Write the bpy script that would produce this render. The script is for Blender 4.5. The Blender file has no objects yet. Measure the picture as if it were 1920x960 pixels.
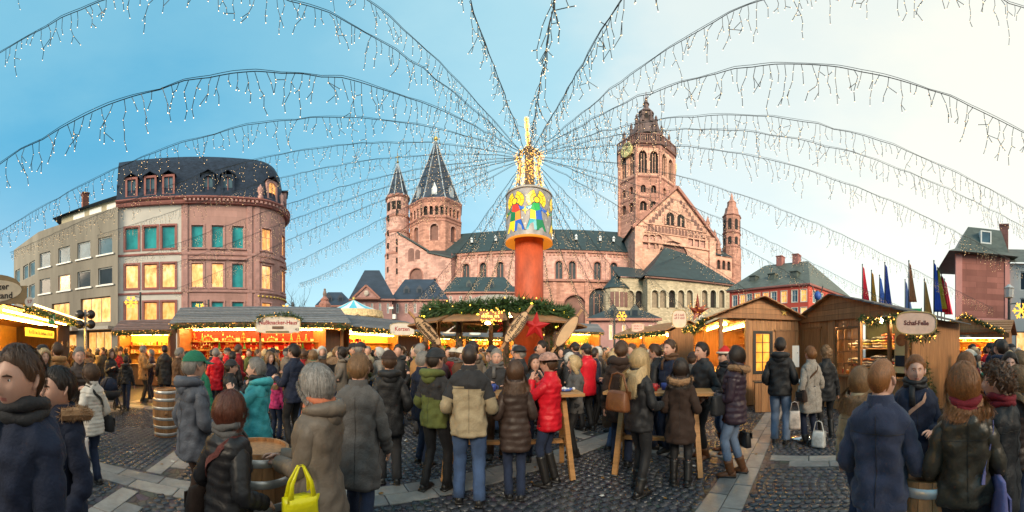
import bpy, math, random
import numpy as np
from math import sin, cos, pi, radians, sqrt, atan2, tan
from mathutils import Vector, Matrix

# ------------------------------------------------------------------ camera, sky, sun, exposure
F, HY, CH = 600.0, 655.0, 1.7          # panorama scale (px of a 1920 wide picture per radian), horizon row, eye height
sc = bpy.context.scene
col = sc.collection
cd = bpy.data.cameras.new('camera'); cam = bpy.data.objects.new('camera', cd); col.objects.link(cam)
cam.location = (0, 0, CH); cam.rotation_euler = (pi/2, 0, 0)
cd.type = 'PANO'; cd.panorama_type = 'CENTRAL_CYLINDRICAL'
cd.central_cylindrical_range_u_min = -1.6; cd.central_cylindrical_range_u_max = 1.6
cd.central_cylindrical_range_v_min = (HY-960)/F; cd.central_cylindrical_range_v_max = HY/F
cd.central_cylindrical_radius = 1.0
cd.clip_start = 0.05; cd.clip_end = 3000
sc.camera = cam
sc.render.engine = 'CYCLES'
sc.cycles.use_denoising = True
sc.cycles.max_bounces = 6; sc.cycles.diffuse_bounces = 3; sc.cycles.glossy_bounces = 3
sc.cycles.transparent_max_bounces = 8
sc.cycles.sample_clamp_indirect = 4.0
sc.cycles.caustics_reflective = False; sc.cycles.caustics_refractive = False
sc.view_settings.view_transform = 'Standard'; sc.view_settings.look = 'None'
sc.view_settings.exposure = 0.70; sc.view_settings.gamma = 1.0
sc.view_settings.use_curve_mapping = False

SUN_AZ, SUN_EL, VEIL_AZ = radians(186), radians(21), radians(97)
w = bpy.data.worlds.new('World'); sc.world = w; w.use_nodes = True
nt = w.node_tree; nt.nodes.clear()
N = nt.nodes.new
sky = N('ShaderNodeTexSky'); sky.sky_type = 'NISHITA'; sky.sun_disc = False
sky.sun_elevation = SUN_EL; sky.sun_rotation = SUN_AZ
sky.air_density = 1.0; sky.dust_density = 1.6; sky.ozone_density = 2.0
tc = N('ShaderNodeTexCoord')
# an evening sky: clear blue opposite the sunset, a pale lit veil of high cloud thickening towards it
tint = N('ShaderNodeMix'); tint.data_type = 'RGBA'; tint.blend_type = 'MULTIPLY'; tint.inputs['Factor'].default_value = 1.0
tint.inputs[7].default_value = (.62, 1.42, 1.42, 1)
mp = N('ShaderNodeMapping'); mp.inputs['Scale'].default_value = (1.0, 1.0, 3.2)
nz = N('ShaderNodeTexNoise'); nz.inputs['Scale'].default_value = 1.9; nz.inputs['Detail'].default_value = 6; nz.inputs['Roughness'].default_value = .55
dt = N('ShaderNodeVectorMath'); dt.operation = 'DOT_PRODUCT'
dt.inputs[1].default_value = (sin(VEIL_AZ), cos(VEIL_AZ), 0.02)
m1 = N('ShaderNodeMath'); m1.operation = 'MULTIPLY_ADD'; m1.inputs[1].default_value = .5; m1.inputs[2].default_value = .5   # 0 away from the sunset .. 1 at it
m2 = N('ShaderNodeMath'); m2.operation = 'MULTIPLY_ADD'; m2.inputs[1].default_value = .34; m2.inputs[2].default_value = -.17
m3 = N('ShaderNodeMath'); m3.operation = 'ADD'
rp = N('ShaderNodeValToRGB'); cr = rp.color_ramp; cr.interpolation = 'EASE'
cr.elements[0].position = .02; cr.elements[0].color = (.62, 2.55, 3.95, 1)
cr.elements[1].position = .92; cr.elements[1].color = (6.5, 6.2, 5.2, 1)
for _p, _c in ((.26, (1.45, 3.35, 4.3)), (.48, (2.75, 4.4, 4.85)), (.70, (5.1, 5.45, 5.05))):
    e = cr.elements.new(_p); e.color = (*_c, 1)
mx = N('ShaderNodeMix'); mx.data_type = 'RGBA'
bg = N('ShaderNodeBackground'); bg.inputs['Strength'].default_value = .12
ow = N('ShaderNodeOutputWorld')
L = nt.links.new
L(tc.outputs['Generated'], mp.inputs['Vector']); L(mp.outputs[0], nz.inputs['Vector']); L(nz.outputs['Fac'], m2.inputs[0])
L(tc.outputs['Generated'], dt.inputs[0]); L(dt.outputs['Value'], m1.inputs[0]); L(m1.outputs[0], m3.inputs[0]); L(m2.outputs[0], m3.inputs[1])
L(m3.outputs[0], rp.inputs['Fac'])
L(sky.outputs[0], tint.inputs[6]); mx.inputs['Factor'].default_value = .8
# paler towards the horizon, as in any evening sky
spz = N('ShaderNodeSeparateXYZ'); L(tc.outputs['Generated'], spz.inputs[0])
mr = N('ShaderNodeMapRange'); mr.interpolation_type = 'SMOOTHSTEP'; mr.inputs[1].default_value = -.02; mr.inputs[2].default_value = .60; mr.inputs[3].default_value = .78; mr.inputs[4].default_value = 0.0
L(spz.outputs[2], mr.inputs[0])
hz = N('ShaderNodeMix'); hz.data_type = 'RGBA'; hz.inputs[7].default_value = (4.1, 4.85, 4.95, 1)
L(mr.outputs[0], hz.inputs['Factor']); L(rp.outputs['Color'], hz.inputs[6])
mx2 = N('ShaderNodeMix'); mx2.data_type = 'RGBA'; mx2.blend_type = 'LIGHTEN'; mx2.inputs['Factor'].default_value = 1.0
L(rp.outputs['Color'], mx2.inputs[6]); L(hz.outputs[2], mx2.inputs[7])
L(tint.outputs[2], mx.inputs[6]); L(mx2.outputs[2], mx.inputs[7])
L(mx.outputs[2], bg.inputs['Color']); L(bg.outputs[0], ow.inputs['Surface'])

sl = bpy.data.lights.new('sun', 'SUN'); so = bpy.data.objects.new('sun', sl); col.objects.link(so)
sl.energy = 3.1; sl.angle = radians(24); sl.color = (1.0, .77, .54)
_d = Vector((sin(SUN_AZ)*cos(SUN_EL), cos(SUN_AZ)*cos(SUN_EL), sin(SUN_EL)))
so.rotation_euler = (-_d).to_track_quat('-Z', 'Y').to_euler(); so.location = (20, -5, 40)

rng = random.Random(7)
nr = np.random.default_rng(7)
def az(x): return (x-960)/F
def P(x, d): return (d*sin(az(x)), d*cos(az(x)))
def Zp(y, d): return CH + d*(HY-y)/F

# ------------------------------------------------------------------ materials
MATS = {}
def pmat(name, c, rough=.6, var=.15, scale=5.0, bump=0.0, bscale=60.0, metal=0.0, stretch=(1, 1, 1), spec=.5, sheen=0.0, em=0.0, coat=0.0, det=4, damp=0.0):
    if name in MATS: return MATS[name]
    m = bpy.data.materials.new(name); m.use_nodes = True
    t = m.node_tree; n = t.nodes; lk = t.links.new
    b = n['Principled BSDF']
    b.inputs['Roughness'].default_value = rough; b.inputs['Metallic'].default_value = metal
    b.inputs['Specular IOR Level'].default_value = spec
    if sheen: b.inputs['Sheen Weight'].default_value = sheen
    if coat: b.inputs['Coat Weight'].default_value = coat
    tcn = n.new('ShaderNodeTexCoord'); mpn = n.new('ShaderNodeMapping'); mpn.inputs['Scale'].default_value = stretch
    lk(tcn.outputs['Object'], mpn.inputs['Vector'])
    if var:
        z = n.new('ShaderNodeTexNoise'); z.inputs['Scale'].default_value = scale; z.inputs['Detail'].default_value = det; z.inputs['Roughness'].default_value = .65
        r = n.new('ShaderNodeValToRGB'); r.color_ramp.elements[0].position = .28; r.color_ramp.elements[1].position = .72
        r.color_ramp.elements[0].color = (*[x*(1-var) for x in c], 1); r.color_ramp.elements[1].color = (*[min(1, x*(1+var)) for x in c], 1)
        lk(mpn.outputs[0], z.inputs['Vector']); lk(z.outputs['Fac'], r.inputs['Fac']); lk(r.outputs['Color'], b.inputs['Base Color'])
    else: b.inputs['Base Color'].default_value = (*c, 1)
    if bump:
        z2 = n.new('ShaderNodeTexNoise'); z2.inputs['Scale'].default_value = bscale; z2.inputs['Detail'].default_value = 3
        bp = n.new('ShaderNodeBump'); bp.inputs['Strength'].default_value = bump; bp.inputs['Distance'].default_value = .02
        lk(mpn.outputs[0], z2.inputs['Vector']); lk(z2.outputs['Fac'], bp.inputs['Height']); lk(bp.outputs[0], b.inputs['Normal'])
    if damp:      # patches that are wetter than the rest
        gm_ = n.new('ShaderNodeNewGeometry'); z3 = n.new('ShaderNodeTexNoise'); z3.inputs['Scale'].default_value = .55; z3.inputs['Detail'].default_value = 4; lk(gm_.outputs['Position'], z3.inputs['Vector'])
        mr_ = n.new('ShaderNodeMapRange'); mr_.inputs[1].default_value = .4; mr_.inputs[2].default_value = .62; mr_.inputs[3].default_value = rough-damp; mr_.inputs[4].default_value = rough+damp*.8
        lk(z3.outputs['Fac'], mr_.inputs[0]); lk(mr_.outputs[0], b.inputs['Roughness'])
    if em:
        b.inputs['Emission Color'].default_value = (*c, 1); b.inputs['Emission Strength'].default_value = em
    MATS[name] = m
    return m
def glow(name, c, s, sample=True):
    if name in MATS: return MATS[name]
    m = bpy.data.materials.new(name); m.use_nodes = True; t = m.node_tree; b = t.nodes['Principled BSDF']
    b.inputs['Base Color'].default_value = (*[x*.5 for x in c], 1); b.inputs['Emission Color'].default_value = (*c, 1); b.inputs['Emission Strength'].default_value = s
    if not sample: m.cycles.emission_sampling = 'NONE'
    MATS[name] = m; return m
def lit(name, c, s):
    """a lit room behind glass: curtains, lamps and furniture as uneven warm light"""
    if name in MATS: return MATS[name]
    m = glow(name, c, s); t = m.node_tree; n = t.nodes; lk = t.links.new; b = n['Principled BSDF']; b.inputs['Roughness'].default_value = .15
    tcn = n.new('ShaderNodeTexCoord'); mpn = n.new('ShaderNodeMapping'); mpn.inputs['Scale'].default_value = (1.6, 1.6, .8)
    z = n.new('ShaderNodeTexNoise'); z.inputs['Scale'].default_value = 1.5; z.inputs['Detail'].default_value = 5; z.inputs['Roughness'].default_value = .6
    r = n.new('ShaderNodeValToRGB'); r.color_ramp.elements[0].position = .30; r.color_ramp.elements[1].position = .68
    r.color_ramp.elements[0].color = (c[0]*.42, c[1]*.26, c[2]*.15, 1); r.color_ramp.elements[1].color = (c[0], c[1]*1.25, c[2]*1.9, 1); e = r.color_ramp.elements.new(.48); e.color = (c[0]*.85, c[1]*.82, c[2]*.7, 1)
    lk(tcn.outputs['Object'], mpn.inputs[0]); lk(mpn.outputs[0], z.inputs['Vector']); lk(z.outputs['Fac'], r.inputs['Fac']); lk(r.outputs['Color'], b.inputs['Emission Color'])
    return m
def stone(name, c, bw=.9, bh=.42, mortar=.82, var=.22, rough=.8, bump=.35, c2=None, stain=.3):
    """coursed masonry in the object's own frame: x+y along the wall, z up"""
    if name in MATS: return MATS[name]
    m = bpy.data.materials.new(name); m.use_nodes = True; t = m.node_tree; n = t.nodes; lk = t.links.new
    b = n['Principled BSDF']; b.inputs['Roughness'].default_value = rough; b.inputs['Specular IOR Level'].default_value = .25
    tcn = n.new('ShaderNodeTexCoord'); sp = n.new('ShaderNodeSeparateXYZ'); ad = n.new('ShaderNodeMath'); cb = n.new('ShaderNodeCombineXYZ')
    lk(tcn.outputs['Object'], sp.inputs[0]); lk(sp.outputs[0], ad.inputs[0]); lk(sp.outputs[1], ad.inputs[1]); lk(ad.outputs[0], cb.inputs[0]); lk(sp.outputs[2], cb.inputs[1])
    br = n.new('ShaderNodeTexBrick'); br.inputs['Scale'].default_value = 1.0; br.inputs['Brick Width'].default_value = bw; br.inputs['Row Height'].default_value = bh
    br.inputs['Mortar Size'].default_value = .018; br.inputs['Mortar Smooth'].default_value = .4
    c2 = c2 or c
    br.inputs['Color1'].default_value = (*[x*(1-var) for x in c], 1); br.inputs['Color2'].default_value = (*[min(1, x*(1+var)) for x in c2], 1)
    br.inputs['Mortar'].default_value = (*[x*mortar for x in c], 1)
    lk(cb.outputs[0], br.inputs['Vector'])
    z = n.new('ShaderNodeTexNoise'); z.inputs['Scale'].default_value = .35; z.inputs['Detail'].default_value = 8; z.inputs['Roughness'].default_value = .7
    mpn = n.new('ShaderNodeMapping'); mpn.inputs['Scale'].default_value = (1, 1, .35)
    lk(tcn.outputs['Object'], mpn.inputs[0]); lk(mpn.outputs[0], z.inputs['Vector'])
    r = n.new('ShaderNodeValToRGB'); r.color_ramp.elements[0].position = .3; r.color_ramp.elements[1].position = .7
    k = 1-stain; r.color_ramp.elements[0].color = (k, k*.97, k*.95, 1); r.color_ramp.elements[1].color = (1.12, 1.1, 1.08, 1)
    lk(z.outputs['Fac'], r.inputs['Fac'])
    mm = n.new('ShaderNodeMix'); mm.data_type = 'RGBA'; mm.blend_type = 'MULTIPLY'; mm.inputs['Factor'].default_value = 1
    lk(br.outputs['Color'], mm.inputs[6]); lk(r.outputs['Color'], mm.inputs[7]); lk(mm.outputs[2], b.inputs['Base Color'])
    bp = n.new('ShaderNodeBump'); bp.inputs['Strength'].default_value = bump; bp.inputs['Distance'].default_value = .03
    lk(br.outputs['Fac'], bp.inputs['Height']); bp.invert = True; lk(bp.outputs[0], b.inputs['Normal'])
    MATS[name] = m; return m

# ------------------------------------------------------------------ mesh helpers
def nrm(v):
    v = np.asarray(v, float); l = np.linalg.norm(v); return v/l if l > 1e-9 else v
class MB:
    def __init__(s): s.v = []; s.f = []; s.m = []; s.n = 0
    def add(s, V, Fc, mi=0):
        V = np.asarray(V, float).reshape(-1, 3); o = s.n
        s.v.append(V); s.n += len(V)
        s.f.extend([tuple(i+o for i in f) for f in Fc])
        s.m.extend(mi if isinstance(mi, list) else [mi]*len(Fc))
    def box(s, c, size, rz=0.0, mi=0, rx=0.0, ry=0.0):
        x, y, z = [q/2 for q in size]
        V = np.array([(i, j, k) for k in (-z, z) for j in (-y, y) for i in (-x, x)])
        if rz or rx or ry:
            R = np.array(Matrix.Rotation(rz, 3, 'Z') @ Matrix.Rotation(ry, 3, 'Y') @ Matrix.Rotation(rx, 3, 'X')); V = V @ R.T
        s.add(V+np.array(c), [(0, 2, 3, 1), (4, 5, 7, 6), (0, 1, 5, 4), (2, 6, 7, 3), (0, 4, 6, 2), (1, 3, 7, 5)], mi)
    def beam(s, a, b, w, h, mi=0, up=(0, 0, 1)):
        a, b = np.asarray(a, float), np.asarray(b, float); d = nrm(b-a); u = np.asarray(up, float)
        if abs(d @ nrm(u)) > .98: u = np.array((1., 0, 0))
        x = nrm(np.cross(d, u)); z = np.cross(x, d)
        V = [q+x*i*w/2+z*j*h/2 for q in (a, b) for i, j in ((-1, -1), (1, -1), (1, 1), (-1, 1))]
        s.add(V, [(0, 1, 2, 3), (7, 6, 5, 4), (0, 4, 5, 1), (1, 5, 6, 2), (2, 6, 7, 3), (3, 7, 4, 0)], mi)
    def loft(s, rings, mi=0, cap0=True, cap1=True, closed=True):
        n = len(rings[0]); V = np.concatenate(rings); Fc = []
        for i in range(len(rings)-1):
            for j in range(n if closed else n-1):
                k = (j+1) % n; Fc.append((i*n+j, i*n+k, (i+1)*n+k, (i+1)*n+j))
        if cap0: Fc.append(tuple(range(n-1, -1, -1)))
        if cap1: Fc.append(tuple((len(rings)-1)*n+j for j in range(n)))
        s.add(V, Fc, mi)
    def tube(s, pts, r, n=8, mi=0, cap=True, ref=(0, 0, 1), flat=1.0):
        pts = [np.asarray(p, float) for p in pts]; rs = r if hasattr(r, '__len__') else [r]*len(pts)
        ref = np.asarray(ref, float); rings = []; x = None
        tt = np.linspace(0, 2*pi, n, endpoint=False)
        for i, p in enumerate(pts):
            d = nrm(pts[min(i+1, len(pts)-1)]-pts[max(i-1, 0)])
            if x is None:
                u = ref if abs(d @ nrm(ref)) < .95 else np.array((0., 1., 0)) if abs(d[1]) < .9 else np.array((1., 0, 0))
                x = nrm(np.cross(u, d))
            else: x = nrm(x-d*(x @ d))
            y = np.cross(d, x)
            rings.append(p+np.outer(np.cos(tt)*rs[i], x)+np.outer(np.sin(tt)*rs[i]*flat, y))
        s.loft(rings, mi, cap, cap)
    def lathe(s, prof, n=16, c=(0, 0, 0), mi=0, a0=0.0, cap=True, sx=1.0, sy=1.0):
        tt = np.linspace(0, 2*pi, n, endpoint=False)+a0; c = np.asarray(c, float)
        s.loft([c+np.stack([np.cos(tt)*r*sx, np.sin(tt)*r*sy, np.full(n, z)], 1) for r, z in prof], mi, cap, cap)
    def ball(s, c, r, n=8, m=5, mi=0):
        r = (r, r, r) if not hasattr(r, '__len__') else r
        tt = np.linspace(0, 2*pi, n, endpoint=False); c = np.asarray(c, float)
        rings = [c+np.stack([np.cos(tt)*r[0]*max(.02, cos(f)), np.sin(tt)*r[1]*max(.02, cos(f)), np.full(n, r[2]*sin(f))], 1) for f in np.linspace(-pi/2, pi/2, m+1)]
        s.loft(rings, mi)
    def octa(s, c, r, mi=0):
        x, y, z = c
        s.add([(x+r, y, z), (x-r, y, z), (x, y+r, z), (x, y-r, z), (x, y, z+r), (x, y, z-r)],
              [(0, 2, 4), (2, 1, 4), (1, 3, 4), (3, 0, 4), (2, 0, 5), (1, 2, 5), (3, 1, 5), (0, 3, 5)], mi)
    def poly(s, pts, thick, nvec, mi=0):
        """flat polygon given thickness along nvec"""
        V = [np.asarray(p, float) for p in pts]; q = np.asarray(nvec, float)*thick; n = len(V)
        s.add(V+[p+q for p in V], [tuple(range(n-1, -1, -1)), tuple(range(n, 2*n))]+[(i, (i+1) % n, n+(i+1) % n, n+i) for i in range(n)], mi)
    def mesh(s, name, mats, smooth=False):
        me = bpy.data.meshes.new(name)
        V = np.concatenate(s.v) if s.v else np.zeros((0, 3))
        me.from_pydata(V.tolist(), [], s.f)
        for q in (mats if isinstance(mats, (list, tuple)) else [mats]): me.materials.append(q)
        if len(me.polygons):
            me.polygons.foreach_set('material_index', s.m)
            if smooth: me.polygons.foreach_set('use_smooth', [True]*len(me.polygons))
        me.update(); return me
    def build(s, name, mats, parent=None, smooth=False):
        return put(s.mesh(name, mats, smooth), name, parent)
def put(me, name, parent=None, loc=None, rz=0.0):
    o = bpy.data.objects.new(name, me); col.objects.link(o)
    if parent is not None: o.parent = parent
    if loc is not None: o.location = loc
    if rz: o.rotation_euler = (0, 0, rz)
    return o
def tag(o, label=None, cat=None, group=None, kind=None):
    if label: o['label'] = label
    if cat: o['category'] = cat
    if group: o['group'] = group
    if kind: o['kind'] = kind
    return o
def thing(name, label, cat, loc=(0, 0, 0), rz=0.0, group=None, kind=None):
    o = bpy.data.objects.new(name, None); col.objects.link(o); o.location = loc; o.rotation_euler = (0, 0, rz); o.empty_display_size = .2
    return tag(o, label, cat, group, kind)
def copy_tree(o, parent=None):
    c = o.copy(); col.objects.link(c); c.parent = parent
    for ch in o.children: copy_tree(ch, c)
    return c
def local(root, p):
    """world point into an (unscaled, z-rotated) Empty's frame"""
    r = root.rotation_euler[2]; x, y = p[0]-root.location[0], p[1]-root.location[1]
    return np.array((x*cos(r)+y*sin(r), -x*sin(r)+y*cos(r), (p[2] if len(p) > 2 else 0)-root.location[2]))
FONT = None
def text_part(txt, size, mat, parent, M4, name='lettering', shear=0.0, off=.0, ext=.004, sx=1.0):
    """writing as a thin mesh; M4 maps the text's x/y plane into the parent's frame"""
    cu = bpy.data.curves.new('t', 'FONT'); cu.body = txt; cu.size = size; cu.align_x = 'CENTER'; cu.align_y = 'CENTER'
    cu.extrude = ext; cu.shear = shear; cu.offset = off; cu.resolution_u = 2
    to = bpy.data.objects.new('t', cu); col.objects.link(to)
    me = bpy.data.meshes.new_from_object(to.evaluated_get(bpy.context.evaluated_depsgraph_get()))
    bpy.data.objects.remove(to); bpy.data.curves.remove(cu)
    me.name = name; me.materials.clear(); me.materials.append(mat)
    me.transform(M4 @ Matrix.Diagonal((sx, 1, 1, 1)))
    return put(me, name, parent)
def scribble(w, size, mat, parent, M4, seed=0):
    """writing too small to read: a row of uneven pen strokes"""
    r = random.Random(seed); b = MB(); x = -w/2
    while x < w/2:
        h = size*r.choice([.5, .5, .55, .9, 1.0]); b.box((x, (h-size*.6)/2, 0), (size*.16, h, .004)); b.box((x+size*.14, r.choice([-.25, .2])*size, 0), (size*.22, size*.12, .0036)); x += size*r.choice([.36, .4, .75])
    o = b.build('lettering', mat, parent); o.data.transform(M4); o['kind'] = 'stuff'; return o
def frame4(o, x, y):
    """4x4 with origin o, text right x, text up y"""
    x = Vector(x).normalized(); y = Vector(y); z = x.cross(y).normalized(); y = z.cross(x)
    return Matrix(((x[0], y[0], z[0], o[0]), (x[1], y[1], z[1], o[1]), (x[2], y[2], z[2], o[2]), (0, 0, 0, 1)))

# facade sheet with real openings: mp(u, z, depth) -> point; openings (u0, u1, z0, z1, arched)
def facade(mb, mp, u0, u1, z0, z1, ops, depth=.25, mi=0, du=None, top=None):
    us = {u0, u1}; zs = {z0, z1}
    for o in ops: us |= {o[0], o[1]}; zs |= {o[2], o[3]}
    if du:
        k = int((u1-u0)/du)
        for i in range(1, k): us.add(u0+(u1-u0)*i/k)
    us = sorted(us); zs = sorted(zs)
    us = [a for i, a in enumerate(us) if i == 0 or a-us[i-1] > 1e-4]; zs = [a for i, a in enumerate(zs) if i == 0 or a-zs[i-1] > 1e-4]
    for a, b in zip(us, us[1:]):
        for c, d in zip(zs, zs[1:]):
            um, zm = (a+b)/2, (c+d)/2
            if any(o[0] < um < o[1] and o[2] < zm < o[3] for o in ops): continue
            mb.add([mp(a, c, 0), mp(b, c, 0), mp(b, d, 0), mp(a, d, 0)], [(0, 1, 2, 3)], mi)
    for o in ops:
        a, b, c, d = o[:4]; out = outline(o)
        n = len(out)
        V = [mp(p, q, 0) for p, q in out]+[mp(p, q, -depth) for p, q in out]
        mb.add(V, [(i, n+i, n+(i+1) % n, (i+1) % n) for i in range(n)], mi)
        if len(o) > 4 and o[4]:
            k = [p for p in out if p[1] > d-(b-a)/2*o[4]-1e-6]
            m = (a+b)/2
            for side, cor in ((lambda p: p[0] <= m+1e-6, (a, d)), (lambda p: p[0] >= m-1e-6, (b, d))):
                q = sorted([p for p in k if side(p)], key=lambda p: p[1])
                for p1, p2 in zip(q, q[1:]): mb.add([mp(*cor, 0), mp(*p1, 0), mp(*p2, 0)], [(0, 1, 2)], mi)
def outline(o, inset=0.0):
    a, b, c, d = o[0]+inset, o[1]-inset, o[2]+inset, o[3]-inset
    if len(o) > 4 and o[4]:
        r = (b-a)/2; h = r*o[4]; m = (a+b)/2
        return [(a, c), (b, c)]+[(m+r*cos(t), d-h+h*sin(t)) for t in np.linspace(0, pi, 9)]
    return [(a, c), (b, c), (b, d), (a, d)]
def window(parent, mp, o, pane, frame, depth=.2, fw=.09, bars=(1, 1), sill=None, trim=None, name='window', tw=.16, proud=.05):
    """a window as a part: frame mesh (with glazing bars), sub-parts pane and surround"""
    mb = MB(); out = outline(o); inn = outline(o, fw); n = len(out)
    for q0, q1 in ((-depth+.06, -depth),):
        V = [mp(*p, q0) for p in out]+[mp(*p, q0) for p in inn]+[mp(*p, q1) for p in inn]
        mb.add(V, [(i, (i+1) % n, n+(i+1) % n, n+i) for i in range(n)]+[(n+i, n+(i+1) % n, 2*n+(i+1) % n, 2*n+i) for i in range(n)])
    a, b, c, d = o[:4]; bw = fw*.5
    def strip(p0, p1, q0, q1):
        V = [mp(p, q, e) for e in (-depth+.05, -depth+.01) for p, q in ((p0, q0), (p1, q0), (p1, q1), (p0, q1))]
        mb.add(V, [(0, 1, 2, 3), (0, 4, 5, 1), (1, 5, 6, 2), (2, 6, 7, 3), (3, 7, 4, 0)])
    for i in range(bars[0]):
        m = a+(b-a)*(i+1)/(bars[0]+1); strip(m-bw/2, m+bw/2, c+fw, d-fw*1.2)
    for i in range(bars[1]):
        m = c+(d-c)*(i+1)/(bars[1]+1)+(.1*(d-c) if bars[1] == 1 else 0); strip(a+fw, b-fw, m-bw/2, m+bw/2)
    wo = mb.build(name, frame, parent)
    pb = MB(); pb.add([mp(*p, -depth+.012) for p in out], [tuple(range(n))]); pb.build('pane', pane, wo)
    if trim:
        tb = MB(); big = outline((a-tw, b+tw, c-(tw if not sill else 0), d+tw, *o[4:]))
        V = [mp(*p, proud) for p in big]+[mp(*p, proud) for p in out]+[mp(*p, -.02) for p in big]+[mp(*p, -.06) for p in out]
        tb.add(V, [(i, (i+1) % n, n+(i+1) % n, n+i) for i in range(n)]+[(2*n+i, 2*n+(i+1) % n, (i+1) % n, i) for i in range(n)]+[(n+i, n+(i+1) % n, 3*n+(i+1) % n, 3*n+i) for i in range(n)])
        tb.build('surround', trim, wo)
    if sill:
        sb = MB(); V = [mp(p, q, e) for e in (-.02, .14) for p, q in ((a-.2, c-.14), (b+.2, c-.14), (b+.2, c), (a-.2, c))]
        sb.add(V, [(4, 5, 6, 7), (0, 1, 5, 4), (1, 2, 6, 5), (2, 3, 7, 6), (3, 0, 4, 7)]); sb.build('sill', sill, wo)
    return wo

# ------------------------------------------------------------------ ground: paving with stone bands and set cobbles
def ground_material():
    m = bpy.data.materials.new('paving'); m.use_nodes = True; t = m.node_tree; n = t.nodes; lk = t.links.new
    b = n['Principled BSDF']; b.inputs['Roughness'].default_value = .42
    g = n.new('ShaderNodeTexCoord')
    vo = n.new('ShaderNodeTexVoronoi'); vo.feature = 'DISTANCE_TO_EDGE'; vo.inputs['Scale'].default_value = 7.5
    vc = n.new('ShaderNodeTexVoronoi'); vc.inputs['Scale'].default_value = 7.5
    lk(g.outputs['Object'], vo.inputs['Vector']); lk(g.outputs['Object'], vc.inputs['Vector'])
    r = n.new('ShaderNodeValToRGB'); r.color_ramp.elements[0].position = .02; r.color_ramp.elements[0].color = (.02, .02, .022, 1)
    r.color_ramp.elements[1].position = .08; r.color_ramp.elements[1].color = (.085, .085, .09, 1)
    lk(vo.outputs['Distance'], r.inputs['Fac'])
    mm = n.new('ShaderNodeMix'); mm.data_type = 'RGBA'; mm.blend_type = 'MULTIPLY'; mm.inputs['Factor'].default_value = .35
    lk(r.outputs['Color'], mm.inputs[6]); lk(vc.outputs['Color'], mm.inputs[7]); lk(mm.outputs[2], b.inputs['Base Color'])
    bp = n.new('ShaderNodeBump'); bp.inputs['Strength'].default_value = .5; bp.inputs['Distance'].default_value = .02
    r2 = n.new('ShaderNodeMapRange'); r2.inputs[2].default_value = .12
    lk(vo.outputs['Distance'], bp.inputs['Height']); lk(bp.outputs[0], b.inputs['Normal'])
    return m
gb = MB(); gb.add([(-900, -900, 0), (900, -900, 0), (900, 900, 0), (-900, 900, 0)], [(0, 1, 2, 3)])
ground = tag(gb.build('ground', ground_material()), 'dark cobbled market square with paler stone bands', kind='structure')
E1 = np.array((.8, .6)); E2 = np.array((-.6, .8))
BAND_E2 = [.93, 3.6, 8.2]; BAND_E1 = [-9.4, -5.15, -1.9, 4.85]; BW = .24
def in_band(p, q): return any(abs(q-b) < BW+.03 for b in BAND_E2) or any(abs(p-b) < BW+.03 for b in BAND_E1)
cob_mats = [pmat('basalt_a', (.058, .060, .072), .30, .35, 14, .3, 45, damp=.16), pmat('basalt_b', (.082, .082, .090), .34, .3, 14, .3, 45, damp=.16), pmat('basalt_c', (.042, .046, .058), .27, .3, 14, .3, 45, damp=.16)]
pave = tag(bpy.data.objects.new('pavement', None), 'dark set cobbles in arcs between pale slab bands', kind='structure'); col.objects.link(pave)
def cob_shape(i):
    r = np.random.default_rng(40+i); n = 8; t = np.arange(n)*pi/4+pi/8+r.uniform(-.10, .10, n)+np.where(np.arange(n) % 2, .22, -.22)
    q = .5/np.maximum(np.abs(np.cos(t)), np.abs(np.sin(t)))**.95
    c = np.stack([np.cos(t)*q, np.sin(t)*q], 1)*.985
    lo = np.c_[c, np.full(n, -.02)]; mid = np.c_[c*.99, np.full(n, .005)]; hi = np.c_[c*.92, np.full(n, .0085)+r.uniform(-.0012, .0012, n)]
    Fc = [(a*n+j, a*n+(j+1) % n, (a+1)*n+(j+1) % n, (a+1)*n+j) for a in (0, 1) for j in range(n)]+[tuple(2*n+j for j in range(n))]
    return np.concatenate([lo, mid, hi]), Fc
SH = [cob_shape(i) for i in range(6)]
cob_me = []
for i, (V, Fc) in enumerate(SH):
    b = MB(); b.add(V*np.array((.112, .112, 1)), Fc); cob_me.append(b.mesh('cobble', cob_mats[i % 3], True))
stones = []
WID, AMP, PITCH = 1.62, .42, .112
for s_ in range(-9, 10):
    for k in range(-60, 150):
        nst = 15
        for j in range(nst):
            t = (j+.5)/nst*2-1
            p = s_*WID+t*WID/2; q = k*PITCH+AMP*(1-t*t)+rng.uniform(-.008, .008); p += rng.uniform(-.008, .008)
            if in_band(p, q): continue
            xy = p*E1+q*E2; d = np.hypot(*xy)
            if d > 9.5 or d < 2.9 or abs(atan2(xy[0], xy[1])) > 1.62: continue
            slope = atan2(-2*AMP*t, WID/2)+atan2(E1[1], E1[0])
            stones.append((d, xy[0], xy[1], slope+rng.uniform(-.1, .1), rng.uniform(.9, 1.0)))
def seen_score(s):
    x = 960+atan2(s[1], s[2])*F
    bare = any(a < x < b for a, b in ((190, 330), (690, 1010), (1080, 1170), (1220, 1345), (1400, 1575)))
    return s[0]+(0 if bare else 3)
stones.sort(key=seen_score)
for i, (d, x, y, a, k) in enumerate(stones[:300]):
    o = put(cob_me[i % 6], 'cobble', pave, (x, y, .004), a); o.scale = (k, k, 1)
cb = MB(); VV = []; FF = []; MM = []; off = 0
for i, (d, x, y, a, k) in enumerate(stones[300:]):
    V, Fc = SH[i*7 % 6]; c, s_ = cos(a)*k*.112, sin(a)*k*.112
    VV.append(np.stack([x+V[:, 0]*c-V[:, 1]*s_, y+V[:, 0]*s_+V[:, 1]*c, V[:, 2]+.004], 1))
    FF.extend([tuple(q+off for q in f) for f in Fc]); MM.extend([rng.randrange(3)]*len(Fc)); off += len(V)
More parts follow.
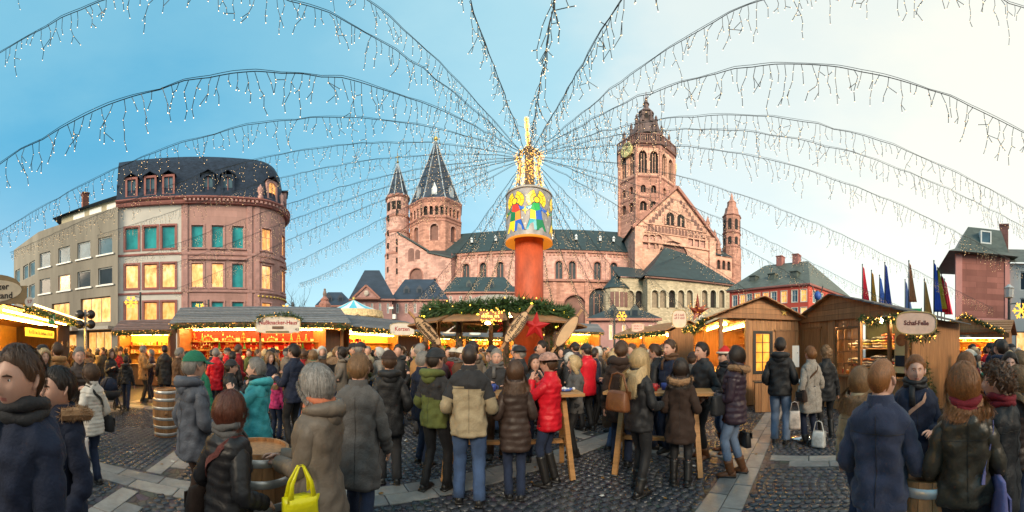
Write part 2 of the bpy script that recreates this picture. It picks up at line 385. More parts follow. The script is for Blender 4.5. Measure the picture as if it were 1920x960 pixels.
cb.v = [np.concatenate(VV)]; cb.f = FF; cb.m = MM; cb.n = off
tag(cb.build('cobbles', cob_mats, pave, True), kind='stuff')
slab_m = [pmat('slab_a', (.27, .255, .24), .5, .25, 6, .15, 60, damp=.2), pmat('slab_b', (.21, .20, .195), .48, .25, 6, .15, 60, damp=.2), pmat('slab_c', (.32, .29, .265), .5, .25, 6, .15, 60, damp=.2)]
def slab_mesh(L, W, i):
    b = MB(); x, y = L/2, W/2; e = .012
    V = [(-x, -y, -.02), (x, -y, -.02), (x, y, -.02), (-x, y, -.02), (-x, -y, .006), (x, -y, .006), (x, y, .006), (-x, y, .006), (-x+e, -y+e, .0095), (x-e, -y+e, .0095), (x-e, y-e, .0095), (-x+e, y-e, .0095)]
    b.add(V, [(a+j, a+(j+1) % 4, a+4+(j+1) % 4, a+4+j) for a in (0, 4) for j in range(4)]+[(8, 9, 10, 11)]); return b.mesh('slab', slab_m[i])
SL = [slab_mesh(.585, .225, i) for i in range(3)]
cnt = 0
for b in BAND_E2:
    for i in range(-26, 27):
        for sd in (-1, 1):
            p = i*.6+(.3 if sd > 0 else 0); xy = p*E1+(b+sd*.118)*E2; d = np.hypot(*xy)
            if 2.9 < d < 15 and abs(atan2(xy[0], xy[1])) < 1.62:
                put(SL[rng.randrange(3)], 'slab', pave, (xy[0], xy[1], .004), atan2(E1[1], E1[0])+rng.uniform(-.006, .006)); cnt += 1
for b in BAND_E1:
    for i in range(-26, 27):
        for sd in (-1, 1):
            q = i*.6+(.3 if sd > 0 else 0)
            if any(abs(q-c) < BW+.3 for c in BAND_E2): continue
            xy = (b+sd*.118)*E1+q*E2; d = np.hypot(*xy)
            if 2.9 < d < 15 and abs(atan2(xy[0], xy[1])) < 1.62:
                put(SL[rng.randrange(3)], 'slab', pave, (xy[0], xy[1], .004), atan2(E2[1], E2[0])+rng.uniform(-.006, .006)); cnt += 1

# ------------------------------------------------------------------ house fronts
LIT = [lit('lit_pane_a', (1.0, .46, .13), .80), lit('lit_pane_b', (1.0, .52, .18), .88), lit('lit_pane_c', (1.0, .42, .09), .78)]
TEAL = pmat('teal_blind_glass', (.03, .32, .35), .12, .35, .8, spec=.25)
DARKG = pmat('dark_glass', (.025, .035, .05), .08, .3, .7, spec=.15)
BLUEG = pmat('sky_glass', (.09, .16, .21), .10, .4, .6, spec=.10)
WHITE = pmat('white_frame_paint', (.72, .72, .70), .45, .06, 3)
SLATE = pmat('slate', (.055, .068, .078), .42, .35, 3.0, .5, 12, stretch=(1, 1, 2.2))
slate_b = pmat('slate_blue', (.022, .036, .064), .6, .45, 2.5, .6, 10, stretch=(1, 1, 2.2), spec=.25)
def line_map(A, B):
    A, B = np.array(A, float), np.array(B, float); d = (B-A)/np.linalg.norm(B-A); n = np.array((d[1], -d[0]))
    return (lambda u, z, e: (*(A+d*u+n*e), z)), np.linalg.norm(B-A)
def px_u(A, B, x):
    """where the sight line of picture column x meets the wall A-B"""
    A, B = np.array(A), np.array(B); d = (B-A)/np.linalg.norm(B-A); s = np.array((sin(az(x)), cos(az(x))))
    M_ = np.array([[s[0], -d[0]], [s[1], -d[1]]]); r = np.linalg.solve(M_, A); return r[1], r[0]   # u, distance

# --- grey concrete block
conc = pmat('board_concrete', (.225, .205, .172), .85, .28, .55, .5, 9, stretch=(1, 1, .12))
A0, A1, A2 = P(26, 42.5), P(72, 36.0), P(221, 29.7)
gb_ = thing('concrete_building', 'grey board-marked concrete block with square white windows and lit shop floors', 'building')
mp1, L1 = line_map(A0, A1); mp2, L2 = line_map(A1, A2)
H1 = 14.9
def zpx(x, y, A, B): u, d = px_u(A, B, x); return Zp(y, d)
ops1 = []; ops2 = []
for x in (33, 48, 60): ops1 += [(px_u(A0, A1, x)[0]-.75, px_u(A0, A1, x)[0]+.75, zb, zb+1.7, 0) for zb in (7.6, 10.3)]
wins = []
for i, x in enumerate((84, 120, 157, 197)):
    u, d = px_u(A1, A2, x)
    for r_, zb in enumerate((7.85, 10.75)): wins.append((u-.8, u+.8, zb, zb+1.65, 0)); ops2.append(wins[-1])
big = [(px_u(A1, A2, 97)[0], px_u(A1, A2, 130)[0], 4.1, 6.6, 0), (px_u(A1, A2, 151)[0], px_u(A1, A2, 207)[0], 4.25, 6.75, 0)]
shop = [(px_u(A1, A2, 84)[0], px_u(A1, A2, 143)[0], .15, 3.3, 0), (px_u(A1, A2, 163)[0], px_u(A1, A2, 209)[0], .15, 3.45, 0)]
ops2 += big+shop
b = MB(); facade(b, mp1, 0, L1, 0, H1, ops1, .3); facade(b, mp2, 0, L2, 0, H1, ops2, .3)
bk = [np.array(A2)+(-9, 4), np.array(A0)+(-3, 9)]
b.add([(*A2, 0), (*bk[0], 0), (*bk[0], H1), (*A2, H1)], [(0, 1, 2, 3)]); b.add([(*A0, H1), (*A1, H1), (*A2, H1), (*bk[0], H1), (*bk[1], H1)], [(0, 1, 2, 3, 4)])
b.build('wall', conc, gb_)
pl = [BLUEG, BLUEG, DARKG, DARKG, LIT[2], BLUEG, DARKG, BLUEG]
for o, p in zip(wins, [DARKG, BLUEG, LIT[2], BLUEG, DARKG, BLUEG, DARKG, BLUEG]): window(gb_, mp2, o, p, WHITE, .22, .1, (0, 0), sill=WHITE)
for o in ops1: window(gb_, mp1, o, BLUEG, WHITE, .22, .1, (0, 0))
INT = pmat('lit_shop_interior', (.8, .62, .35), .7, .4, 1.2)
for o in big+shop:
    w_ = window(gb_, mp2, o, LIT[1] if o in big[1:] else LIT[0], pmat('bronze_frame', (.12, .10, .08), .4, .1), .28, .1, (2, 0))
b = MB()
for o in shop: V = [mp2(p, z, e) for e in (.0, 1.1) for p, z in ((o[0]-.3, 3.55), (o[1]+.3, 3.55), (o[1]+.3, 3.85), (o[0]-.3, 3.85))]; b.add(V, [(4, 5, 6, 7), (0, 1, 5, 4), (1, 2, 6, 5), (2, 3, 7, 6), (3, 0, 4, 7)])
b.build('canopy', pmat('canopy_grey', (.35, .33, .3), .6, .1), gb_)
# set-back attic with dark hipped roof
b = MB(); q0 = mp2(L2*.20, 0, -1.6); q1 = mp2(L2, 0, -1.6); q2 = (q1[0]-6, q1[1]+5, 0); q3 = (q0[0]-6, q0[1]+5, 0)
b.add([(q[0], q[1], z) for z in (H1, H1+1.6) for q in (q0, q1, q2, q3)], [(0, 1, 5, 4), (1, 2, 6, 5), (2, 3, 7, 6), (3, 0, 4, 7)]); at = b.build('attic_storey', pmat('attic_render', (.42, .38, .27), .8, .1), gb_)
for f_ in (.3, .56, .82):
    b = MB(); u = L2*(.2+.8*f_); V = [mp2(p, z, -1.58) for p, z in ((u-.75, H1+.35), (u+.75, H1+.35), (u+.75, H1+1.35), (u-.75, H1+1.35))]; b.add(V, [(0, 1, 2, 3)]); b.build('attic_window', WHITE, at)
b = MB(); e0 = mp2(L2*.12, 0, -1.0); e1 = mp2(L2+.1, 0, -1.0); r0 = mp2(L2*.5, 0, -5); r1 = mp2(L2+.1, 0, -5)
b.add([(e0[0], e0[1], H1+1.5), (e1[0], e1[1], H1+1.7), (r1[0], r1[1], H1+3.0), (r0[0], r0[1], H1+2.9), (e0[0]-5, e0[1]+3, H1+1.4)], [(0, 1, 2, 3), (0, 3, 4)]); b.build('roof', slate_b, gb_)
b = MB(); q = mp2(L2*.42, 0, -3); b.box((q[0], q[1], H1+3.0), (.7, .7, 1.9)); b.box((q[0], q[1], H1+4.0), (.85, .85, .12)); b.build('chimney', stone('chimney_brick', (.30, .12, .09), .24, .08), gb_)

# --- pink corner house with white bay
pk = stone('pink_plaster', (.50, .30, .275), 3.0, .60, .86, .05, .75, .15, stain=.34); pkd = pmat('red_sandstone_trim', (.33, .13, .115), .75, .2, 2, .2, 20)
wh = pmat('pale_render', (.60, .575, .535), .8, .1, .5, .1, 8); pkl = pmat('pink_stone_trim', (.44, .25, .23), .75, .25, 2, .2, 20)
B0, B1 = P(219, 30.1), P(479, 29.6)
RC = 3.75
_d = (np.array(B1)-np.array(B0)); LS = np.linalg.norm(_d); _d = _d/LS; _n = np.array((_d[1], -_d[0])); CC = np.array(B1)-_n*RC
def mp_h(u, z, e):
    if u <= LS: q = np.array(B0)+_d*u+_n*e
    else:
        t = (u-LS)/RC; q = CC+(RC+e)*(_n*cos(t)+_d*sin(t))
    return (q[0], q[1], z)
LT = LS+RC*2.3
ph = thing('corner_house', 'pink sandstone corner house with white bay, rounded corner and slate mansard', 'building')
CZ = 15.25
uw = px_u(B0, B1, 340)[0]
def wu(x): return px_u(B0, B1, x)[0]
cols_w = [wu(x) for x in (247, 282, 316)]; cols_p = [wu(x) for x in (370, 408, 446)]
curve_us = [LS+RC*t for t in (.30, .98, 1.7)]
rows = [(3.95, 6.05), (7.35, 9.55), (10.95, 13.0)]
opsw = [(u-.62, u+.62, a, b_, 0) for u in cols_w for a, b_ in rows]
opsp = [(u-.55, u+.55, a, b_, 0) for u in cols_p for a, b_ in rows]
opsc = [(u-.5, u+.5, a, b_, 0) for u in curve_us for a, b_ in rows]
b = MB(); facade(b, mp_h, 0, uw, 0, CZ, opsw, .22); b.build('pale_wall', wh, ph)
b = MB(); facade(b, mp_h, uw, LT, 0, CZ, opsp+opsc, .22, du=.45)
q = mp_h(LT, 0, 0); q2_ = (q[0]-14, q[1]+3); q3_ = mp_h(0, 0, -12)
b.add([(q[0], q[1], 0), (*q2_, 0), (*q2_, CZ), (q[0], q[1], CZ)], [(0, 1, 2, 3)])
q = mp_h(0, 0, 0); b.add([(*q3_[:2], 0), (q[0], q[1], 0), (q[0], q[1], CZ+2), (*q3_[:2], CZ+2)], [(0, 1, 2, 3)])
b.build('pink_wall', pk, ph)
for i, o in enumerate(opsw): window(ph, mp_h, o, TEAL if i % 3 == 2 else LIT[i % 3], pkd, .16, .07, (0, 0), trim=pkd, tw=.17)
for i, o in enumerate(opsp):
    c_, r_ = i//3, i % 3
    window(ph, mp_h, o, TEAL if (r_ != 1 or c_ == 2) else LIT[1], pkl, .16, .06, (0, 0), trim=pkl, sill=pkl, tw=.14)
for i, o in enumerate(opsc): window(ph, mp_h, o, LIT[i % 2], pkl, .16, .06, (1, 1), trim=pkl, sill=pkl, tw=.14)
def band(parent, mp, u0, u1, z0, z1, e, m, name, du=None):
    k = max(1, int((u1-u0)/(du or (u1-u0)))); b = MB()
    rg = [[mp(u, z, q) for z, q in ((z0, -.02), (z0, e*.8), ((z0+z1)/2, e), (z1, e), (z1, -.02))] for u in np.linspace(u0, u1, k+1)]
    b.loft([np.array(r) for r in rg]); return b.build(name, m, parent)
for z in (3.2, 6.75, 10.35): band(ph, mp_h, 0, uw, z, z+.18, .10, pkd, 'string_course')
for z in (3.3, 6.9, 10.3): band(ph, mp_h, uw+.02, LT, z, z+.24, .12, pkl, 'string_course', .45)
band(ph, mp_h, 0, LT, CZ-.35, CZ, .35, pkd, 'cornice', .45); band(ph, mp_h, 0, LT, CZ+.003, CZ+.22, .55, pkd, 'cornice', .45)
for u in (uw+.35, LS-.55, LS+.15, LT-.2):   # pilaster strips
    b = MB()
    for z0, z1 in ((.0, 3.28), (3.56, 6.88), (7.16, 10.28), (10.56, CZ-.37)): 
        V = [mp_h(p, z, e) for e in (-.02, .09) for p, z in ((u-.22, z0), (u+.22, z0), (u+.22, z1), (u-.22, z1))]; b.add(V, [(4, 5, 6, 7), (0, 1, 5, 4), (1, 2, 6, 5), (2, 3, 7, 6), (3, 0, 4, 7)])
    b.build('pilaster', pkl, ph)
for u in curve_us:      # pediments over the corner windows
    b = MB(); pts = [(u-.85, 9.78), (u+.85, 9.78), (u, 10.2)]; V = [mp_h(p, z, e) for e in (0, .25) for p, z in pts]; b.add(V, [(3, 4, 5), (0, 1, 4, 3), (1, 2, 5, 4), (2, 0, 3, 5)]); b.build('pediment', pkl, ph)
for u in cols_p:
    b = MB(); V = [mp_h(p, z, e) for e in (0, .22) for p, z in ((u-.8, 9.85), (u+.8, 9.85), (u+.8, 10.03), (u-.8, 10.03))]; b.add(V, [(4, 5, 6, 7), (0, 1, 5, 4), (1, 2, 6, 5), (2, 3, 7, 6), (3, 0, 4, 7)]); b.build('window_hood', pkl, ph)
GOLD = pmat('gilded_relief', (.62, .45, .12), .35, .3, 8, metal=.6)
for u in np.arange(LS+.3, LT-.4, .42):       # gilded frieze and dentils on the rounded corner
    b = MB(); q = mp_h(u, 6.62, .06); b.ball(q, (.14, .14, .11), 6, 4); b.build('gilded_relief', GOLD, ph, True)
for u in np.arange(uw+.4, LT-.2, .38):
    b = MB(); V = [mp_h(p, z, e) for e in (.3, .5) for p, z in ((u-.09, CZ-.2), (u+.09, CZ-.2), (u+.09, CZ+.0), (u-.09, CZ+.0))]; b.add(V, [(4, 5, 6, 7), (0, 1, 5, 4), (1, 2, 6, 5), (3, 0, 4, 7)]); b.build('dentil', pkl, ph)
# mansard
b = MB(); rg = []
for u in np.linspace(0, LT, 30): rg.append(np.array([mp_h(u, CZ+.2, .25), mp_h(u, CZ+1.9, -.15), mp_h(u, CZ+3.8, -.50), mp_h(u, CZ+4.5, -.85), mp_h(u, CZ+4.75, -3.0)]))
b.loft(rg, closed=False, cap0=False, cap1=False)
q = [r[-1] for r in rg]; b.add(q, [tuple(range(len(q)))])
q = [mp_h(0, CZ, .25), mp_h(0, CZ+1.9, -.15), mp_h(0, CZ+3.8, -.50), mp_h(0, CZ+4.75, -3.0), mp_h(0, CZ+4.75, -9), mp_h(0, CZ, -10)]; b.add(q, [tuple(range(6))])
b.build('roof', slate_b, ph, True)
def dormer(u, m, pane, arch, wz=.42, zb=CZ+.62, h=1.55):
    b = MB(); o = (u-wz, u+wz, zb, zb+h, arch); fr = lambda uu, z, e: mp_h(uu, z, e+.16)
    dd = MB(); facade(dd, fr, u-wz-.18, u+wz+.18, zb-.15, zb+h+.2, [o], .2)
    for sgn in (-1, 1):
        uu = u+sgn*(wz+.18); V = [fr(uu, zb-.15, 0), fr(uu, zb+h+.2, 0), fr(uu, zb+h+.2, -1.6), fr(uu, zb-.15, -1.6)]; dd.add(V, [(0, 1, 2, 3)])
    w0 = dd.build('dormer', m, ph)
    rb = MB(); pts = [(u-wz-.32, zb+h+.2), (u-wz*.5, zb+h+.5), (u, zb+h+.62), (u+wz*.5, zb+h+.5), (u+wz+.32, zb+h+.2)]
    rb.loft([np.array([fr(p, z, e) for p, z in pts]+[fr(p, z-.1, e) for p, z in reversed(pts)]) for e in (.14, -1.7)]); rb.build('dormer_roof', slate_b, w0)
    pb = MB(); out = outline(o); pb.add([fr(*p, -.15) for p in out], [tuple(range(len(out)))]); pb.build('pane', pane, w0)
    sb = MB(); V = [fr(p, z, e) for e in (-.14, -.09) for p, z in ((u-.03, zb), (u+.03, zb), (u+.03, zb+h), (u-.03, zb+h))]; sb.add(V, [(4, 5, 6, 7), (0, 1, 5, 4), (2, 3, 7, 6), (1, 2, 6, 5), (3, 0, 4, 7)]); sb.build('glazing_bar', pkd, w0)
for u in cols_w: dormer(u, pkd, BLUEG, 0, .40)
for u in (wu(390), wu(427)): dormer(u, slate_b, BLUEG, 1.0)
dormer(LS+RC*.45, pkl, LIT[0], 1.0); dormer(LS+RC*1.25, pkl, BLUEG, 1.0)
for t in (.12, .8, 1.6):
    b = MB(); q = mp_h(LS+RC*t, 0, .1); b.lathe([(.28, CZ+.2), (.28, CZ+.6), (.16, CZ+.7), (.3, CZ+1.1), (.26, CZ+1.4), (.1, CZ+1.55), (.05, CZ+1.7)], 10, (q[0], q[1], 0)); b.build('urn', pkl, ph, True)

# --- red house on the right
rw = stone('red_render', (.50, .085, .06), 4.0, 1.2, .95, .03, .8, .05, stain=.15); cream = pmat('cream_window_trim', (.66, .58, .47), .6, .1)
R0, R1, R2 = P(1368, 56.5), P(1516, 50.0), P(1588, 63.0)
rh = thing('red_house', 'long red rendered house with green-grey hipped roof and cream windows', 'building')
RZ = 12.0
m1_, l1_ = line_map(R0, R1); m2_, l2_ = line_map(R1, R2)
xs1 = [px_u(R0, R1, x)[0] for x in (1378, 1392, 1405, 1420, 1436, 1451, 1470, 1490, 1507)]
xs2 = [px_u(R1, R2, x)[0] for x in (1527, 1540, 1553, 1566, 1578)]
rr = [(3.4, 5.3), (6.3, 8.3), (9.2, 11.1)]
o1 = [(u-.5, u+.5, a, b_, 0) for u in xs1 for a, b_ in rr]; o2 = [(u-.55, u+.55, a, b_, 0) for u in xs2 for a, b_ in rr]
b = MB(); facade(b, m1_, 0, l1_, 0, RZ, o1, .18); facade(b, m2_, 0, l2_, 0, RZ, o2, .18)
b.build('wall', rw, rh)
for i, o in enumerate(o1): window(rh, m1_, o, LIT[i % 3] if (i*7 % 5) in (0, 2, 3) else BLUEG, WHITE, .12, .08, (1, 1), trim=cream, tw=.08)
for i, o in enumerate(o2): window(rh, m2_, o, LIT[1] if i % 3 == 0 else BLUEG, WHITE, .12, .08, (1, 1), trim=cream, tw=.08)
green_slate = pmat('green_grey_slate', (.085, .10, .085), .5, .35, 1.2, .4, 8, stretch=(1, 1, 2))
b = MB(); e0 = m1_(-.6, RZ, .6); e1 = np.array(m1_(l1_, RZ, .6))+np.array((.5, -.2, 0)); e2 = m2_(l2_+.6, RZ, .6); e3 = np.array(e2)+np.array(e0)-np.array(e1)
mid = (np.array(e1)+np.array(e2))/2; ra = mid+(np.array(e0)-np.array(e1))*.30+np.array((0, 0, 5.6)); rb_ = mid+(np.array(e0)-np.array(e1))*.85+np.array((0, 0, 5.6))
b.add([e0, e1, e2, e3, ra, rb_], [(0, 1, 4, 5), (1, 2, 4), (2, 3, 5, 4), (3, 0, 5)]); b.build('roof', green_slate, rh)
band(rh, m1_, -.4, l1_+.4, RZ-.3, RZ, .4, pkd, 'eaves'); band(rh, m2_, -.1, l2_+.3, RZ-.3, RZ, .4, pkd, 'eaves')
for k, f_ in enumerate((.25, .62)):
    c_ = ra*(1-f_)+rb_*f_; b = MB(); b.box((c_[0], c_[1], c_[2]+.3), (1.5, 1.1, 1.8), .3); b.box((c_[0], c_[1], c_[2]+1.25), (1.7, 1.3, .15), .3); b.build('chimney', pkd, rh)
for u in (l1_*.25, l1_*.5, l1_*.78):
    q = m1_(u, RZ+2.0, -2.6); b = MB(); b.box(q, (1.2, 1.8, 1.0), atan2(R1[1]-R0[1], R1[0]-R0[0])); b.box((q[0], q[1], q[2]+.56), (1.5, 2.2, .12), atan2(R1[1]-R0[1], R1[0]-R0[0])); b.build('dormer', green_slate, rh)

# --- tall pink stone house at the right edge
Q0, Q1 = P(1792, 27.0), P(1893, 28.4)
th = thing('stone_tower_house', 'narrow red stone house with pink corner strips and steep slate roof', 'building')
mq, lq = line_map(Q0, Q1); QZ = 9.9
rst = stone('red_ashlar', (.40, .165, .135), 1.0, .5, .78, .2, .85, .3); pks = pmat('pink_render', (.60, .27, .24), .8, .1, 1)
arc = [(px_u(Q0, Q1, 1800)[0], px_u(Q0, Q1, 1842)[0], 0, 3.6, 0), (px_u(Q0, Q1, 1850)[0], px_u(Q0, Q1, 1885)[0], 0, 3.6, 0)]
b = MB(); facade(b, mq, 0, lq, 0, 4.4, arc, .6); b.build('ground_floor', pks, th)
b = MB(); facade(b, mq, .55, lq-.45, 4.4, QZ, [], .2); b.build('wall', rst, th)
for u0, u1 in ((0, .55), (lq-.45, lq)):
    b = MB(); V = [mq(p, z, e) for e in (-.3, .05) for p, z in ((u0, 4.4), (u1, 4.4), (u1, QZ), (u0, QZ))]; b.add(V, [(4, 5, 6, 7), (0, 1, 5, 4), (1, 2, 6, 5), (3, 0, 4, 7)]); b.build('corner_strip', pks, th)
b = MB(); V = [mq(0, 0, 0), (*P(1794, 34), 0), (*P(1794, 34), QZ), mq(0, QZ, 0)]; b.add(V, [(3, 2, 1, 0)]); b.build('side_wall', rst, th)
for o in arc:
    b = MB(); V = [mq(p, z, -2.5) for p, z in ((o[0]-1, 0), (o[1]+1, 0), (o[1]+1, 3.6), (o[0]-1, 3.6))]; b.add(V, [(0, 1, 2, 3)]); b.build('lit_shopfront', LIT[1], th)
b = MB(); ev = [mq(-.7, QZ-.1, .7), mq(lq+.6, QZ-.1, .7), mq(lq+.6, QZ-.1, -7.5), mq(-.7, QZ-.1, -7.5)]; md = [mq(1.5, QZ+2.9, -1.7), mq(lq-.2, QZ+2.9, -1.7), mq(lq-.2, QZ+2.9, -5), mq(1.5, QZ+2.9, -5)]
k2 = [mq(.2, QZ+.45, -.2), mq(lq-.0, QZ+.45, -.2), mq(lq-.0, QZ+.45, -6.8), mq(.2, QZ+.45, -6.8)]
b.loft([np.array(ev), np.array(k2), np.array(md)]); b.build('roof', green_slate, th)
u_ = px_u(Q0, Q1, 1853)[0]; b = MB(); V = [mq(p, z, e) for e in (-1.6, -.62) for p, z in ((u_-.5, QZ+1.15), (u_+.5, QZ+1.15), (u_+.5, QZ+2.3), (u_-.5, QZ+2.3))]; b.add(V, [(0, 1, 5, 4), (1, 2, 6, 5), (2, 3, 7, 6), (3, 0, 4, 7)])
V = [mq(p, z, e) for e in (-.62,) for p, z in ((u_-.5, QZ+1.15), (u_+.5, QZ+1.15), (u_+.5, QZ+2.3), (u_-.5, QZ+2.3), (u_-.38, QZ+1.27), (u_+.38, QZ+1.27), (u_+.38, QZ+2.18), (u_-.38, QZ+2.18))]; b.add(V, [(0, 1, 5, 4), (1, 2, 6, 5), (2, 3, 7, 6), (3, 0, 4, 7)])
sw = b.build('skylight', WHITE, th); b = MB(); b.add([mq(p, z, -.66) for p, z in ((u_-.4, QZ+1.25), (u_+.4, QZ+1.25), (u_+.4, QZ+2.2), (u_-.4, QZ+2.2))], [(0, 1, 2, 3)]); b.build('pane', BLUEG, sw)
b = MB(); q = mq(lq+.3, QZ+2.2, -2.2); b.box(q, (.8, .8, 2.6)); b.box((q[0], q[1], q[2]+1.35), (.95, .95, .15)); b.build('chimney', rst, th)
gh = thing('grey_side_house', 'pale grey house with dark windows beside the red stone house', 'building')
G0 = mq(lq+.02, 0, -.25)[:2]; G1 = (G0[0]+.6, G0[1]-9); mg, lg = line_map(G0, G1)
og = [(1.0+2.4*i, 2.2+2.4*i, z, z+1.7, 0) for i in range(3) for z in (4.6, 7.0)]+[(.6, 6, .3, 3.3, 0)]
b = MB(); facade(b, mg, 0, lg, 0, 9.4, og, .2); b.build('wall', wh, gh)
for o in og[:-1]: window(gh, mg, o, DARKG, WHITE, .15, .08, (0, 0))
window(gh, mg, og[-1], LIT[1], pmat('bronze_frame', (.1, .1, .1)), .15, .1, (2, 0))
b = MB(); b.add([mg(0, 9.4, .4), mg(lg, 9.4, .4), mg(lg, 11.6, -3), mg(0, 11.6, -3)], [(0, 1, 2, 3)]); b.build('roof', green_slate, gh)

# --- invented houses, unseen behind the viewer, added to keep low sun off the market
for i, (xa, xb, h, wm, lab) in enumerate(((-46, -16, 9.4, wh, 'pale rendered house closing the near side of the square'), (-16, 12, 10.2, pk, 'pink plastered house closing the near side of the square'), (12, 44, 9.8, conc, 'grey concrete front closing the near side of the square'))):
    o = thing('added_shade_house', lab, 'building', (0, 0, 0)); mb_, lb_ = line_map((xb-.02, -23.0), (xa+.02, -23.0))
    ops = [(1.4+k*2.6, 2.6+k*2.6, z, z+1.8, 0) for k in range(int((lb_-2.8)/2.6)+1) for z in (3.6, 6.4)]
    b = MB(); facade(b, mb_, 0, lb_, 0, h, ops, .2)
    for u in (0, lb_): b.add([mb_(u, 0, 0), mb_(u, h, 0), mb_(u, h, -9), mb_(u, 0, -9)], [(0, 1, 2, 3)])
    b.build('wall', wm, o)
    for q in ops: window(o, mb_, q, BLUEG, WHITE, .15, .08, (1, 1))
    b = MB(); b.add([mb_(-.2, h, .4), mb_(lb_+.2, h, .4), mb_(lb_+.2, h, -9.4), mb_(-.2, h, -9.4), mb_(2, h+2.6, -4.5), mb_(lb_-2, h+2.6, -4.5)], [(0, 1, 5, 4), (1, 2, 5), (2, 3, 4, 5), (3, 0, 4)]); b.build('roof', slate_b, o)

# ------------------------------------------------------------------ cathedral (its own frame: x along the nave, y away from the square, z up)
AZ0, D0 = .117, 90.0
cath = thing('cathedral', 'huge pink sandstone cathedral with slate roofs, spires and gabled transept', 'cathedral', (D0*sin(AZ0), D0*cos(AZ0), 0), -AZ0)
def cu(x, v): return (D0-v)*tan(az(x)-AZ0)                      # v: metres towards the square
def cz(x, y, v): return CH+(D0-v)/cos(az(x)-AZ0)*(HY-y)/F
sand = stone('pink_sandstone', (.62, .375, .335), 1.1, .5, .66, .22, .85, .4, stain=.42, c2=(.66, .39, .34))
sand_o = stone('orange_sandstone', (.72, .425, .33), 1.1, .5, .68, .20, .85, .4, stain=.40)
sand_r = stone('red_sandstone', (.56, .295, .235), 1.1, .5, .64, .24, .85, .4, stain=.45)
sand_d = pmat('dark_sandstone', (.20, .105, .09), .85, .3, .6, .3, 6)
beige = stone('beige_rubble', (.50, .43, .31), .55, .3, .8, .22, .9, .4)
trim_s = pmat('sandstone_moulding', (.36, .17, .135), .8, .25, .8, .2, 8)
lead = pmat('spire_lead', (.34, .40, .46), .45, .15, 2, metal=.2)
cslate = pmat('cathedral_slate', (.024, .044, .050), .6, .3, .5, .4, 5, stretch=(1, 1, 2)); sslate = pmat('spire_slate', (.026, .040, .066), .6, .3, .5, .4, 5, stretch=(1, 1, 2))
cglass = pmat('leaded_glass', (.035, .048, .062), .55, .4, 1.2, spec=.2); dark_open = pmat('opening_shade', (.022, .018, .018), .9, .2, 2)  # dark_open: the shade inside openings is put into a near-black colour
def mpv(v): return lambda u, z, e: (u, -(v+e), z)
def arched(parent, mp, o, depth=.7, pane=cglass, trim=None, mull=0, name='window'):
    mb = MB(); out = outline(o); n = len(out); mb.add([mp(*p, -depth+.02) for p in out], [tuple(range(n))])
    p0 = mb.build(name, pane, parent)
    a, b, c, d = o[:4]
    if mull:
        bb = MB()
        for i in range(mull):
            m = a+(b-a)*(i+1)/(mull+1); q = .09
            bb.add([mp(p, z, e) for e in (-depth+.03, -depth+.28) for p, z in ((m-q, c), (m+q, c), (m+q, d-.25*(b-a)), (m-q, d-.25*(b-a)))], [(4, 5, 6, 7), (0, 1, 5, 4), (3, 0, 4, 7), (1, 2, 6, 5)])
        bb.build('mullion', trim or trim_s, p0)
    if trim:
        tb = MB(); tw = .32; big = outline((a-tw, b+tw, c-.05, d+tw, *o[4:]))
        V = [mp(*p, .13) for p in big]+[mp(*p, .13) for p in out]+[mp(*p, -.02) for p in big]
        tb.add(V, [(i, (i+1) % n, n+(i+1) % n, n+i) for i in range(1, n)]+[(2*n+i, 2*n+(i+1) % n, (i+1) % n, i) for i in range(1, n)]); tb.build('surround', trim, p0)
    return p0
def gable_roof(mb, u0, u1, v0, v1, ze, zr, axis='u', ov=.8):
    """pitched roof over a rectangle; the ridge runs along u or v"""
    if axis == 'u':
        m = (v0+v1)/2; V = [(u0, -(v0+ov), ze), (u1, -(v0+ov), ze), (u1, -(v1-ov), ze), (u0, -(v1-ov), ze), (u0, -m, zr), (u1, -m, zr)]
        mb.add(V, [(0, 1, 5, 4), (2, 3, 4, 5), (3, 0, 4), (1, 2, 5), (0, 3, 2, 1)])
    else:
        m = (u0+u1)/2; V = [(u0-ov, -v0, ze), (u1+ov, -v0, ze), (u1+ov, -v1, ze), (u0-ov, -v1, ze), (m, -v0, zr), (m, -v1, zr)]
        mb.add(V, [(0, 1, 4), (1, 2, 5, 4), (2, 3, 5), (3, 0, 4, 5), (0, 3, 2, 1)])
# nave wall with its round-headed windows
nu0, nu1 = cu(842, 0), cu(1195, 0); NE = 29.6
nave = bpy.data.objects.new('nave', None); col.objects.link(nave); nave.parent = cath
nops = []
for x in (874, 906, 938, 1048, 1073, 1120, 1151):
    u = cu(x, 0); nops.append((u-.95, u+.95, cz(1040, 526, 0)+.3, cz(1040, 489, 0), 1.0))
b = MB(); facade(b, mpv(0), nu0, nu1, 0, NE, nops, .8); b.build('wall', sand, nave)
for o in nops: arched(nave, mpv(0), o, .8, cglass, trim_s, 1)
b = MB(); gable_roof(b, nu0-2, nu1, 0, -19, NE, 39.0); b.build('roof', cslate, nave)
b = MB(); b.box(((nu0+nu1)/2, -.25, NE-.35), (nu1-nu0, .5, .7)); b.build('cornice', trim_s, nave)
b = MB(); b.box((0, 0, 0), (.55, .24, .8)); cme = b.mesh('corbel', trim_s)
for u in np.arange(nu0+.6, nu1, 1.15): put(cme, 'corbel', nave, (u, -.12, NE-1.1))
for x in (862, 893, 921, 1022, 1061, 1100, 1137): b = MB(); u = cu(x, .3); b.box((u, -.2, 24.4), (.5, .4, 9.0)); b.build('lesene', sand, nave)
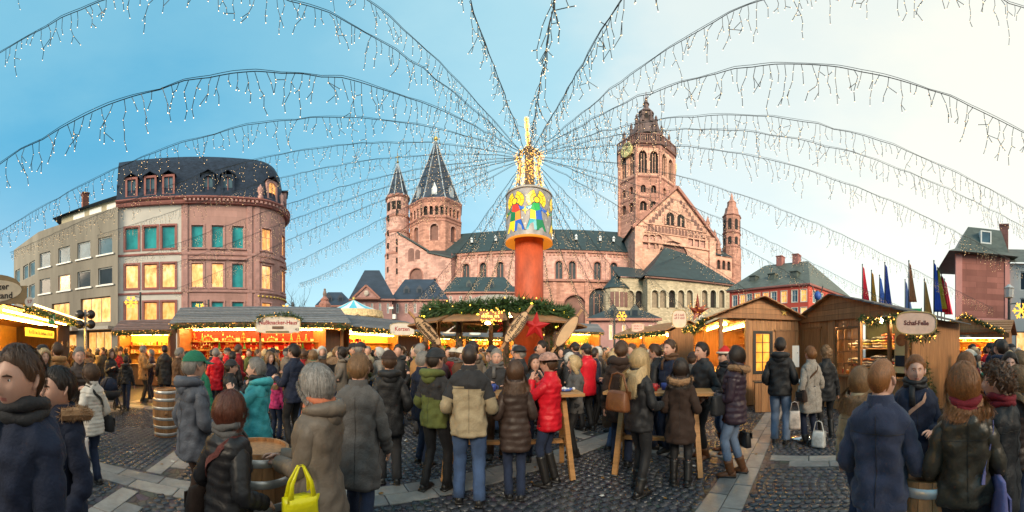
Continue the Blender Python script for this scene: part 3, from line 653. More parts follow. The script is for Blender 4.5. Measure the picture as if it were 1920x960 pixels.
for x in (885, 1010, 1035, 1080, 1125, 1150, 960, 930): b = MB(); u = cu(x, -3); b.box((u, 3.2, 34.0), (.7, 1.2, .9)); b.add([(u-.5, 2.3, 34.4), (u+.5, 2.3, 34.4), (u, 2.3, 35.1), (u-.5, 4.5, 34.4), (u+.5, 4.5, 34.4), (u, 4.5, 35.1)], [(0, 1, 2), (0, 2, 5, 3), (1, 4, 5, 2)]); b.build('roof_dormer', lead, nave)
# lower aisle with big blind arches (right half)
au0, au1 = cu(1018, 5), cu(1142, 5); AT = cz(1070, 524, 5)
u1_, u2_ = cu(1078, 5), cu(1125, 5)
aops = [(u1_-3.0, u1_+3.0, 3, cz(1078, 553, 5), 1.0), (u2_-3.0, u2_+3.0, 5, cz(1125, 540, 5), 1.0)]
b = MB(); facade(b, mpv(5), au0, au1, 0, AT, aops, 1.2); b.add([(au0, -5, AT), (au1, -5, AT), (au1, 0, AT), (au0, 0, AT)], [(0, 1, 2, 3)]); b.add([(au0, -5, 0), (au0, -5, AT), (au0, 0, AT), (au0, 0, 0)], [(0, 1, 2, 3)]); aisle = b.build('aisle_wall', sand_r, cath)
arched(aisle, mpv(5), aops[0], 1.2, sand_d, trim_s, 0, 'doorway'); arched(aisle, mpv(5), aops[1], 1.2, cglass, trim_s, 3)
b = MB(); b.box(((au0+au1)/2, -5.3, AT-.3), (au1-au0+1, .7, .6)); b.build('cornice', trim_s, aisle)
for x in (1040, 1100, 1140): b = MB(); b.box((cu(x, 5.3), -5.35, AT/2-.4), (1.0, .7, AT-.9)); b.build('pilaster', sand_r, aisle)
# aisle roofs lower left, half hidden by the houses
b = MB(); uL, uR = cu(845, 5), cu(1018, 5)-.2; b.box(((uL+uR)/2, -2.6, 8), (uR-uL, 5, 16)); b.build('side_chapel_wall', sand, cath)
b = MB(); b.add([(uL, -5.6, 16), (uR, -5.6, 16), (uR, -.05, 19.5), (uL, -.05, 19.5)], [(0, 1, 2, 3)]); b.build('side_chapel_roof', cslate, cath)

def ngon(n, r, c, z, a0): return np.array([(c[0]+r*cos(a0+2*pi*i/n), c[1]+r*sin(a0+2*pi*i/n), z) for i in range(n)])
def oct_faces(c, R, n, a0):
    """front face mappers of a regular prism: u from the middle of the face"""
    fs = []
    for i in range(n):
        p = ngon(n, R, c, 0, a0); A, B = p[i], p[(i+1) % n]; L_ = np.linalg.norm(B-A); d = (B-A)/L_; no = np.array((d[1], -d[0], 0))
        m = (A+B)/2
        if no[1] < .25: fs.append(((lambda m, d, no: lambda u, z, e: tuple(m+d*u+no*e+np.array((0, 0, z))))(m, d, no), L_, no))
    return fs
# --- east round stair tower
v_ = 2.0; tu = cu(736, v_); dd_ = (D0-v_)/cos(az(736)-AZ0); tr = 22.5*dd_/F
et = bpy.data.objects.new('stair_tower', None); col.objects.link(et); et.parent = cath
c_ = (tu, -v_+3.5); Zt = lambda y: cz(736, y, v_)
b = MB(); b.lathe([(tr*1.09, 0), (tr*1.09, Zt(475)), (tr*1.04, Zt(474)), (tr*1.04, Zt(434)), (tr*.99, Zt(432)), (tr*.99, Zt(405)), (tr*.95, Zt(404)), (tr*.95, Zt(366))], 24, (*c_, 0)); b.build('shaft', sand, et, False)
for y, k in ((475, 1.13), (434, 1.09), (404, 1.05), (366, 1.06)): b = MB(); z = Zt(y); b.lathe([(tr*k*.95, z-.5), (tr*k, z-.2), (tr*k, z+.25), (tr*k*.93, z+.5)], 24, (*c_, 0)); b.build('ring_cornice', trim_s, et)
b = MB(); b.lathe([(tr*1.10, Zt(367)), (tr*.85, Zt(357)), (tr*.45, Zt(325)), (tr*.02, Zt(296))], 8, (*c_, 0), a0=.2); sp_ = b.build('spire', sslate, et)
b = MB()
for i in range(8):
    a_ = .2+i*pi/4; b.tube([(c_[0]+cos(a_)*tr*k, c_[1]+sin(a_)*tr*k, Zt(y)) for k, y in ((1.1, 366.5), (.86, 357), (.46, 325), (.03, 296))], .16, 4)
b.build('ridge', lead, sp_)
b = MB(); b.tube([(*c_, Zt(297)), (*c_, Zt(278))], .14, 6); b.ball((*c_, Zt(293)), .45, 8, 5); b.box((*c_, Zt(283)), (1.5, .2, .2)); b.build('finial', pmat('bronze_finial', (.25, .22, .10), .4, .2, metal=.7), sp_)
for (dx, ys) in ((-8, (408, 436, 460, 480, 505)), (9, (400, 455, 470, 490, 510))):
    for y in ys:
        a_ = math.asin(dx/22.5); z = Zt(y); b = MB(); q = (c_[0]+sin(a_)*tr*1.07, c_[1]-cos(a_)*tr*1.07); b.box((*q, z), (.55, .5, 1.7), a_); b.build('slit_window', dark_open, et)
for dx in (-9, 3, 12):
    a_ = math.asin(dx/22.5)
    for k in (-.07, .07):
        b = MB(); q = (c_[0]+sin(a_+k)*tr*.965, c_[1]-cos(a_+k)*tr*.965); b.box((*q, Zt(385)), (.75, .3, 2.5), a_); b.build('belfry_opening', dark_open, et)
# --- block between stair tower and nave (east transept)
v4 = 4.0
blk = bpy.data.objects.new('east_transept', None); col.objects.link(blk); blk.parent = cath
x0, xm, x1 = cu(757, v4), cu(801, v4), cu(846, v4)
za, zb_ = cz(757, 436, v4), cz(801, 473, v4)
tops = [(cu(771, v4)-1, cu(771, v4)+1, cz(771, 490, v4), cz(771, 465, v4), 1.0), (cu(783, v4)-.8, cu(783, v4)+.8, cz(783, 486, v4), cz(783, 468, v4), 1.0), (cu(780, v4)-2, cu(780, v4)+2, cz(780, 525, v4)-3, cz(780, 503, v4), 1.0)]
b = MB(); facade(b, mpv(v4), x0-2, x1, 0, zb_-2.2, [(o[0], o[1], o[2], min(o[3], zb_-2.3), 1.0) for o in tops if o[3] < zb_-2]+[(cu(815, v4)-.5, cu(815, v4)+.5, 16, 22, 1.0)], .6)
b.add([(x0-2, -v4, zb_-2.2), (xm, -v4, zb_-2.2), (xm, -v4, zb_), (x0-2, -v4, za)], [(0, 1, 2, 3)]); b.add([(xm, -v4, zb_-2.2), (x1, -v4, zb_-2.2), (x1, -v4, cz(840, 483, v4)), (xm, -v4, zb_)], [(0, 1, 2, 3)])
b.add([(x1, -v4, 0), (x1, 0, 0), (x1, 0, 29), (x1, -v4, 29)], [(0, 1, 2, 3)]); b.build('wall', sand, blk)
for o in tops:
    if o[3] < zb_-2: arched(blk, mpv(v4), o, .6, sand_d, trim_s)
    else: 
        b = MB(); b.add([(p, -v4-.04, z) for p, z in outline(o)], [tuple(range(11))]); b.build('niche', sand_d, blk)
arched(blk, mpv(v4), (cu(815, v4)-.5, cu(815, v4)+.5, 16, 22, 1.0), .6, cglass, trim_s)
b = MB(); b.poly([(x0-2, -v4-.6, za), (xm+.6, -v4-.6, zb_), (xm+.6, 4, zb_+.0), (x0-2, 4, za)], .5, (0, 0, 1)); b.poly([(xm, -v4-.5, zb_-.2), (x1+.5, -v4-.5, cz(840, 486, v4)), (x1+1, 8, cz(840, 470, v4)+3), (xm, 8, zb_+4)], .4, (0, 0, 1)); b.build('roof', cslate, blk)
# --- east octagonal tower
v_ = -7.0; tu = cu(815, v_); dd_ = (D0-v_)/cos(az(815)-AZ0); tR = 47*dd_/F/cos(pi/8)
oc = bpy.data.objects.new('octagonal_tower', None); col.objects.link(oc); oc.parent = cath
c_ = np.array((tu, -v_+1, 0)); Zt = lambda y: cz(815, y, v_); a0 = pi/8+.30
b = MB()
fs = oct_faces(c_, tR, 8, a0)
for mp, L_, no in fs:
    gal = [(-3.2+i*1.62, -3.2+i*1.62+1.15, Zt(420), Zt(404), 1.0) for i in range(4)]
    win = (-1.2, 1.2, Zt(465), Zt(436), 1.0)
    facade(b, mp, -L_/2, L_/2, Zt(500), Zt(392), gal+[win], .7)
bo = b.build('body', sand_r, oc)
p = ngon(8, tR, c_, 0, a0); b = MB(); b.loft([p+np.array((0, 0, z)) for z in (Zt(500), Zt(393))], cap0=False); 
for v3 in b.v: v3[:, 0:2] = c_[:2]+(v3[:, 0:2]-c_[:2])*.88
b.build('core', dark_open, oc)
for mp, L_, no in fs:
    for i in range(3):
        q = MB(); q.tube([mp(-1.66+i*1.62-.0+.1, Zt(420), -.25), mp(-1.66+i*1.62+.1, Zt(405), -.25)], .2, 6); q.build('colonnette', sand, oc)
    arched(oc, mp, (-1.2, 1.2, Zt(465), Zt(436), 1.0), .7, sand_d, sand)
for y, k, h in ((392, 1.05, .9), (424, 1.03, .5), (430, 1.02, .35)):
    b = MB(); z = Zt(y); b.lathe([(tR*k*.96, z-h), (tR*k, z-.1), (tR*k, z+.3), (tR*.97, z+.35)], 8, c_, a0=a0); b.build('cornice', trim_s, oc)
b = MB(); rad = lambda k: tR*k
prof = [(1.04, 392), (.93, 383), (.60, 340), (.28, 298), (.03, 262)]
b.lathe([(rad(k), Zt(y)) for k, y in prof], 8, c_, a0=a0); sp_ = b.build('spire', sslate, oc)
b = MB()
for i in range(8):
    a_ = a0+i*pi/4; b.tube([(c_[0]+cos(a_)*rad(k)*1.004, c_[1]+sin(a_)*rad(k)*1.004, Zt(y)) for k, y in prof], .2, 4)
b.build('ridge', lead, sp_)
b = MB(); b.tube([(c_[0], c_[1], Zt(264)), (c_[0], c_[1], Zt(240))], .15, 6); b.box((c_[0], c_[1], Zt(244)), (1.9, .22, .22)); b.build('cross', lead, sp_)
b = MB(); b.ball((c_[0], c_[1], Zt(257)), .75, 10, 6); b.build('gilded_ball', GOLD, sp_, True)
for mp, L_, no in fs:     # spire dormers
    z0 = Zt(386); b = MB(); b.add([mp(-.8, z0, -.6), mp(.8, z0, -.6), mp(.8, z0+2.4, -.6), mp(0, z0+4.4, -.6), mp(-.8, z0+2.4, -.6), mp(-.8, z0, -3), mp(.8, z0, -2), mp(.8, z0+2.4, -3.5), mp(0, z0+4.4, -4), mp(-.8, z0+2.4, -3.5)], [(0, 1, 2, 3, 4), (1, 6, 7, 2), (2, 7, 8, 3), (3, 8, 9, 4), (4, 9, 5, 0)]); d_ = b.build('spire_dormer', lead, sp_)
# --- west crossing tower
v_ = -8.0; tu = cu(1213, v_); dd_ = (D0-v_)/cos(az(1213)-AZ0); tR = 50.5*dd_/F/cos(pi/8)
wt = bpy.data.objects.new('crossing_tower', None); col.objects.link(wt); wt.parent = cath
c_ = np.array((tu, -v_+1, 0)); Zt = lambda y: cz(1213, y, v_); a0 = pi/8-.22
fs = oct_faces(c_, tR, 8, a0); b = MB(); b2 = MB()
for mp, L_, no in fs:
    tall = [(-2.9, -.45, Zt(349), Zt(310), 1.35), (.45, 2.9, Zt(349), Zt(310), 1.35)]
    mid_ = [(-2.3, -.8, Zt(383), Zt(370), 1.0), (.8, 2.3, Zt(383), Zt(370), 1.0)]
    low = [(-2.5, -.5, Zt(414), Zt(398), 1.0), (.5, 2.5, Zt(414), Zt(398), 1.0)]
    facade(b, mp, -L_/2, L_/2, Zt(355), Zt(302), tall, .8); facade(b2, mp, -L_/2, L_/2, Zt(455), Zt(355), mid_+low, .7)
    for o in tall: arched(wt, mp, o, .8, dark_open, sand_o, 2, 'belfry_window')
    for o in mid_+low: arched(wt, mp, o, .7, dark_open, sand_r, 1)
b.build('belfry_wall', sand_o, wt); b2.build('lower_wall', sand_r, wt)
for y, k, h in ((302, 1.03, .8), (355, 1.03, .6), (391, 1.015, .4)): b = MB(); z = Zt(y); b.lathe([(tR*.98, z-h), (tR*k, z-.1), (tR*k, z+.25), (tR*.97, z+.35)], 8, c_, a0=a0); b.build('cornice', trim_s, wt)
for i in range(8):
    a_ = a0+i*pi/4; b = MB(); b.tube([(c_[0]+cos(a_)*tR, c_[1]+sin(a_)*tR, Zt(450)), (c_[0]+cos(a_)*tR, c_[1]+sin(a_)*tR, Zt(303))], .5, 6); b.build('corner_shaft', sand_r, wt)
# gallery balustrade
b = MB(); zg = Zt(298); b.lathe([(tR*.95, zg-.8), (tR*1.08, zg-.2), (tR*1.09, zg+.4), (tR*.9, zg+.45)], 8, c_, a0=a0); ga = b.build('gallery', sand_d, wt)
b = MB(); p = ngon(8, tR*1.06, c_, zg+.4, a0)
for i in range(8):
    A, B = p[i], p[(i+1) % 8]
    for t in np.linspace(0, 1, 12): q = A+(B-A)*t; b.box((q[0], q[1], q[2]+1.0), (.28, .28, 2.0))
    b.beam(A+(0, 0, 2.1), B+(0, 0, 2.1), .4, .35)
b.build('balustrade', sand_d, ga)
domem = pmat('weathered_dome_stone', (.135, .092, .088), .8, .4, .8, .5, 4)
tiers = [(.72, 292), (.66, 272), (.69, 270), (.60, 262), (.50, 250), (.38, 238), (.34, 232), (.36, 230), (.26, 228)]
b = MB(); b.lathe([(tR*k, Zt(y)) for k, y in tiers], 8, c_, a0=a0); dm = b.build('dome_tier', domem, wt)
f2 = oct_faces(c_, tR*.70, 8, a0)
for mp, L_, no in f2:
    arched(dm, mp, (-1.3, 1.3, Zt(287), Zt(272), 1.3), -.05, dark_open, None, 1, 'dome_opening')
    q = MB(); z = Zt(262); q.add([mp(-1.4, z-1, .2), mp(1.4, z-1, .2), mp(0, z+3.4, -1.2), mp(-1.4, z-1, -2), mp(1.4, z-1, -2)], [(0, 1, 2), (1, 4, 2), (3, 0, 2)]); q.build('dome_gable', domem, dm)
for k, y0, y1, nn in ((.82, 288, 254, 8), (.56, 264, 236, 8), (.36, 236, 216, 8)):
    for i in range(nn):
        a_ = a0+i*pi/4; q = (c_[0]+cos(a_)*tR*k, c_[1]+sin(a_)*tR*k); b = MB(); za_, zb2 = Zt(y0), Zt(y1); b.lathe([(.55, za_), (.55, za_+(zb2-za_)*.45), (.75, za_+(zb2-za_)*.5), (.35, za_+(zb2-za_)*.62), (.5, za_+(zb2-za_)*.75), (.05, zb2)], 6, (*q, 0)); b.build('pinnacle', domem, dm)
b = MB(); b.lathe([(tR*.25, Zt(231)), (tR*.25, Zt(213)), (tR*.29, Zt(212)), (tR*.27, Zt(209)), (tR*.17, Zt(204)), (tR*.10, Zt(200)), (tR*.085, Zt(193)), (tR*.12, Zt(192)), (tR*.06, Zt(187)), (tR*.045, Zt(181)), (tR*.01, Zt(176))], 8, c_, a0=a0); ln = b.build('lantern', domem, wt)
for mp, L_, no in oct_faces(c_, tR*.25, 8, a0): arched(ln, mp, (-.55, .55, Zt(229), Zt(216), 1.2), -.04, dark_open, None, 0, 'lantern_opening')
b = MB(); b.ball((c_[0], c_[1], Zt(182)), .5, 8, 5); b.tube([(c_[0], c_[1], Zt(181)), (c_[0], c_[1], Zt(168))], .12, 5); b.build('finial', sand_d, ln)
clockm = pmat('clock_face', (.62, .58, .26), .5, .25, 3); 
def clock(mp, u, z, r):
    b = MB(); tt = np.linspace(0, 2*pi, 24, endpoint=False); b.loft([np.array([mp(u+r*k*cos(t), z+r*k*sin(t), e) for t in tt]) for k, e in ((1, .3), (1, .95), (.9, 1.0), (.9, .92))], cap0=False); ck = b.build('clock', clockm, wt)
    h = MB()
    for ang, l in ((1.2, .78), (2.9, .55)): h2 = MB(); h2.beam(mp(u, z, 1.02), mp(u+cos(ang)*r*l, z+sin(ang)*r*l, 1.02), .22, .1, up=(0, 1, 0)); h2.build('clock_hand', sand_d, ck)
    for i in range(12): a_ = i*pi/6; h.beam(mp(u+cos(a_)*r*.7, z+sin(a_)*r*.7, .98), mp(u+cos(a_)*r*.86, z+sin(a_)*r*.86, .98), .16, .08, up=(0, 1, 0))
    h.build('hour_marks', sand_d, ck)['kind'] = 'stuff'
front = sorted(fs, key=lambda f: f[2][0])
vis = [f for f in front if f[2][1] < -.15]
if len(vis) >= 3: clock(vis[0][0], .3, Zt(304), 2.1); clock(vis[-1][0], -.3, Zt(314), 2.1)
# --- north transept gable
v8 = 8.0; g0, g1 = cu(1190, v8), cu(1339, v8); gm = (g0+g1)/2; GE = 34.2; GA = 46.3
tg = bpy.data.objects.new('transept', None); col.objects.link(tg); tg.parent = cath
arc_ = []
for x in (1211, 1223, 1235, 1295, 1306, 1317): u = cu(x, v8); arc_.append((u-.85, u+.85, cz(x, 466, v8), cz(x, 440, v8), 1.0))
lun = (cu(1263, v8)-4.4, cu(1263, v8)+4.4, 20, cz(1263, 452, v8), 1.0)
row = [(g0+3.6+i*1.0, g0+3.6+i*1.0+.62, cz(1264, 440, v8), cz(1264, 427, v8)-.2, 1.0) for i in range(17)]
b = MB(); facade(b, mpv(v8), g0, g1, 0, GE-.2, arc_+[lun], .5)
b.add([(g0, -v8, GE-.2), (g1, -v8, GE-.2), (gm, -v8, GA)], [(0, 1, 2)])
b.add([(g0, -v8, 0), (g0, -v8, GE), (g0, 6, GE), (g0, 6, 0)], [(0, 1, 2, 3)]); b.add([(g1, -v8, 0), (g1, 6, 0), (g1, 6, GE), (g1, -v8, GE)], [(0, 1, 2, 3)]); b.build('wall', sand_o, tg)
for o in arc_: arched(tg, mpv(v8), o, .5, sand, sand_o, 0, 'blind_arch')
for o in row:
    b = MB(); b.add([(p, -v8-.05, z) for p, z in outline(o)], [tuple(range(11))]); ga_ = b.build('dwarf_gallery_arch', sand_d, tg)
    b = MB(); b.tube([(o[0]-.19, -v8-.16, o[2]), (o[0]-.19, -v8-.16, o[3]-.35)], .12, 6); b.build('colonnette', sand_o, ga_)
for z in (row[0][2]-.25, row[0][3]+.3): b = MB(); b.box((gm, -v8-.12, z), (18.6, .3, .28)); b.build('gallery_course', sand_o, tg)
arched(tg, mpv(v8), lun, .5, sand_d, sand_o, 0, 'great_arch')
for x in (1256, 1276):
    u = cu(x, v8); o = (u-1.15, u+1.15, cz(1266, 424, v8), cz(1266, 401, v8), 1.0)
    b = MB(); b.add([(p, -v8-.06, z) for p, z in outline(o)], [tuple(range(11))]); wn = b.build('gable_window', dark_open, tg)
    b = MB(); n = 11; big = outline((o[0]-.45, o[1]+.45, o[2], o[3]+.45, 1.0)); out = outline(o)
    b.add([(p, -v8-.35, z) for p, z in big]+[(p, -v8-.35, z) for p, z in out]+[(p, -v8, z) for p, z in big]+[(p, -v8, z) for p, z in out], [(i, (i+1) % n, n+(i+1) % n, n+i) for i in range(1, n)]+[(2*n+i, 2*n+(i+1) % n, (i+1) % n, i) for i in range(1, n)]+[(n+i, n+(i+1) % n, 3*n+(i+1) % n, 3*n+i) for i in range(1, n)]); b.box((u, -v8-.2, (o[2]+o[3])/2-.5), (.3, .25, o[3]-o[2]-1)); b.build('surround', sand_o, wn)
for k in range(1, 11):       # stepped blind arcade following the gable
    for sgn in (-1, 1):
        t = k/11.5; uc = gm+sgn*(g1-g0)/2*(1-t)*.86; zt_ = GE+(GA-GE)*t*.90-.3; hh = 1.7 if abs(uc-gm) > 4.6 else 1.2
        if zt_-hh < GE: continue
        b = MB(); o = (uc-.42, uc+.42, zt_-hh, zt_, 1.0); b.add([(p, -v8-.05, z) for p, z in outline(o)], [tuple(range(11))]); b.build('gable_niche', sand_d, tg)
for sgn in (-1, 1):
    b = MB(); b.beam((gm+sgn*((g1-g0)/2+.8), -v8-.3, GE-.3), (gm, -v8-.3, GA+.35), 1.1, .7); b.build('gable_coping', trim_s, tg)
b = MB(); b.box((gm, -v8-.2, GE-3.6), (g1-g0+.6, .5, .5)); b.build('string_course', sand_o, tg)
for u in (g0+.9, g1-.9): b = MB(); b.box((u, -v8-.35, GE/2), (2.0, .7, GE)); b.build('buttress', sand_o, tg)
b = MB(); gable_roof(b, g0, g1, v8-.1, -14, GE, GA, 'v'); b.build('roof', cslate, tg)
# --- west choir and slender west stair tower, small pinnacles
v_ = -4.0; tu = cu(1372, v_); c_ = np.array((tu, -v_, 0)); Zt = lambda y: cz(1372, y, v_); dd_ = (D0-v_)/cos(az(1372)-AZ0); r_ = 15.5*dd_/F/cos(pi/8)
wst = bpy.data.objects.new('west_stair_tower', None); col.objects.link(wst); wst.parent = cath
b = MB(); b.lathe([(r_*1.08, 0), (r_*1.08, Zt(468)), (r_, Zt(467)), (r_, Zt(408)), (r_*.98, Zt(407)), (r_*.80, Zt(400)), (r_*.72, Zt(392)), (r_*.55, Zt(391)), (r_*.5, Zt(382)), (r_*.55, Zt(381)), (r_*.2, Zt(375)), (r_*.14, Zt(368)), (r_*.03, Zt(362))], 8, c_, a0=pi/8); b.build('shaft', sand_r, wst)
for y in (408, 440, 467, 500): b = MB(); z = Zt(y); b.lathe([(r_*1.02, z-.3), (r_*1.12, z), (r_*1.02, z+.3)], 8, c_, a0=pi/8); b.build('ring_cornice', trim_s, wst)
for mp, L_, no in oct_faces(c_, r_*1.0, 8, pi/8):
    for y0, y1 in ((435, 415), (462, 448)): arched(wst, mp, (-.6, .6, Zt(y0), Zt(y1), 1.0), -.06, dark_open, None)
v_ = 2.0; q0, q1 = cu(1338, v_), cu(1372, v_)
ch = bpy.data.objects.new('west_choir', None); col.objects.link(ch); ch.parent = cath
zc = cz(1352, 480, v_); oo = [(q0+1.2+i*1.9, q0+2.4+i*1.9, cz(1352, 505, v_), cz(1352, 488, v_), 1.0) for i in range(3)]
b = MB(); facade(b, mpv(v_), q0, q1, 0, zc, oo, .6); b.add([(q1, -v_, 0), (q1, 9, 0), (q1, 9, zc), (q1, -v_, zc)], [(0, 1, 2, 3)]); b.build('wall', sand_o, ch)
for o in oo: arched(ch, mpv(v_), o, .6, dark_open, sand_r)
b = MB(); b.add([(q0, -v_-.5, zc), (q1+.5, -v_-.5, zc), (q1, 8, zc+6), (q0, 8, zc+6)], [(0, 1, 2, 3)]); b.build('roof', cslate, ch)
for x, y0, y1, v_ in ((1327, 440, 405, 0), (1347, 470, 447, 0), (1340, 455, 430, -6)):
    b = MB(); u = cu(x, v_); z0, z1 = cz(x, y0, v_)-6, cz(x, y1, v_); b.lathe([(.9, z0), (.9, z0+(z1-z0)*.6), (1.15, z0+(z1-z0)*.62), (.6, z0+(z1-z0)*.75), (.8, z0+(z1-z0)*.8), (.05, z1)], 8, (u, -v_, 0)); b.build('pinnacle', sand_r, cath)
# --- beige chapel with arcaded gallery and big hipped roof
v22 = 22.0; p0, p1 = cu(1214, v22), cu(1371, v22); PE = cz(1290, 525, v22)
gc = bpy.data.objects.new('chapel', None); col.objects.link(gc); gc.parent = cath
ar = []
for x in (1228, 1243, 1260, 1277, 1293, 1321, 1337, 1353): u = cu(x, v22); ar.append((u-.78, u+.78, cz(x, 577, v22), cz(x, 544, v22), 1.0))
b = MB(); facade(b, mpv(v22), p0, p1, 0, PE, ar, .9); b.add([(p0, -v22, 0), (p0, -v22, PE), (p0, -8, PE), (p0, -8, 0)], [(0, 1, 2, 3)]); b.add([(p1, -v22, 0), (p1, -8, 0), (p1, -8, PE), (p1, -v22, PE)], [(0, 1, 2, 3)]); b.build('wall', beige, gc)
bt = pmat('beige_column', (.50, .44, .33), .8, .15, 2)
for i, o in enumerate(ar): arched(gc, mpv(v22), o, .9, pmat('gallery_back', (.26, .21, .155), .9, .25, 2) if i not in (2, 6) else dark_open, bt, 0, 'gallery_arch')
for a_, o in zip(ar, ar[1:]):
    if o[0]-a_[1] < 1.0:
        m = (a_[1]+o[0])/2; b = MB(); z0, z1 = a_[2], a_[3]-.78; b.lathe([(.26, z0), (.26, z0+.25), (.15, z0+.35), (.14, z1-.4), (.28, z1-.1), (.28, z1)], 8, (m, -v22-.08, 0)); b.build('column', bt, gc, True)
b = MB(); rp_ = cz(1262, 466, v22-9); ra, rb_ = cu(1246, v22-9), cu(1284, v22-9)
b.add([(p0-1, -v22-1, PE), (p1+1, -v22-1, PE), (p1+1, -6, PE), (p0-1, -6, PE), (ra, -13.2, rp_), (rb_, -13.2, rp_-1), ((p0+ra)/2-.8, -17.6, PE+(rp_-PE)*.38)], [(0, 1, 5, 6), (6, 5, 4), (1, 2, 5), (2, 3, 4, 5), (3, 0, 6), (3, 6, 4)]); b.build('roof', cslate, gc)
b = MB(); b.box(((p0+p1)/2, -v22-.3, PE-.2), (p1-p0+1.4, .9, .35)); b.build('eaves', sand_d, gc)
# lower annexe and apse to the left of it
v20 = 18.0; k0, k1 = cu(1163, v20), cu(1216, v20); KE = cz(1190, 521, v20)
ar2 = [(cu(x, v20)-.85, cu(x, v20)+.85, cz(x, 578, v20), cz(x, 545, v20), 1.0) for x in (1182, 1198)]
b = MB(); facade(b, mpv(v20), k0, k1, 0, KE, ar2, .8); b.build('annexe_wall', beige, gc)
for i, o in enumerate(ar2): arched(gc, mpv(v20), o, .8, dark_open if i else pmat('gallery_back', (.3, .25, .18)), bt, 0, 'gallery_arch')
b = MB(); b.add([(k0-.6, -v20-.7, KE), (k1, -v20-.7, KE), (k1+1, -8, KE+5), (k0-.6, -8, KE+5)], [(0, 1, 2, 3)]); b.build('annexe_roof', cslate, gc)
ax = cu(1160, v20); b = MB(); ar_ = 3.2; AE = cz(1155, 540, v20); b.lathe([(ar_, 0), (ar_, AE)], 14, (ax, -v20+2.2, 0)); b.build('apse_wall', beige, gc)
b = MB(); b.lathe([(ar_*1.12, AE), (.1, cz(1160, 507, v20))], 14, (ax, -v20+2.2, 0)); b.build('apse_roof', cslate, gc)
for a_ in (-2.1, -1.75, -1.4, -1.05):
    q = MB(); c2 = (ax+cos(a_)*ar_*1.0, -v20+2.2+sin(a_)*ar_*1.0); q.box((*c2, cz(1155, 562, v20)), (.85, .2, 3.4), a_+pi/2); q.build('apse_niche', sand_d, gc)

# ------------------------------------------------------------------ old houses at the foot of the cathedral
def hip_house(name, label, x0, x1, d, ye, yr, wallm, roofm, depth=9, rows=1, nwin=4, pane=BLUEG, dormers=0, gable=None, inset=.28, skew=0.0):
    """x0..x1 in the picture at distance d; ye eaves row, yr ridge row"""
    A, B = np.array(P(x0, d-skew)), np.array(P(x1, d+skew)); xm = (x0+x1)/2
    h = thing(name, label, 'building'); mp, Lh = line_map(A, B); ze = Zp(ye, d); zr = Zp(yr, d+depth/2)
    ops = []
    if nwin:
        wz = min(1.0, Lh/nwin*.28)
        for r in range(rows):
            z1 = ze-.7-r*2.9
            ops += [((i+.5)*Lh/nwin-wz/2, (i+.5)*Lh/nwin+wz/2, z1-1.7, z1, 0) for i in range(nwin)]
    b = MB(); facade(b, mp, 0, Lh, 0, ze, ops, .15)
    for u in (0, Lh): V = [mp(u, 0, 0), mp(u, ze, 0), mp(u, ze, -depth), mp(u, 0, -depth)]; b.add(V, [(0, 1, 2, 3)])
    b.build('wall', wallm, h)
    for i, o in enumerate(ops): window(h, mp, o, LIT[i % 3] if pane == 'mix' and i % 3 == 0 else (BLUEG if pane == 'mix' else pane), WHITE, .1, .09, (1, 1), trim=pkl, tw=.12)
    b = MB(); k = min(depth/2, Lh*inset)
    b.add([mp(-.5, ze, .5), mp(Lh+.5, ze, .5), mp(Lh+.5, ze, -depth-.5), mp(-.5, ze, -depth-.5), mp(k, zr, -depth/2), mp(Lh-k, zr, -depth/2)], [(0, 1, 5, 4), (1, 2, 5), (2, 3, 4, 5), (3, 0, 4)]); r_ = b.build('roof', roofm, h)
    b = MB(); V = [mp(p, z, e) for e in (0, .55) for p, z in ((-.5, ze-.28), (Lh+.5, ze-.28), (Lh+.5, ze-.02), (-.5, ze-.02))]; b.add(V, [(4, 5, 6, 7), (0, 1, 5, 4), (2, 3, 7, 6), (1, 2, 6, 5), (3, 0, 4, 7)]); b.build('eaves', trim_s, h)
    for i in range(dormers):
        u = (i+1)*Lh/(dormers+1); z = ze+(zr-ze)*.33; e = -depth/2*.33
        b = MB(); b.add([mp(u-.55, z-.5, e+.5), mp(u+.55, z-.5, e+.5), mp(u+.55, z+.6, e+.5), mp(u, z+1.3, e+.5), mp(u-.55, z+.6, e+.5), mp(u-.55, z+.6, e-1.8), mp(u+.55, z+.6, e-1.8), mp(u, z+1.3, e-2.4)], [(0, 1, 2, 3, 4), (2, 6, 7, 3), (3, 7, 5, 4), (1, 6, 2), (0, 4, 5)]); do = b.build('dormer', roofm, h)
        b = MB(); b.add([mp(u-.32, z-.3, e+.53), mp(u+.32, z-.3, e+.53), mp(u+.32, z+.55, e+.53), mp(u-.32, z+.55, e+.53)], [(0, 1, 2, 3)]); b.build('pane', DARKG, do)
    if gable:
        g0_, g1_, yg = gable; u0, u1 = px_u(A, B, g0_)[0], px_u(A, B, g1_)[0]; zg = Zp(yg, d)
        b = MB(); V = [mp(u0, ze, .7), mp(u1, ze, .7), mp((u0+u1)/2, zg, .7), mp(u0, ze, -3), mp(u1, ze, -3), mp((u0+u1)/2, zg, -5)]; b.add(V[:3], [(0, 1, 2)]); gb2 = b.build('pediment', pkl, h)
        b = MB(); b.add([np.array(v)+np.array((0, 0, .12)) for v in V], [(1, 4, 5, 2), (0, 2, 5, 3)]); b.beam(V[0], V[2], .5, .3); b.beam(V[2], V[1], .5, .3); b.beam(V[0], V[1], .4, .3); b.build('pediment_roof', trim_s, gb2)
        b = MB(); m_ = mp((u0+u1)/2, ze+(zg-ze)*.4, .75); b.ball(m_, (.5, .2, .5), 8, 5); b.build('crest', pmat('stone_crest', (.55, .48, .42), .8, .2), gb2)
    return h, mp, Lh
pinkw = pmat('old_pink_render', (.40, .225, .215), .8, .15, 1)
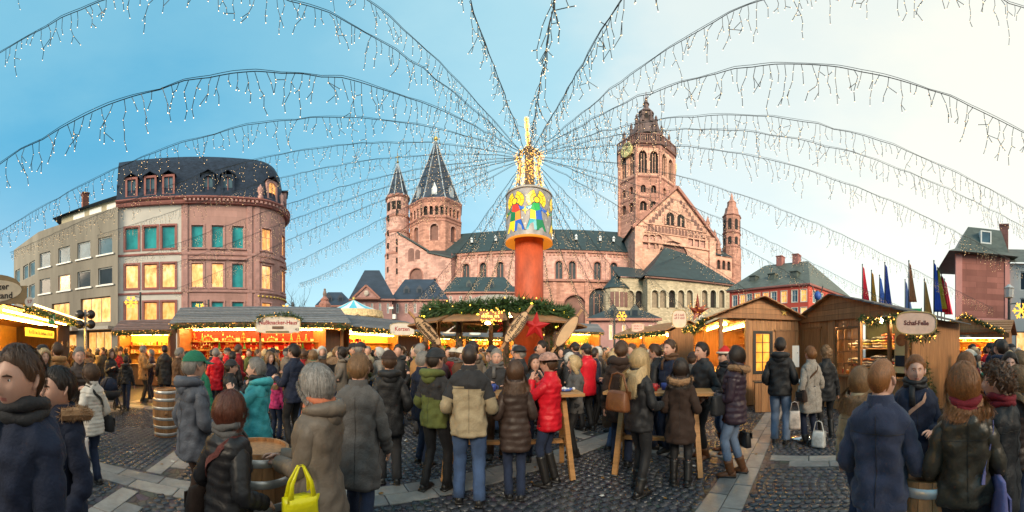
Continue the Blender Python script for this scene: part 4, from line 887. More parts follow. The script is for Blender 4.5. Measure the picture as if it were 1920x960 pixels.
hip_house('market_house', 'pink house with triangular pediment and steep dark slate roof below the round tower', 660, 735, 54, 561, 507, pinkw, sslate, 9, 2, 5, BLUEG, 0, (661, 712, 537), .3)
hip_house('slate_house', 'low slate-roofed house left of the pedimented pink house', 596, 660, 60, 573, 548, pinkw, sslate, 9, 1, 4, DARKG, 2)
hip_house('slate_roof_house', 'house with broad slate roof and three dormers under the cathedral nave', 737, 836, 57, 562, 524, pinkw, sslate, 10, 1, 6, DARKG, 3, None, .2)
hip_house('narrow_market_house', 'darker slate house with low eaves behind the fir-trimmed booth', 836, 965, 60, 548, 520, pinkw, cslate, 10, 2, 7, DARKG, 2, None, .12)
hip_house('low_shop', 'low pink single-storey shop with arched lit windows and slate hipped roof', 1108, 1232, 36, 597, 582, pinkw, cslate, 6, 1, 5, LIT[1], 2, None, .2)

# ------------------------------------------------------------------ red column with lantern, booth round its foot
COLX, COLY = P(992, 11.5)
redst = pmat('red_column_stone', (.46, .082, .030), .6, .4, 2.2, .5, 22, stretch=(1, 1, .5))
cl = thing('sandstone_column', 'tall smooth red stone column carrying the painted glass lantern', 'column', (COLX, COLY, 0))
b = MB(); b.lathe([(.62, 0), (.62, .5), (.57, .6), (.535, .8), (.52, 3.5), (.505, 5.7)], 32); b.build('shaft', redst, cl, True)
b = MB(); b.box((0, 0, .2), (1.7, 1.7, .4), .3); b.build('base', redst, cl)
bulbW = glow('warm_white_bulb', (1.0, .64, .30), 3.6, False); bulbG = glow('golden_bulb', (1.0, .46, .07), 2.6, False)
wire = pmat('dark_green_wire', (.022, .030, .034), .6, 0)
# lantern drum
LZ0, LZ1, LR = 5.52, 7.14, .82
lt = thing('painted_lantern', 'round white lantern with coloured glass angels on top of the red column', 'lantern', (COLX, COLY, 0))
milk = pmat('milky_panel', (.30, .29, .29), .45, .4, 3.5, em=.08)
b = MB(); b.lathe([(LR*1.0, LZ0), (LR, LZ1)], 48, cap=False); b.build('drum', milk, lt, True)
b = MB(); b.lathe([(.3, LZ1+.02), (LR*.98, LZ1), (LR*1.02, LZ1-.03), (LR*1.02, LZ1+.05), (.35, LZ1+.16)], 48, cap=False); b.build('top_rim', pmat('lantern_rim', (.45, .42, .38), .5, .1), lt, True)
b = MB(); b.lathe([(.53, LZ0+.10), (LR*.98, LZ0-.05), (LR*1.04, LZ0-.05), (LR*1.02, LZ0+.03), (LR*.97, LZ0+.03)], 48, cap=False); b.build('lit_skirt', glow('lantern_underside', (1.0, .30, .02), .38), lt, True)
def drum(s, z, e=.012): return ((LR+e)*sin(s/LR), -(LR+e)*cos(s/LR), z)
GC = {k: pmat('glass_'+k, c, .25, .12, 4, em=.42) for k, c in dict(yellow=(.85, .55, .02), green=(.02, .32, .07), blue=(.02, .10, .42), red=(.65, .04, .02), dgreen=(.01, .16, .06), teal=(.03, .30, .34), orange=(.8, .25, .03)).items()}
black = pmat('leading', (.01, .01, .01), .5, 0)
def patch(pts, k, parent, e=.014):
    mb = MB(); c = np.mean(pts, 0); rim = [drum(*(c+(np.array(p)-c)*1.07+np.sign(np.array(p)-c)*.006), e-.006) for p in pts]
    mb.add(rim, [tuple(range(len(pts)))], 1); mb.add([drum(*p, e) for p in pts], [tuple(range(len(pts)))], 0)
    mb.build('glass_piece', [GC[k], black], parent)
def disc(cx, cz_, r, n=12): return [(cx+r*cos(t), cz_+r*sin(t)) for t in np.linspace(0, 2*pi, n, endpoint=False)]
NA = 6
for i in range(NA):
    s0 = 2*pi*LR*(i+.30)/NA; zb = LZ0+.16; fl = 1 if i % 2 else -1
    an = bpy.data.objects.new('angel_panel', None); col.objects.link(an); an.parent = lt
    pal = (['green', 'blue', 'teal', 'yellow', 'dgreen'], ['red', 'dgreen', 'blue', 'orange', 'yellow'])[i % 2]
    q = lambda x, z: (s0+fl*x*1.7, zb+z*.93)
    patch([q(-.02, 1.0), q(.10, .98), q(.15, .75), q(.05, .70), q(-.06, .78)], pal[0], an)
    patch([q(-.06, .78), q(.05, .70), q(.04, .40), q(-.10, .42)], pal[1], an); patch([q(.05, .70), q(.15, .75), q(.16, .42), q(.04, .40)], pal[3], an)
    patch([q(-.10, .42), q(.04, .40), q(.02, .03), q(-.20, .03)], pal[4], an); patch([q(.04, .40), q(.16, .42), q(.24, .03), q(.02, .03)], pal[2], an)
    patch([q(.12, .92), q(.30, .80), q(.27, .70), q(.14, .78)], pal[2], an); patch([q(-.03, .9), q(-.20, .80), q(-.22, .68), q(-.06, .76)], pal[1], an)
    for sg in (-1, 1):
        for r0, r1, t0, t1 in ((.13, .22, -.7, .30), (.13, .22, .36, 1.35), (.235, .35, -.75, -.05), (.235, .35, 0, .62), (.235, .35, .68, 1.3)):
            tt = np.linspace(t0, t1, 5); patch([(s0+fl*.04+sg*r1*cos(t), zb+1.04+r1*sin(t)*.9) for t in tt]+[(s0+fl*.04+sg*r0*cos(t), zb+1.04+r0*sin(t)*.9) for t in tt[::-1]], 'yellow', an)
    patch(disc(s0+fl*.04, zb+1.03, .095), 'yellow', an, .018)
    sx_ = s0+2*pi*LR/NA*.5; st = [(sx_+(.12 if k % 2 == 0 else .04)*sin(k*pi/4)*1.0, zb+.68+(.16 if k % 2 == 0 else .05)*cos(k*pi/4)) for k in range(8)]
    patch(st, 'yellow', an)
    for k_, (dx, dz) in enumerate(((.0, .22), (.03, 1.15), (.12, .95), (-.10, .42))): 
        st = [(sx_+dx+(.06 if k % 2 == 0 else .02)*sin(k*pi/6), zb+dz+(.06 if k % 2 == 0 else .02)*cos(k*pi/6)) for k in range(12)]
        mb = MB(); mb.add([drum(*p, .014) for p in st], [tuple(range(12))]); mb.build('star', WHITE, an)
# golden cage above the drum, and the tilted mast
cg = thing('fairy_light_cage', 'cage wrapped in golden fairy lights on top of the lantern', 'fairy lights', (COLX, COLY, 0))
b = MB()
for i in range(10):
    a_ = i*2*pi/10; b.tube([(.50*cos(a_), .50*sin(a_), LZ1+.1), (.36*cos(a_), .36*sin(a_), 8.25), (.44*cos(a_), .44*sin(a_), 8.6), (.1*cos(a_), .1*sin(a_), 8.95)], .022, 5)
b.tube([(0.02, 0, LZ1+.1), (0, 0, 8.9)], .16, 8); b.build('cage', pmat('cage_steel', (.12, .09, .06), .5, .2), cg)
b = MB()
for i in range(1000):
    a_ = nr.uniform(0, 2*pi); z = 7.24+nr.beta(1.6, 1.2)*1.5; r = .30+.22*abs((z-8.2)/.55)**1.1*(.8 if z > 8.2 else .6)+nr.normal()*.05+.05
    b.octa((r*cos(a_), r*sin(a_), z), nr.uniform(.010, .018))
tag(b.build('bulbs', bulbG, cg), kind='stuff')
b = MB(); mA, mB_ = np.array((0, 0, 8.85)), np.array((-.10, .05, 10.05)); b.tube([mA, mB_], .03, 6); b.build('mast', wire, cg)
b = MB()
for i in range(260): t = nr.uniform(0, 1); p = mA+(mB_-mA)*t; a_ = nr.uniform(0, 2*pi); r = nr.uniform(.03, .085); b.octa((p[0]+r*cos(a_), p[1]+r*sin(a_), p[2]), nr.uniform(.012, .022))
tag(b.build('mast_bulbs', bulbG, cg), kind='stuff')

# ------------------------------------------------------------------ icicle light garlands strung from the column
GAR = [(26, -2.455, 14.9, .1, 1, 'over the left corner of the square'), (26, -2.543, 8.754, .10, 1.1, 'highest on the concrete block side'), (26, -2.622, 2.27, .10, 1.1, 'arching over the concrete block'), (26, -2.315, 5.202, .10, 1.1, 'passing above the pink corner house'),
 (23, -2.041, 8.16, .47, 1.1, 'crossing the slate mansard of the corner house'), (24, -1.715, 10.853, .58, 1.15, 'ending at the white bay of the corner house'), (24, -1.633, 9.114, .64, 1.12, 'ending at the second floor of the corner house'), (24, -1.563, 8.374, .74, 1.05, 'ending at the rounded corner of the pink house'),
 (28, -1.502, 6.857, .81, .85, 'ending on the first floor of the rounded corner'), (32, -1.147, 9.184, .77, 1, 'running out past the rounded corner'), (36, -.876, 10.785, .83, 1, 'running towards the bare tree'), (20, -.607, 5.324, 1.18, .8, 'tied to the camera pole by the pedimented house'),
 (22, -.421, 6.369, .7, 1, 'dropping to the slate-roofed house'), (26, -.241, 7.59, .72, 1, 'dropping in front of the side chapel'), (28, -.14, 9.217, .79, 1, 'dropping steeply beside the column'), (28, -.069, 6.673, .78, 1, 'hanging close behind the column'),
 (28, .181, 4.74, .68, 1, 'dropping just right of the column'), (28, .32, 5.804, .73, 1, 'dropping to the great doorway of the aisle'), (26, .451, 4.689, .7, 1, 'dropping to the low pink shop'), (20, .697, -.452, .64, .62, 'tied to the lamp post before the low shop'),
 (22, .748, 2.788, .67, .72, 'ending near the beige apse'), (22, .89, 4.44, .72, .82, 'crossing the beige arcade'), (24, 1.421, 2.363, .64, .82, 'crossing the beige chapel roof'), (30, 1.634, 2.159, .42, .85, 'crossing the transept gable'), (34, 1.56, 6.175, .48, 1, 'reaching towards the red house'),
 (30, 1.91, 5.238, .41, 1, 'reaching towards the flagpoles'), (28, 2.24, 4.677, .24, 1, 'reaching the red stone house front'), (28, 2.29, 6.864, .39, 1, 'reaching the red stone house roof'), (28, 2.407, 5.405, .12, 1, 'arching above the red stone house'), (28, 2.676, 3.309, .10, 1, 'high arch over the wooden stalls'),
 (26, 2.645, 12.149, 1.32, 1, 'highest above the wooden stalls'), (24, -2.887, 10.179, .7, .9, 'rising overhead on the corner house side'), (24, 3.14, 4.085, .77, .9, 'rising straight overhead'), (24, 2.981, 5.67, .75, .9, 'rising overhead on the cathedral tower side')]
HX, HY2 = P(990, 11.5); HZ = 8.55
def icicle_section(mb, pts, dens):
    """a metre or so of icicle light chain hung from the cable points"""
    n = max(1, int(np.linalg.norm(pts[-1]-pts[0])*dens+.5))
    for i in range(n):
        t = (i+nr.uniform(.2, .8))/n*(len(pts)-1); k = min(int(t), len(pts)-2); p = pts[k]+(pts[k+1]-pts[k])*(t-k)
        ln = nr.choice([.22, .34, .46, .58, .72])*nr.uniform(.85, 1.15); m = max(2, int(ln/.13)); q = [p]; dr = nr.uniform(-.04, .04, 2)
        for j in range(m): q.append(q[-1]+np.array((nr.normal()*.035+dr[0], nr.normal()*.035+dr[1], -ln/m)))
        mb.tube(q, .0072, 3, 0, False)
        for r in q[1:]: mb.octa(r+(0, 0, -.01), .0075, 1)
        if m > 2:
            r = q[nr.integers(1, m)]; e = r+np.array((nr.normal()*.09, nr.normal()*.09, -.10)); mb.tube([r, e], .0062, 3, 0, False); mb.octa(e, .0075, 1)
for gi, (Lg, th_, he, sag, tm, where) in enumerate(GAR):
    g = thing('light_garland', 'icicle fairy light garland '+where, 'light garland', (HX, HY2, 0), 0, 'icicle garlands strung from the column')
    def cp(t): return np.array((sin(th_)*(.3+(Lg-.3)*t), cos(th_)*(.3+(Lg-.3)*t), HZ+(he-HZ)*t-4*sag*t*(1-t)))
    T = np.linspace(0, tm, 70); pts = [cp(t) for t in T]
    for p in pts[1:]: p += np.array((nr.normal()*.015, nr.normal()*.015, nr.normal()*.012))
    b = MB(); b.tube(pts, .0085, 4, 0, False); pts2 = [p+np.array((0, 0, .012+.03*abs(sin(i*.55+gi)))) for i, p in enumerate(pts)]; b.tube(pts2, .005, 3, 0, False)
    b.build('cable', wire, g)
    ns = max(6, int(Lg*tm/1.25))
    for s_ in range(ns):
        t0, t1 = s_/ns*tm, (s_+1)/ns*tm
        if t0 < .012: continue
        mb = MB(); icicle_section(mb, [cp(t) for t in np.linspace(t0, t1, 5)], 6.2 if t0 > .12 else 7.5)
        if mb.n: mb.build('icicle_chain', [wire, bulbW], g)['kind'] = 'stuff'

# ------------------------------------------------------------------ fir garlands
firm = pmat('fir_needles', (.030, .075, .022), .6, .5, 9); firm2 = pmat('fir_needles_light', (.06, .115, .03), .6, .4, 9)
def fir(mb, path, rad, dens, ln=.16, wd=.035, seed=0):
    r = np.random.default_rng(seed+11); path = [np.asarray(p, float) for p in path]
    seg = [np.linalg.norm(b-a) for a, b in zip(path, path[1:])]; tot = sum(seg); cum = np.cumsum([0]+seg)
    n = int(tot*dens); s = r.uniform(0, tot, n); V = np.zeros((n*3, 3))
    ks = np.clip(np.searchsorted(cum, s)-1, 0, len(seg)-1)
    for i in range(n):
        k = ks[i]; a, b = path[k], path[k+1]; d = (b-a)/max(seg[k], 1e-6); p = a+d*(s[i]-cum[k])
        o = r.normal(size=3); o -= d*(o @ d)*.5; o /= np.linalg.norm(o); base = p+o*rad*r.uniform(0, .8)
        dr = nrm(o+d*r.normal()*.6+np.array((0, 0, -.15))); sd = nrm(np.cross(dr, r.normal(size=3)))
        l = ln*r.uniform(.6, 1.25); V[3*i] = base-sd*wd/2; V[3*i+1] = base+sd*wd/2; V[3*i+2] = base+dr*l
    mb.add(V, [(3*i, 3*i+1, 3*i+2) for i in range(n)], [int(q) for q in (r.random(n) < .35)])
def fir_garland(parent, path, rad=.13, dens=260, bulbs=14, bm=None, seed=0, ln=.14, br=.016, wd=.03):
    b = MB(); fir(b, path, rad, dens, ln, wd, seed); o = b.build('fir_garland', [firm, firm2], parent); o['kind'] = 'stuff'
    r = np.random.default_rng(seed+5); b = MB(); path = [np.asarray(p, float) for p in path]; seg = [np.linalg.norm(y-x) for x, y in zip(path, path[1:])]
    for k, (x, y) in enumerate(zip(path, path[1:])):
        for i in range(max(1, int(seg[k]*bulbs))):
            v = r.normal(size=3); v = v/np.linalg.norm(v)*(rad+.035); b.octa(x+(y-x)*r.uniform()+v, br*r.uniform(.8, 1.4))
    q = b.build('bulbs', bm or bulbG, o); q['kind'] = 'stuff'
    return o

# ------------------------------------------------------------------ booth round the column
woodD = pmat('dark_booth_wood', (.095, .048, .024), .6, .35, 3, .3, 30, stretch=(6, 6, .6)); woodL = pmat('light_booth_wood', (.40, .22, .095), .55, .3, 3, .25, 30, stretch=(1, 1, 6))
slatm = pmat('weathered_slat', (.46, .40, .33), .6, .3, 4, .3, 30)
BX, BY = P(932, 10.5)
bt_ = thing('column_booth', 'round wooden drinks booth with fir-trimmed roof built against the red column', 'booth', (BX, BY, 0))
def cyl(a, r, z): r = r*.90; z = z if z < 1.5 else z-.27; return np.array((r*sin(a), -r*cos(a), z))     # a = 0 faces the camera
NB = 10
for i in range(NB):
    a0_, a1_ = 2*pi*i/NB+.16, 2*pi*(i+1)/NB+.16
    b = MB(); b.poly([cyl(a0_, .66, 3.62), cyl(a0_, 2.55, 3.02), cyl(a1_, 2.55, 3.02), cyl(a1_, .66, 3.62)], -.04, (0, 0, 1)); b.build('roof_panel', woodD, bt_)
    for k in range(9):
        r0, r1 = .75+k*.2, .75+k*.2+.165; z0, z1 = 3.655-(r0-.66)*.317, 3.655-(r1-.66)*.317
        q = MB(); q.poly([cyl(a0_+.01, r0, z0), cyl(a0_+.01, r1, z1), cyl(a1_-.01, r1, z1), cyl(a1_-.01, r0, z0)], .03, (0, 0, 1)); q.build('roof_slat', slatm, bt_)
    b = MB(); b.poly([cyl(a0_+.03, 2.45, 2.93), cyl(a0_+.03, 3.25, 2.66), cyl(a1_-.03, 3.25, 2.66), cyl(a1_-.03, 2.45, 2.93)], .05, (0, 0, 1)); b.build('eave_board', pmat('eave_wood', (.26, .135, .06), .6, .35, 3, .3, 30), bt_)
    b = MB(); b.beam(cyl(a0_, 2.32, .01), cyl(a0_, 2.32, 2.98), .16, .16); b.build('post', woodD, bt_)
    fir_garland(bt_, [cyl(a0_, 2.36, z) for z in (1.3, 1.8, 2.3, 2.85)], .10, 200, 3, None, 100+i, .15, .02)
    b = MB(); b.poly([cyl(a0_+.06, 2.30, .03), cyl(a1_-.06, 2.30, .03), cyl(a1_-.06, 2.30, 1.08), cyl(a0_+.06, 2.30, 1.08)], .05, tuple(-cyl((a0_+a1_)/2, 1, 0))); b.build('counter_panel', woodL, bt_)
b = MB(); b.lathe([(1.95, 1.08), (2.48, 1.08), (2.5, 1.13), (1.95, 1.14)], 30, cap=False); b.build('counter_top', woodL, bt_)
ring = [cyl(a_, 2.58, 3.10+.05*sin(5*a_)) for a_ in np.linspace(0, 2*pi, 49)]
fir_garland(bt_, ring, .17, 620, 0, None, 3, .22, .02, .04); fir_garland(bt_, [p+np.array((0, 0, -.13)) for p in ring], .13, 320, 2, glow('yellow_bulb', (1.0, .72, .05), 4, False), 4, .22, .035, .04)
for a_ in np.linspace(0, 2*pi, 7)[:-1]: b = MB(); q = cyl(a_+.3, 1.5, 2.9); b.lathe([(.02, -.02), (.10, .0), (.11, .06), (.04, .12)], 10, q); b.build('lamp', glow('booth_lamp', (1.0, .58, .2), 26), bt_)
redp = pmat('red_paper_star', (.42, .012, .012), .5, .2, 3)
def star5(name, label, p, r, tilt, mat, cat='star', face=None, pts=5, inner=.40, group=None, dep=.12):
    o = thing(name, label, cat, p, face if face is not None else -atan2(p[0], p[1]), group); b = MB()
    V = [(r*(1 if k % 2 == 0 else inner)*sin(k*pi/pts+tilt), 0, r*(1 if k % 2 == 0 else inner)*cos(k*pi/pts+tilt)) for k in range(2*pts)]
    V += [(0, -r*dep*1.6, 0), (0, r*dep*1.6, 0)]; n = 2*pts; b.add(V, [(k, (k+1) % n, n) for k in range(n)]+[((k+1) % n, k, n+1) for k in range(n)]); b.build('star_body', mat, o)
    return o
star5('paper_star', 'large red paper star hanging under the booth roof', (*P(1004, 7.6), Zp(612, 7.6)), .36, .1, redp)
star5('paper_star', 'dull red paper star hanging deeper inside the booth', (*P(946, 10.2), Zp(612, 10.2)), .33, .3, redp)
ovw = pmat('pale_sign_wood', (.55, .36, .20), .5, .2, 3, .1, 30)
ink = pmat('sign_ink', (.03, .018, .012), .6, 0)
def oval_sign(x, y, d, tilt, words, label, yaw=0.0, L_=.62, W_=.21):
    p = (*P(x, d), Zp(y, d)); o = thing('oval_sign', label, 'sign', p, -az(x)+yaw); ct, st = cos(tilt), sin(tilt)
    f2_ = lambda a, c, e: (a*ct-c*st, e, a*st+c*ct)
    b = MB(); tt = np.linspace(0, 2*pi, 28, endpoint=False); b.poly([f2_(L_*cos(t), W_*sin(t), .03) for t in tt], -.05, (0, 1, 0)); b.build('board', ovw, o)
    b = MB(); b.loft([np.array([f2_((L_-.03*k)*cos(t), (W_-.03*k)*sin(t), -.024-.008*(k == 1)) for t in tt]) for k in (0, .3, .8)], cap0=False, cap1=False); b.build('rim', woodD, o)
    b = MB(); b.beam(f2_(-L_*1.45, 0, .07), f2_(L_*1.45, 0, .07), .07, .06); b.build('brace', woodL, o)
    for w_, c in zip(words, (.06, -.07)):
        if w_: text_part(w_, .14, ink, o, frame4(f2_(0, c, -.028), (ct, 0, st), (-st, 0, ct)), shear=.1, off=.003)
oval_sign(802, 621, 8.2, -.80, ('Treffpunkt', 'Heunensäule'), 'oval wooden sign with black lettering leaning left of the booth', .25, .48, .16)
oval_sign(968, 613, 7.45, .95, ('Treffpunkt', 'Heunensäule'), 'oval wooden sign with black lettering beside the large red star', -.1, .44, .15)
oval_sign(1063, 621, 8.2, .95, ('', ''), 'bare back of an oval wooden sign right of the large red star', .2, .48, .16)
lp = thing('lit_sign', 'small glowing orange lantern sign under the booth fir garland', 'sign', (*P(921, 7.35), Zp(593, 7.35)), -az(921))
b = MB(); b.box((0, 0, 0), (.55, .06, .22)); b.build('board', pmat('sign_brown', (.25, .10, .03), .5, .2), lp)
b = MB()
for i in range(34): b.octa((nr.uniform(-.3, .3), -.05, nr.choice([-.11, .11])+nr.normal()*.03), .02)
q = b.build('bulbs', bulbG, lp); q['kind'] = 'stuff'
scribble(.42, .10, glow('sign_letters', (1.0, .55, .1), 2.5), lp, frame4((0, -.035, 0), (1, 0, 0), (0, 0, 1)), 4)

# ------------------------------------------------------------------ market stalls
woodG = pmat('weathered_roof_board', (.20, .20, .205), .55, .35, 2.5, .4, 25, stretch=(.5, 6, 6)); woodG2 = pmat('weathered_roof_board_dark', (.145, .15, .16), .55, .35, 2.5, .4, 25, stretch=(.5, 6, 6))
wplank = [pmat('stall_plank_'+k, c, .55, .3, 3.2, .25, 30, stretch=(5, 5, .5)) for k, c in (('a', (.37, .175, .070)), ('b', (.31, .142, .055)), ('c', (.42, .205, .085)))]
wpost = pmat('stall_post', (.26, .125, .05), .55, .3, 3, .25, 30, stretch=(5, 5, .5)); wbrown = pmat('dark_stall_wall', (.085, .045, .026), .6, .3, 3, .2, 25, stretch=(4, 4, .5))
tubeW = glow('warm_lamp_tube', (1.0, .55, .14), 55.0); tubeY = glow('yellow_lamp_tube', (1.0, .57, .10), 62.0)
redback = pmat('red_cloth_back', (.50, .010, .008), .7, .15, 2); yelback = pmat('yellow_back_board', (.72, .46, .12), .7, .2, 1.5); orgback = pmat('orange_back_board', (.62, .32, .08), .7, .3, 1.5)
signw = pmat('white_sign_paint', (.72, .67, .60), .5, .1, 4); signr = pmat('sign_red_paint', (.36, .015, .02), .5, .1); signg = pmat('sign_gold', (.5, .36, .14), .5, .2)
def planks_v(parent, mp, u0, u1, z0, z1, w=.17, ops=(), e=0.0, zt=None):
    """upright boards, each its own part; boards stop at openings"""
    n = max(1, int(round((u1-u0)/w))); w = (u1-u0)/n
    for i in range(n):
        a, b_ = u0+i*w+.004, u0+(i+1)*w-.004; m = (a+b_)/2; spans = [(z0, z1 if zt is None else zt(m))]
        for o in ops:
            if o[0] < m < o[1]:
                new = []
                for s0, s1 in spans:
                    if o[2] > s0: new.append((s0, min(s1, o[2])))
                    if o[3] < s1: new.append((max(s0, o[3]), s1))
                spans = new
        for s0, s1 in spans:
            if s1-s0 < .04: continue
            q = MB(); dz = rng.uniform(-.004, .004); V = [mp(p, z, d) for d in (e-.02, e+.008+dz) for p, z in ((a, s0), (b_, s0), (b_, s1), (a, s1))]
            q.add(V, [(4, 5, 6, 7), (0, 1, 5, 4), (1, 2, 6, 5), (2, 3, 7, 6), (3, 0, 4, 7)]); q.build('plank', wplank[rng.randrange(3)], parent)
def planks_gable(parent, mp, u0, um, u1, ze, za, h=.16, e=.03, lean=0):
    n = int((za-ze)/h)+1
    for i in range(n):
        z0, z1 = ze+i*h, min(za, ze+(i+1)*h-.006); 
        if z0 >= za-.02: break
        L = lambda z: u0+(um-u0)*(z-ze)/(za-ze); R = lambda z: u1+(um-u1)*(z-ze)/(za-ze)
        pts = [(L(z0), z0), (R(z0), z0), (R(z1), z1), (L(z1), z1)]
        q = MB(); V = [mp(p, z, d) for d in (e-.03, e+.012) for p, z in pts]+[]
        q.add(V, [(4, 5, 6, 7), (0, 1, 5, 4), (1, 2, 6, 5), (2, 3, 7, 6), (3, 0, 4, 7)]); q.build('gable_board', wplank[rng.randrange(3)], parent)
def roof_rows(parent, P00, P01, P10, P11, n, mats, th=.025, name='roof_board'):
    """rows of overlapping boards between the eave (P00-P01) and the ridge (P10-P11)"""
    P00, P01, P10, P11 = [np.asarray(p, float) for p in (P00, P01, P10, P11)]; nv = nrm(np.cross(P01-P00, P10-P00)); 
    if nv[2] < 0: nv = -nv
    for i in range(n):
        a, b_ = i/n, min(1, (i+1.25)/n); q = MB()
        A, B, C, D = P00+(P10-P00)*a, P01+(P11-P01)*a, P01+(P11-P01)*b_, P00+(P10-P00)*b_
        up = nv*th*1.2
        q.poly([A+up, B+up, C+up*.2, D+up*.2], -th, nv); q.build(name, mats[rng.randrange(len(mats))], parent)
def bx_part(parent, name, mat, mp, u0, u1, z0, z1, e0, e1):
    q = MB(); V = [mp(p, z, d) for d in (e0, e1) for p, z in ((u0, z0), (u1, z0), (u1, z1), (u0, z1))]
    q.add(V, [(4, 5, 6, 7), (3, 2, 1, 0), (0, 1, 5, 4), (1, 2, 6, 5), (2, 3, 7, 6), (3, 0, 4, 7)]); return q.build(name, mat, parent)
def stall(label, A, B, depth, ze, zr, back, rows=9, ov=.55, roofm=None, name='market_stall', posts=2, lampm=None, dark=None, shelves=(1.25, 1.65, 2.05), gar=True, seed=0, gb=16, side=True):
    """A, B: front corners (left, right as seen from the square); the counter side faces the square"""
    s = thing(name, label, 'market stall', (A[0], A[1], 0)); A2, B2 = (0, 0), (B[0]-A[0], B[1]-A[1]); mp, Ls = line_map(A2, B2); roofm = roofm or [woodG, woodG2]
    roof_rows(s, mp(-.25, ze, ov), mp(Ls+.25, ze, ov), mp(-.25, zr, -depth/2), mp(Ls+.25, zr, -depth/2), rows, roofm)
    roof_rows(s, mp(-.25, ze, -depth-.3), mp(Ls+.25, ze, -depth-.3), mp(-.25, zr+.01, -depth/2), mp(Ls+.25, zr+.01, -depth/2), 3, roofm)
    bx_part(s, 'back_wall', back, mp, 0, Ls, .05, ze, -depth-.04, -depth); bx_part(s, 'floor', wbrown, mp, 0, Ls, .02, .08, -depth, 0)
    bx_part(s, 'ceiling', woodL, mp, .02, Ls-.02, ze-.04, ze, -depth+.01, ov-.1)
    for u in (0, Ls):
        q = MB(); pts = [(0, .05), (-depth, .05), (-depth, ze), (-depth/2, zr-.05), (0, ze)]; V = [mp(u+k, z, e) for k in (-.025, .025) for e, z in pts]; q.add(V, [(0, 1, 2, 3, 4), (9, 8, 7, 6, 5)]+[(i, (i+1) % 5, 5+(i+1) % 5, 5+i) for i in range(5)]); q.build('side_wall', wplank[1], s)
    n = max(1, int(Ls/.9)); 
    for i in range(n): bx_part(s, 'counter_front', wplank[i % 3], mp, i*Ls/n+.01, (i+1)*Ls/n-.01, .05, .98, -.03, .03)
    bx_part(s, 'counter', woodL, mp, -.03, Ls+.03, .985, 1.035, -.5, .16)
    for i in range(posts): u = Ls*(i+.0)/max(1, posts-1); bx_part(s, 'post', wpost, mp, u-.05, u+.05, .05, ze-.03, .035, .135)
    bx_part(s, 'fascia', wpost, mp, -.2, Ls+.2, ze-.2, ze-.02, ov-.07, ov-.03)
    for z in shelves: bx_part(s, 'shelf', woodL, mp, .06, Ls-.06, z-.02, z+.02, -depth+.01, -depth+.36)
    for k in range(2):
        q = MB(); e = -.25 if k == 0 else -depth+.55; q.tube([mp(.2, ze-.12, e), mp(Ls-.2, ze-.12, e)], .035, 6); q.build('lamp', lampm or tubeW, s)
    if dark:
        for f0, f1 in dark: bx_part(s, 'shutter', wbrown, mp, Ls*f0, Ls*f1, 1.04, ze-.22, -.02, .02)
    if gar: fir_garland(s, [mp(u, ze-.10-.05*abs(sin(u*2.2)), ov+.02) for u in np.linspace(-.2, Ls+.2, 14)], .11, 260, gb, bulbG, seed+31)
    return s, mp, Ls
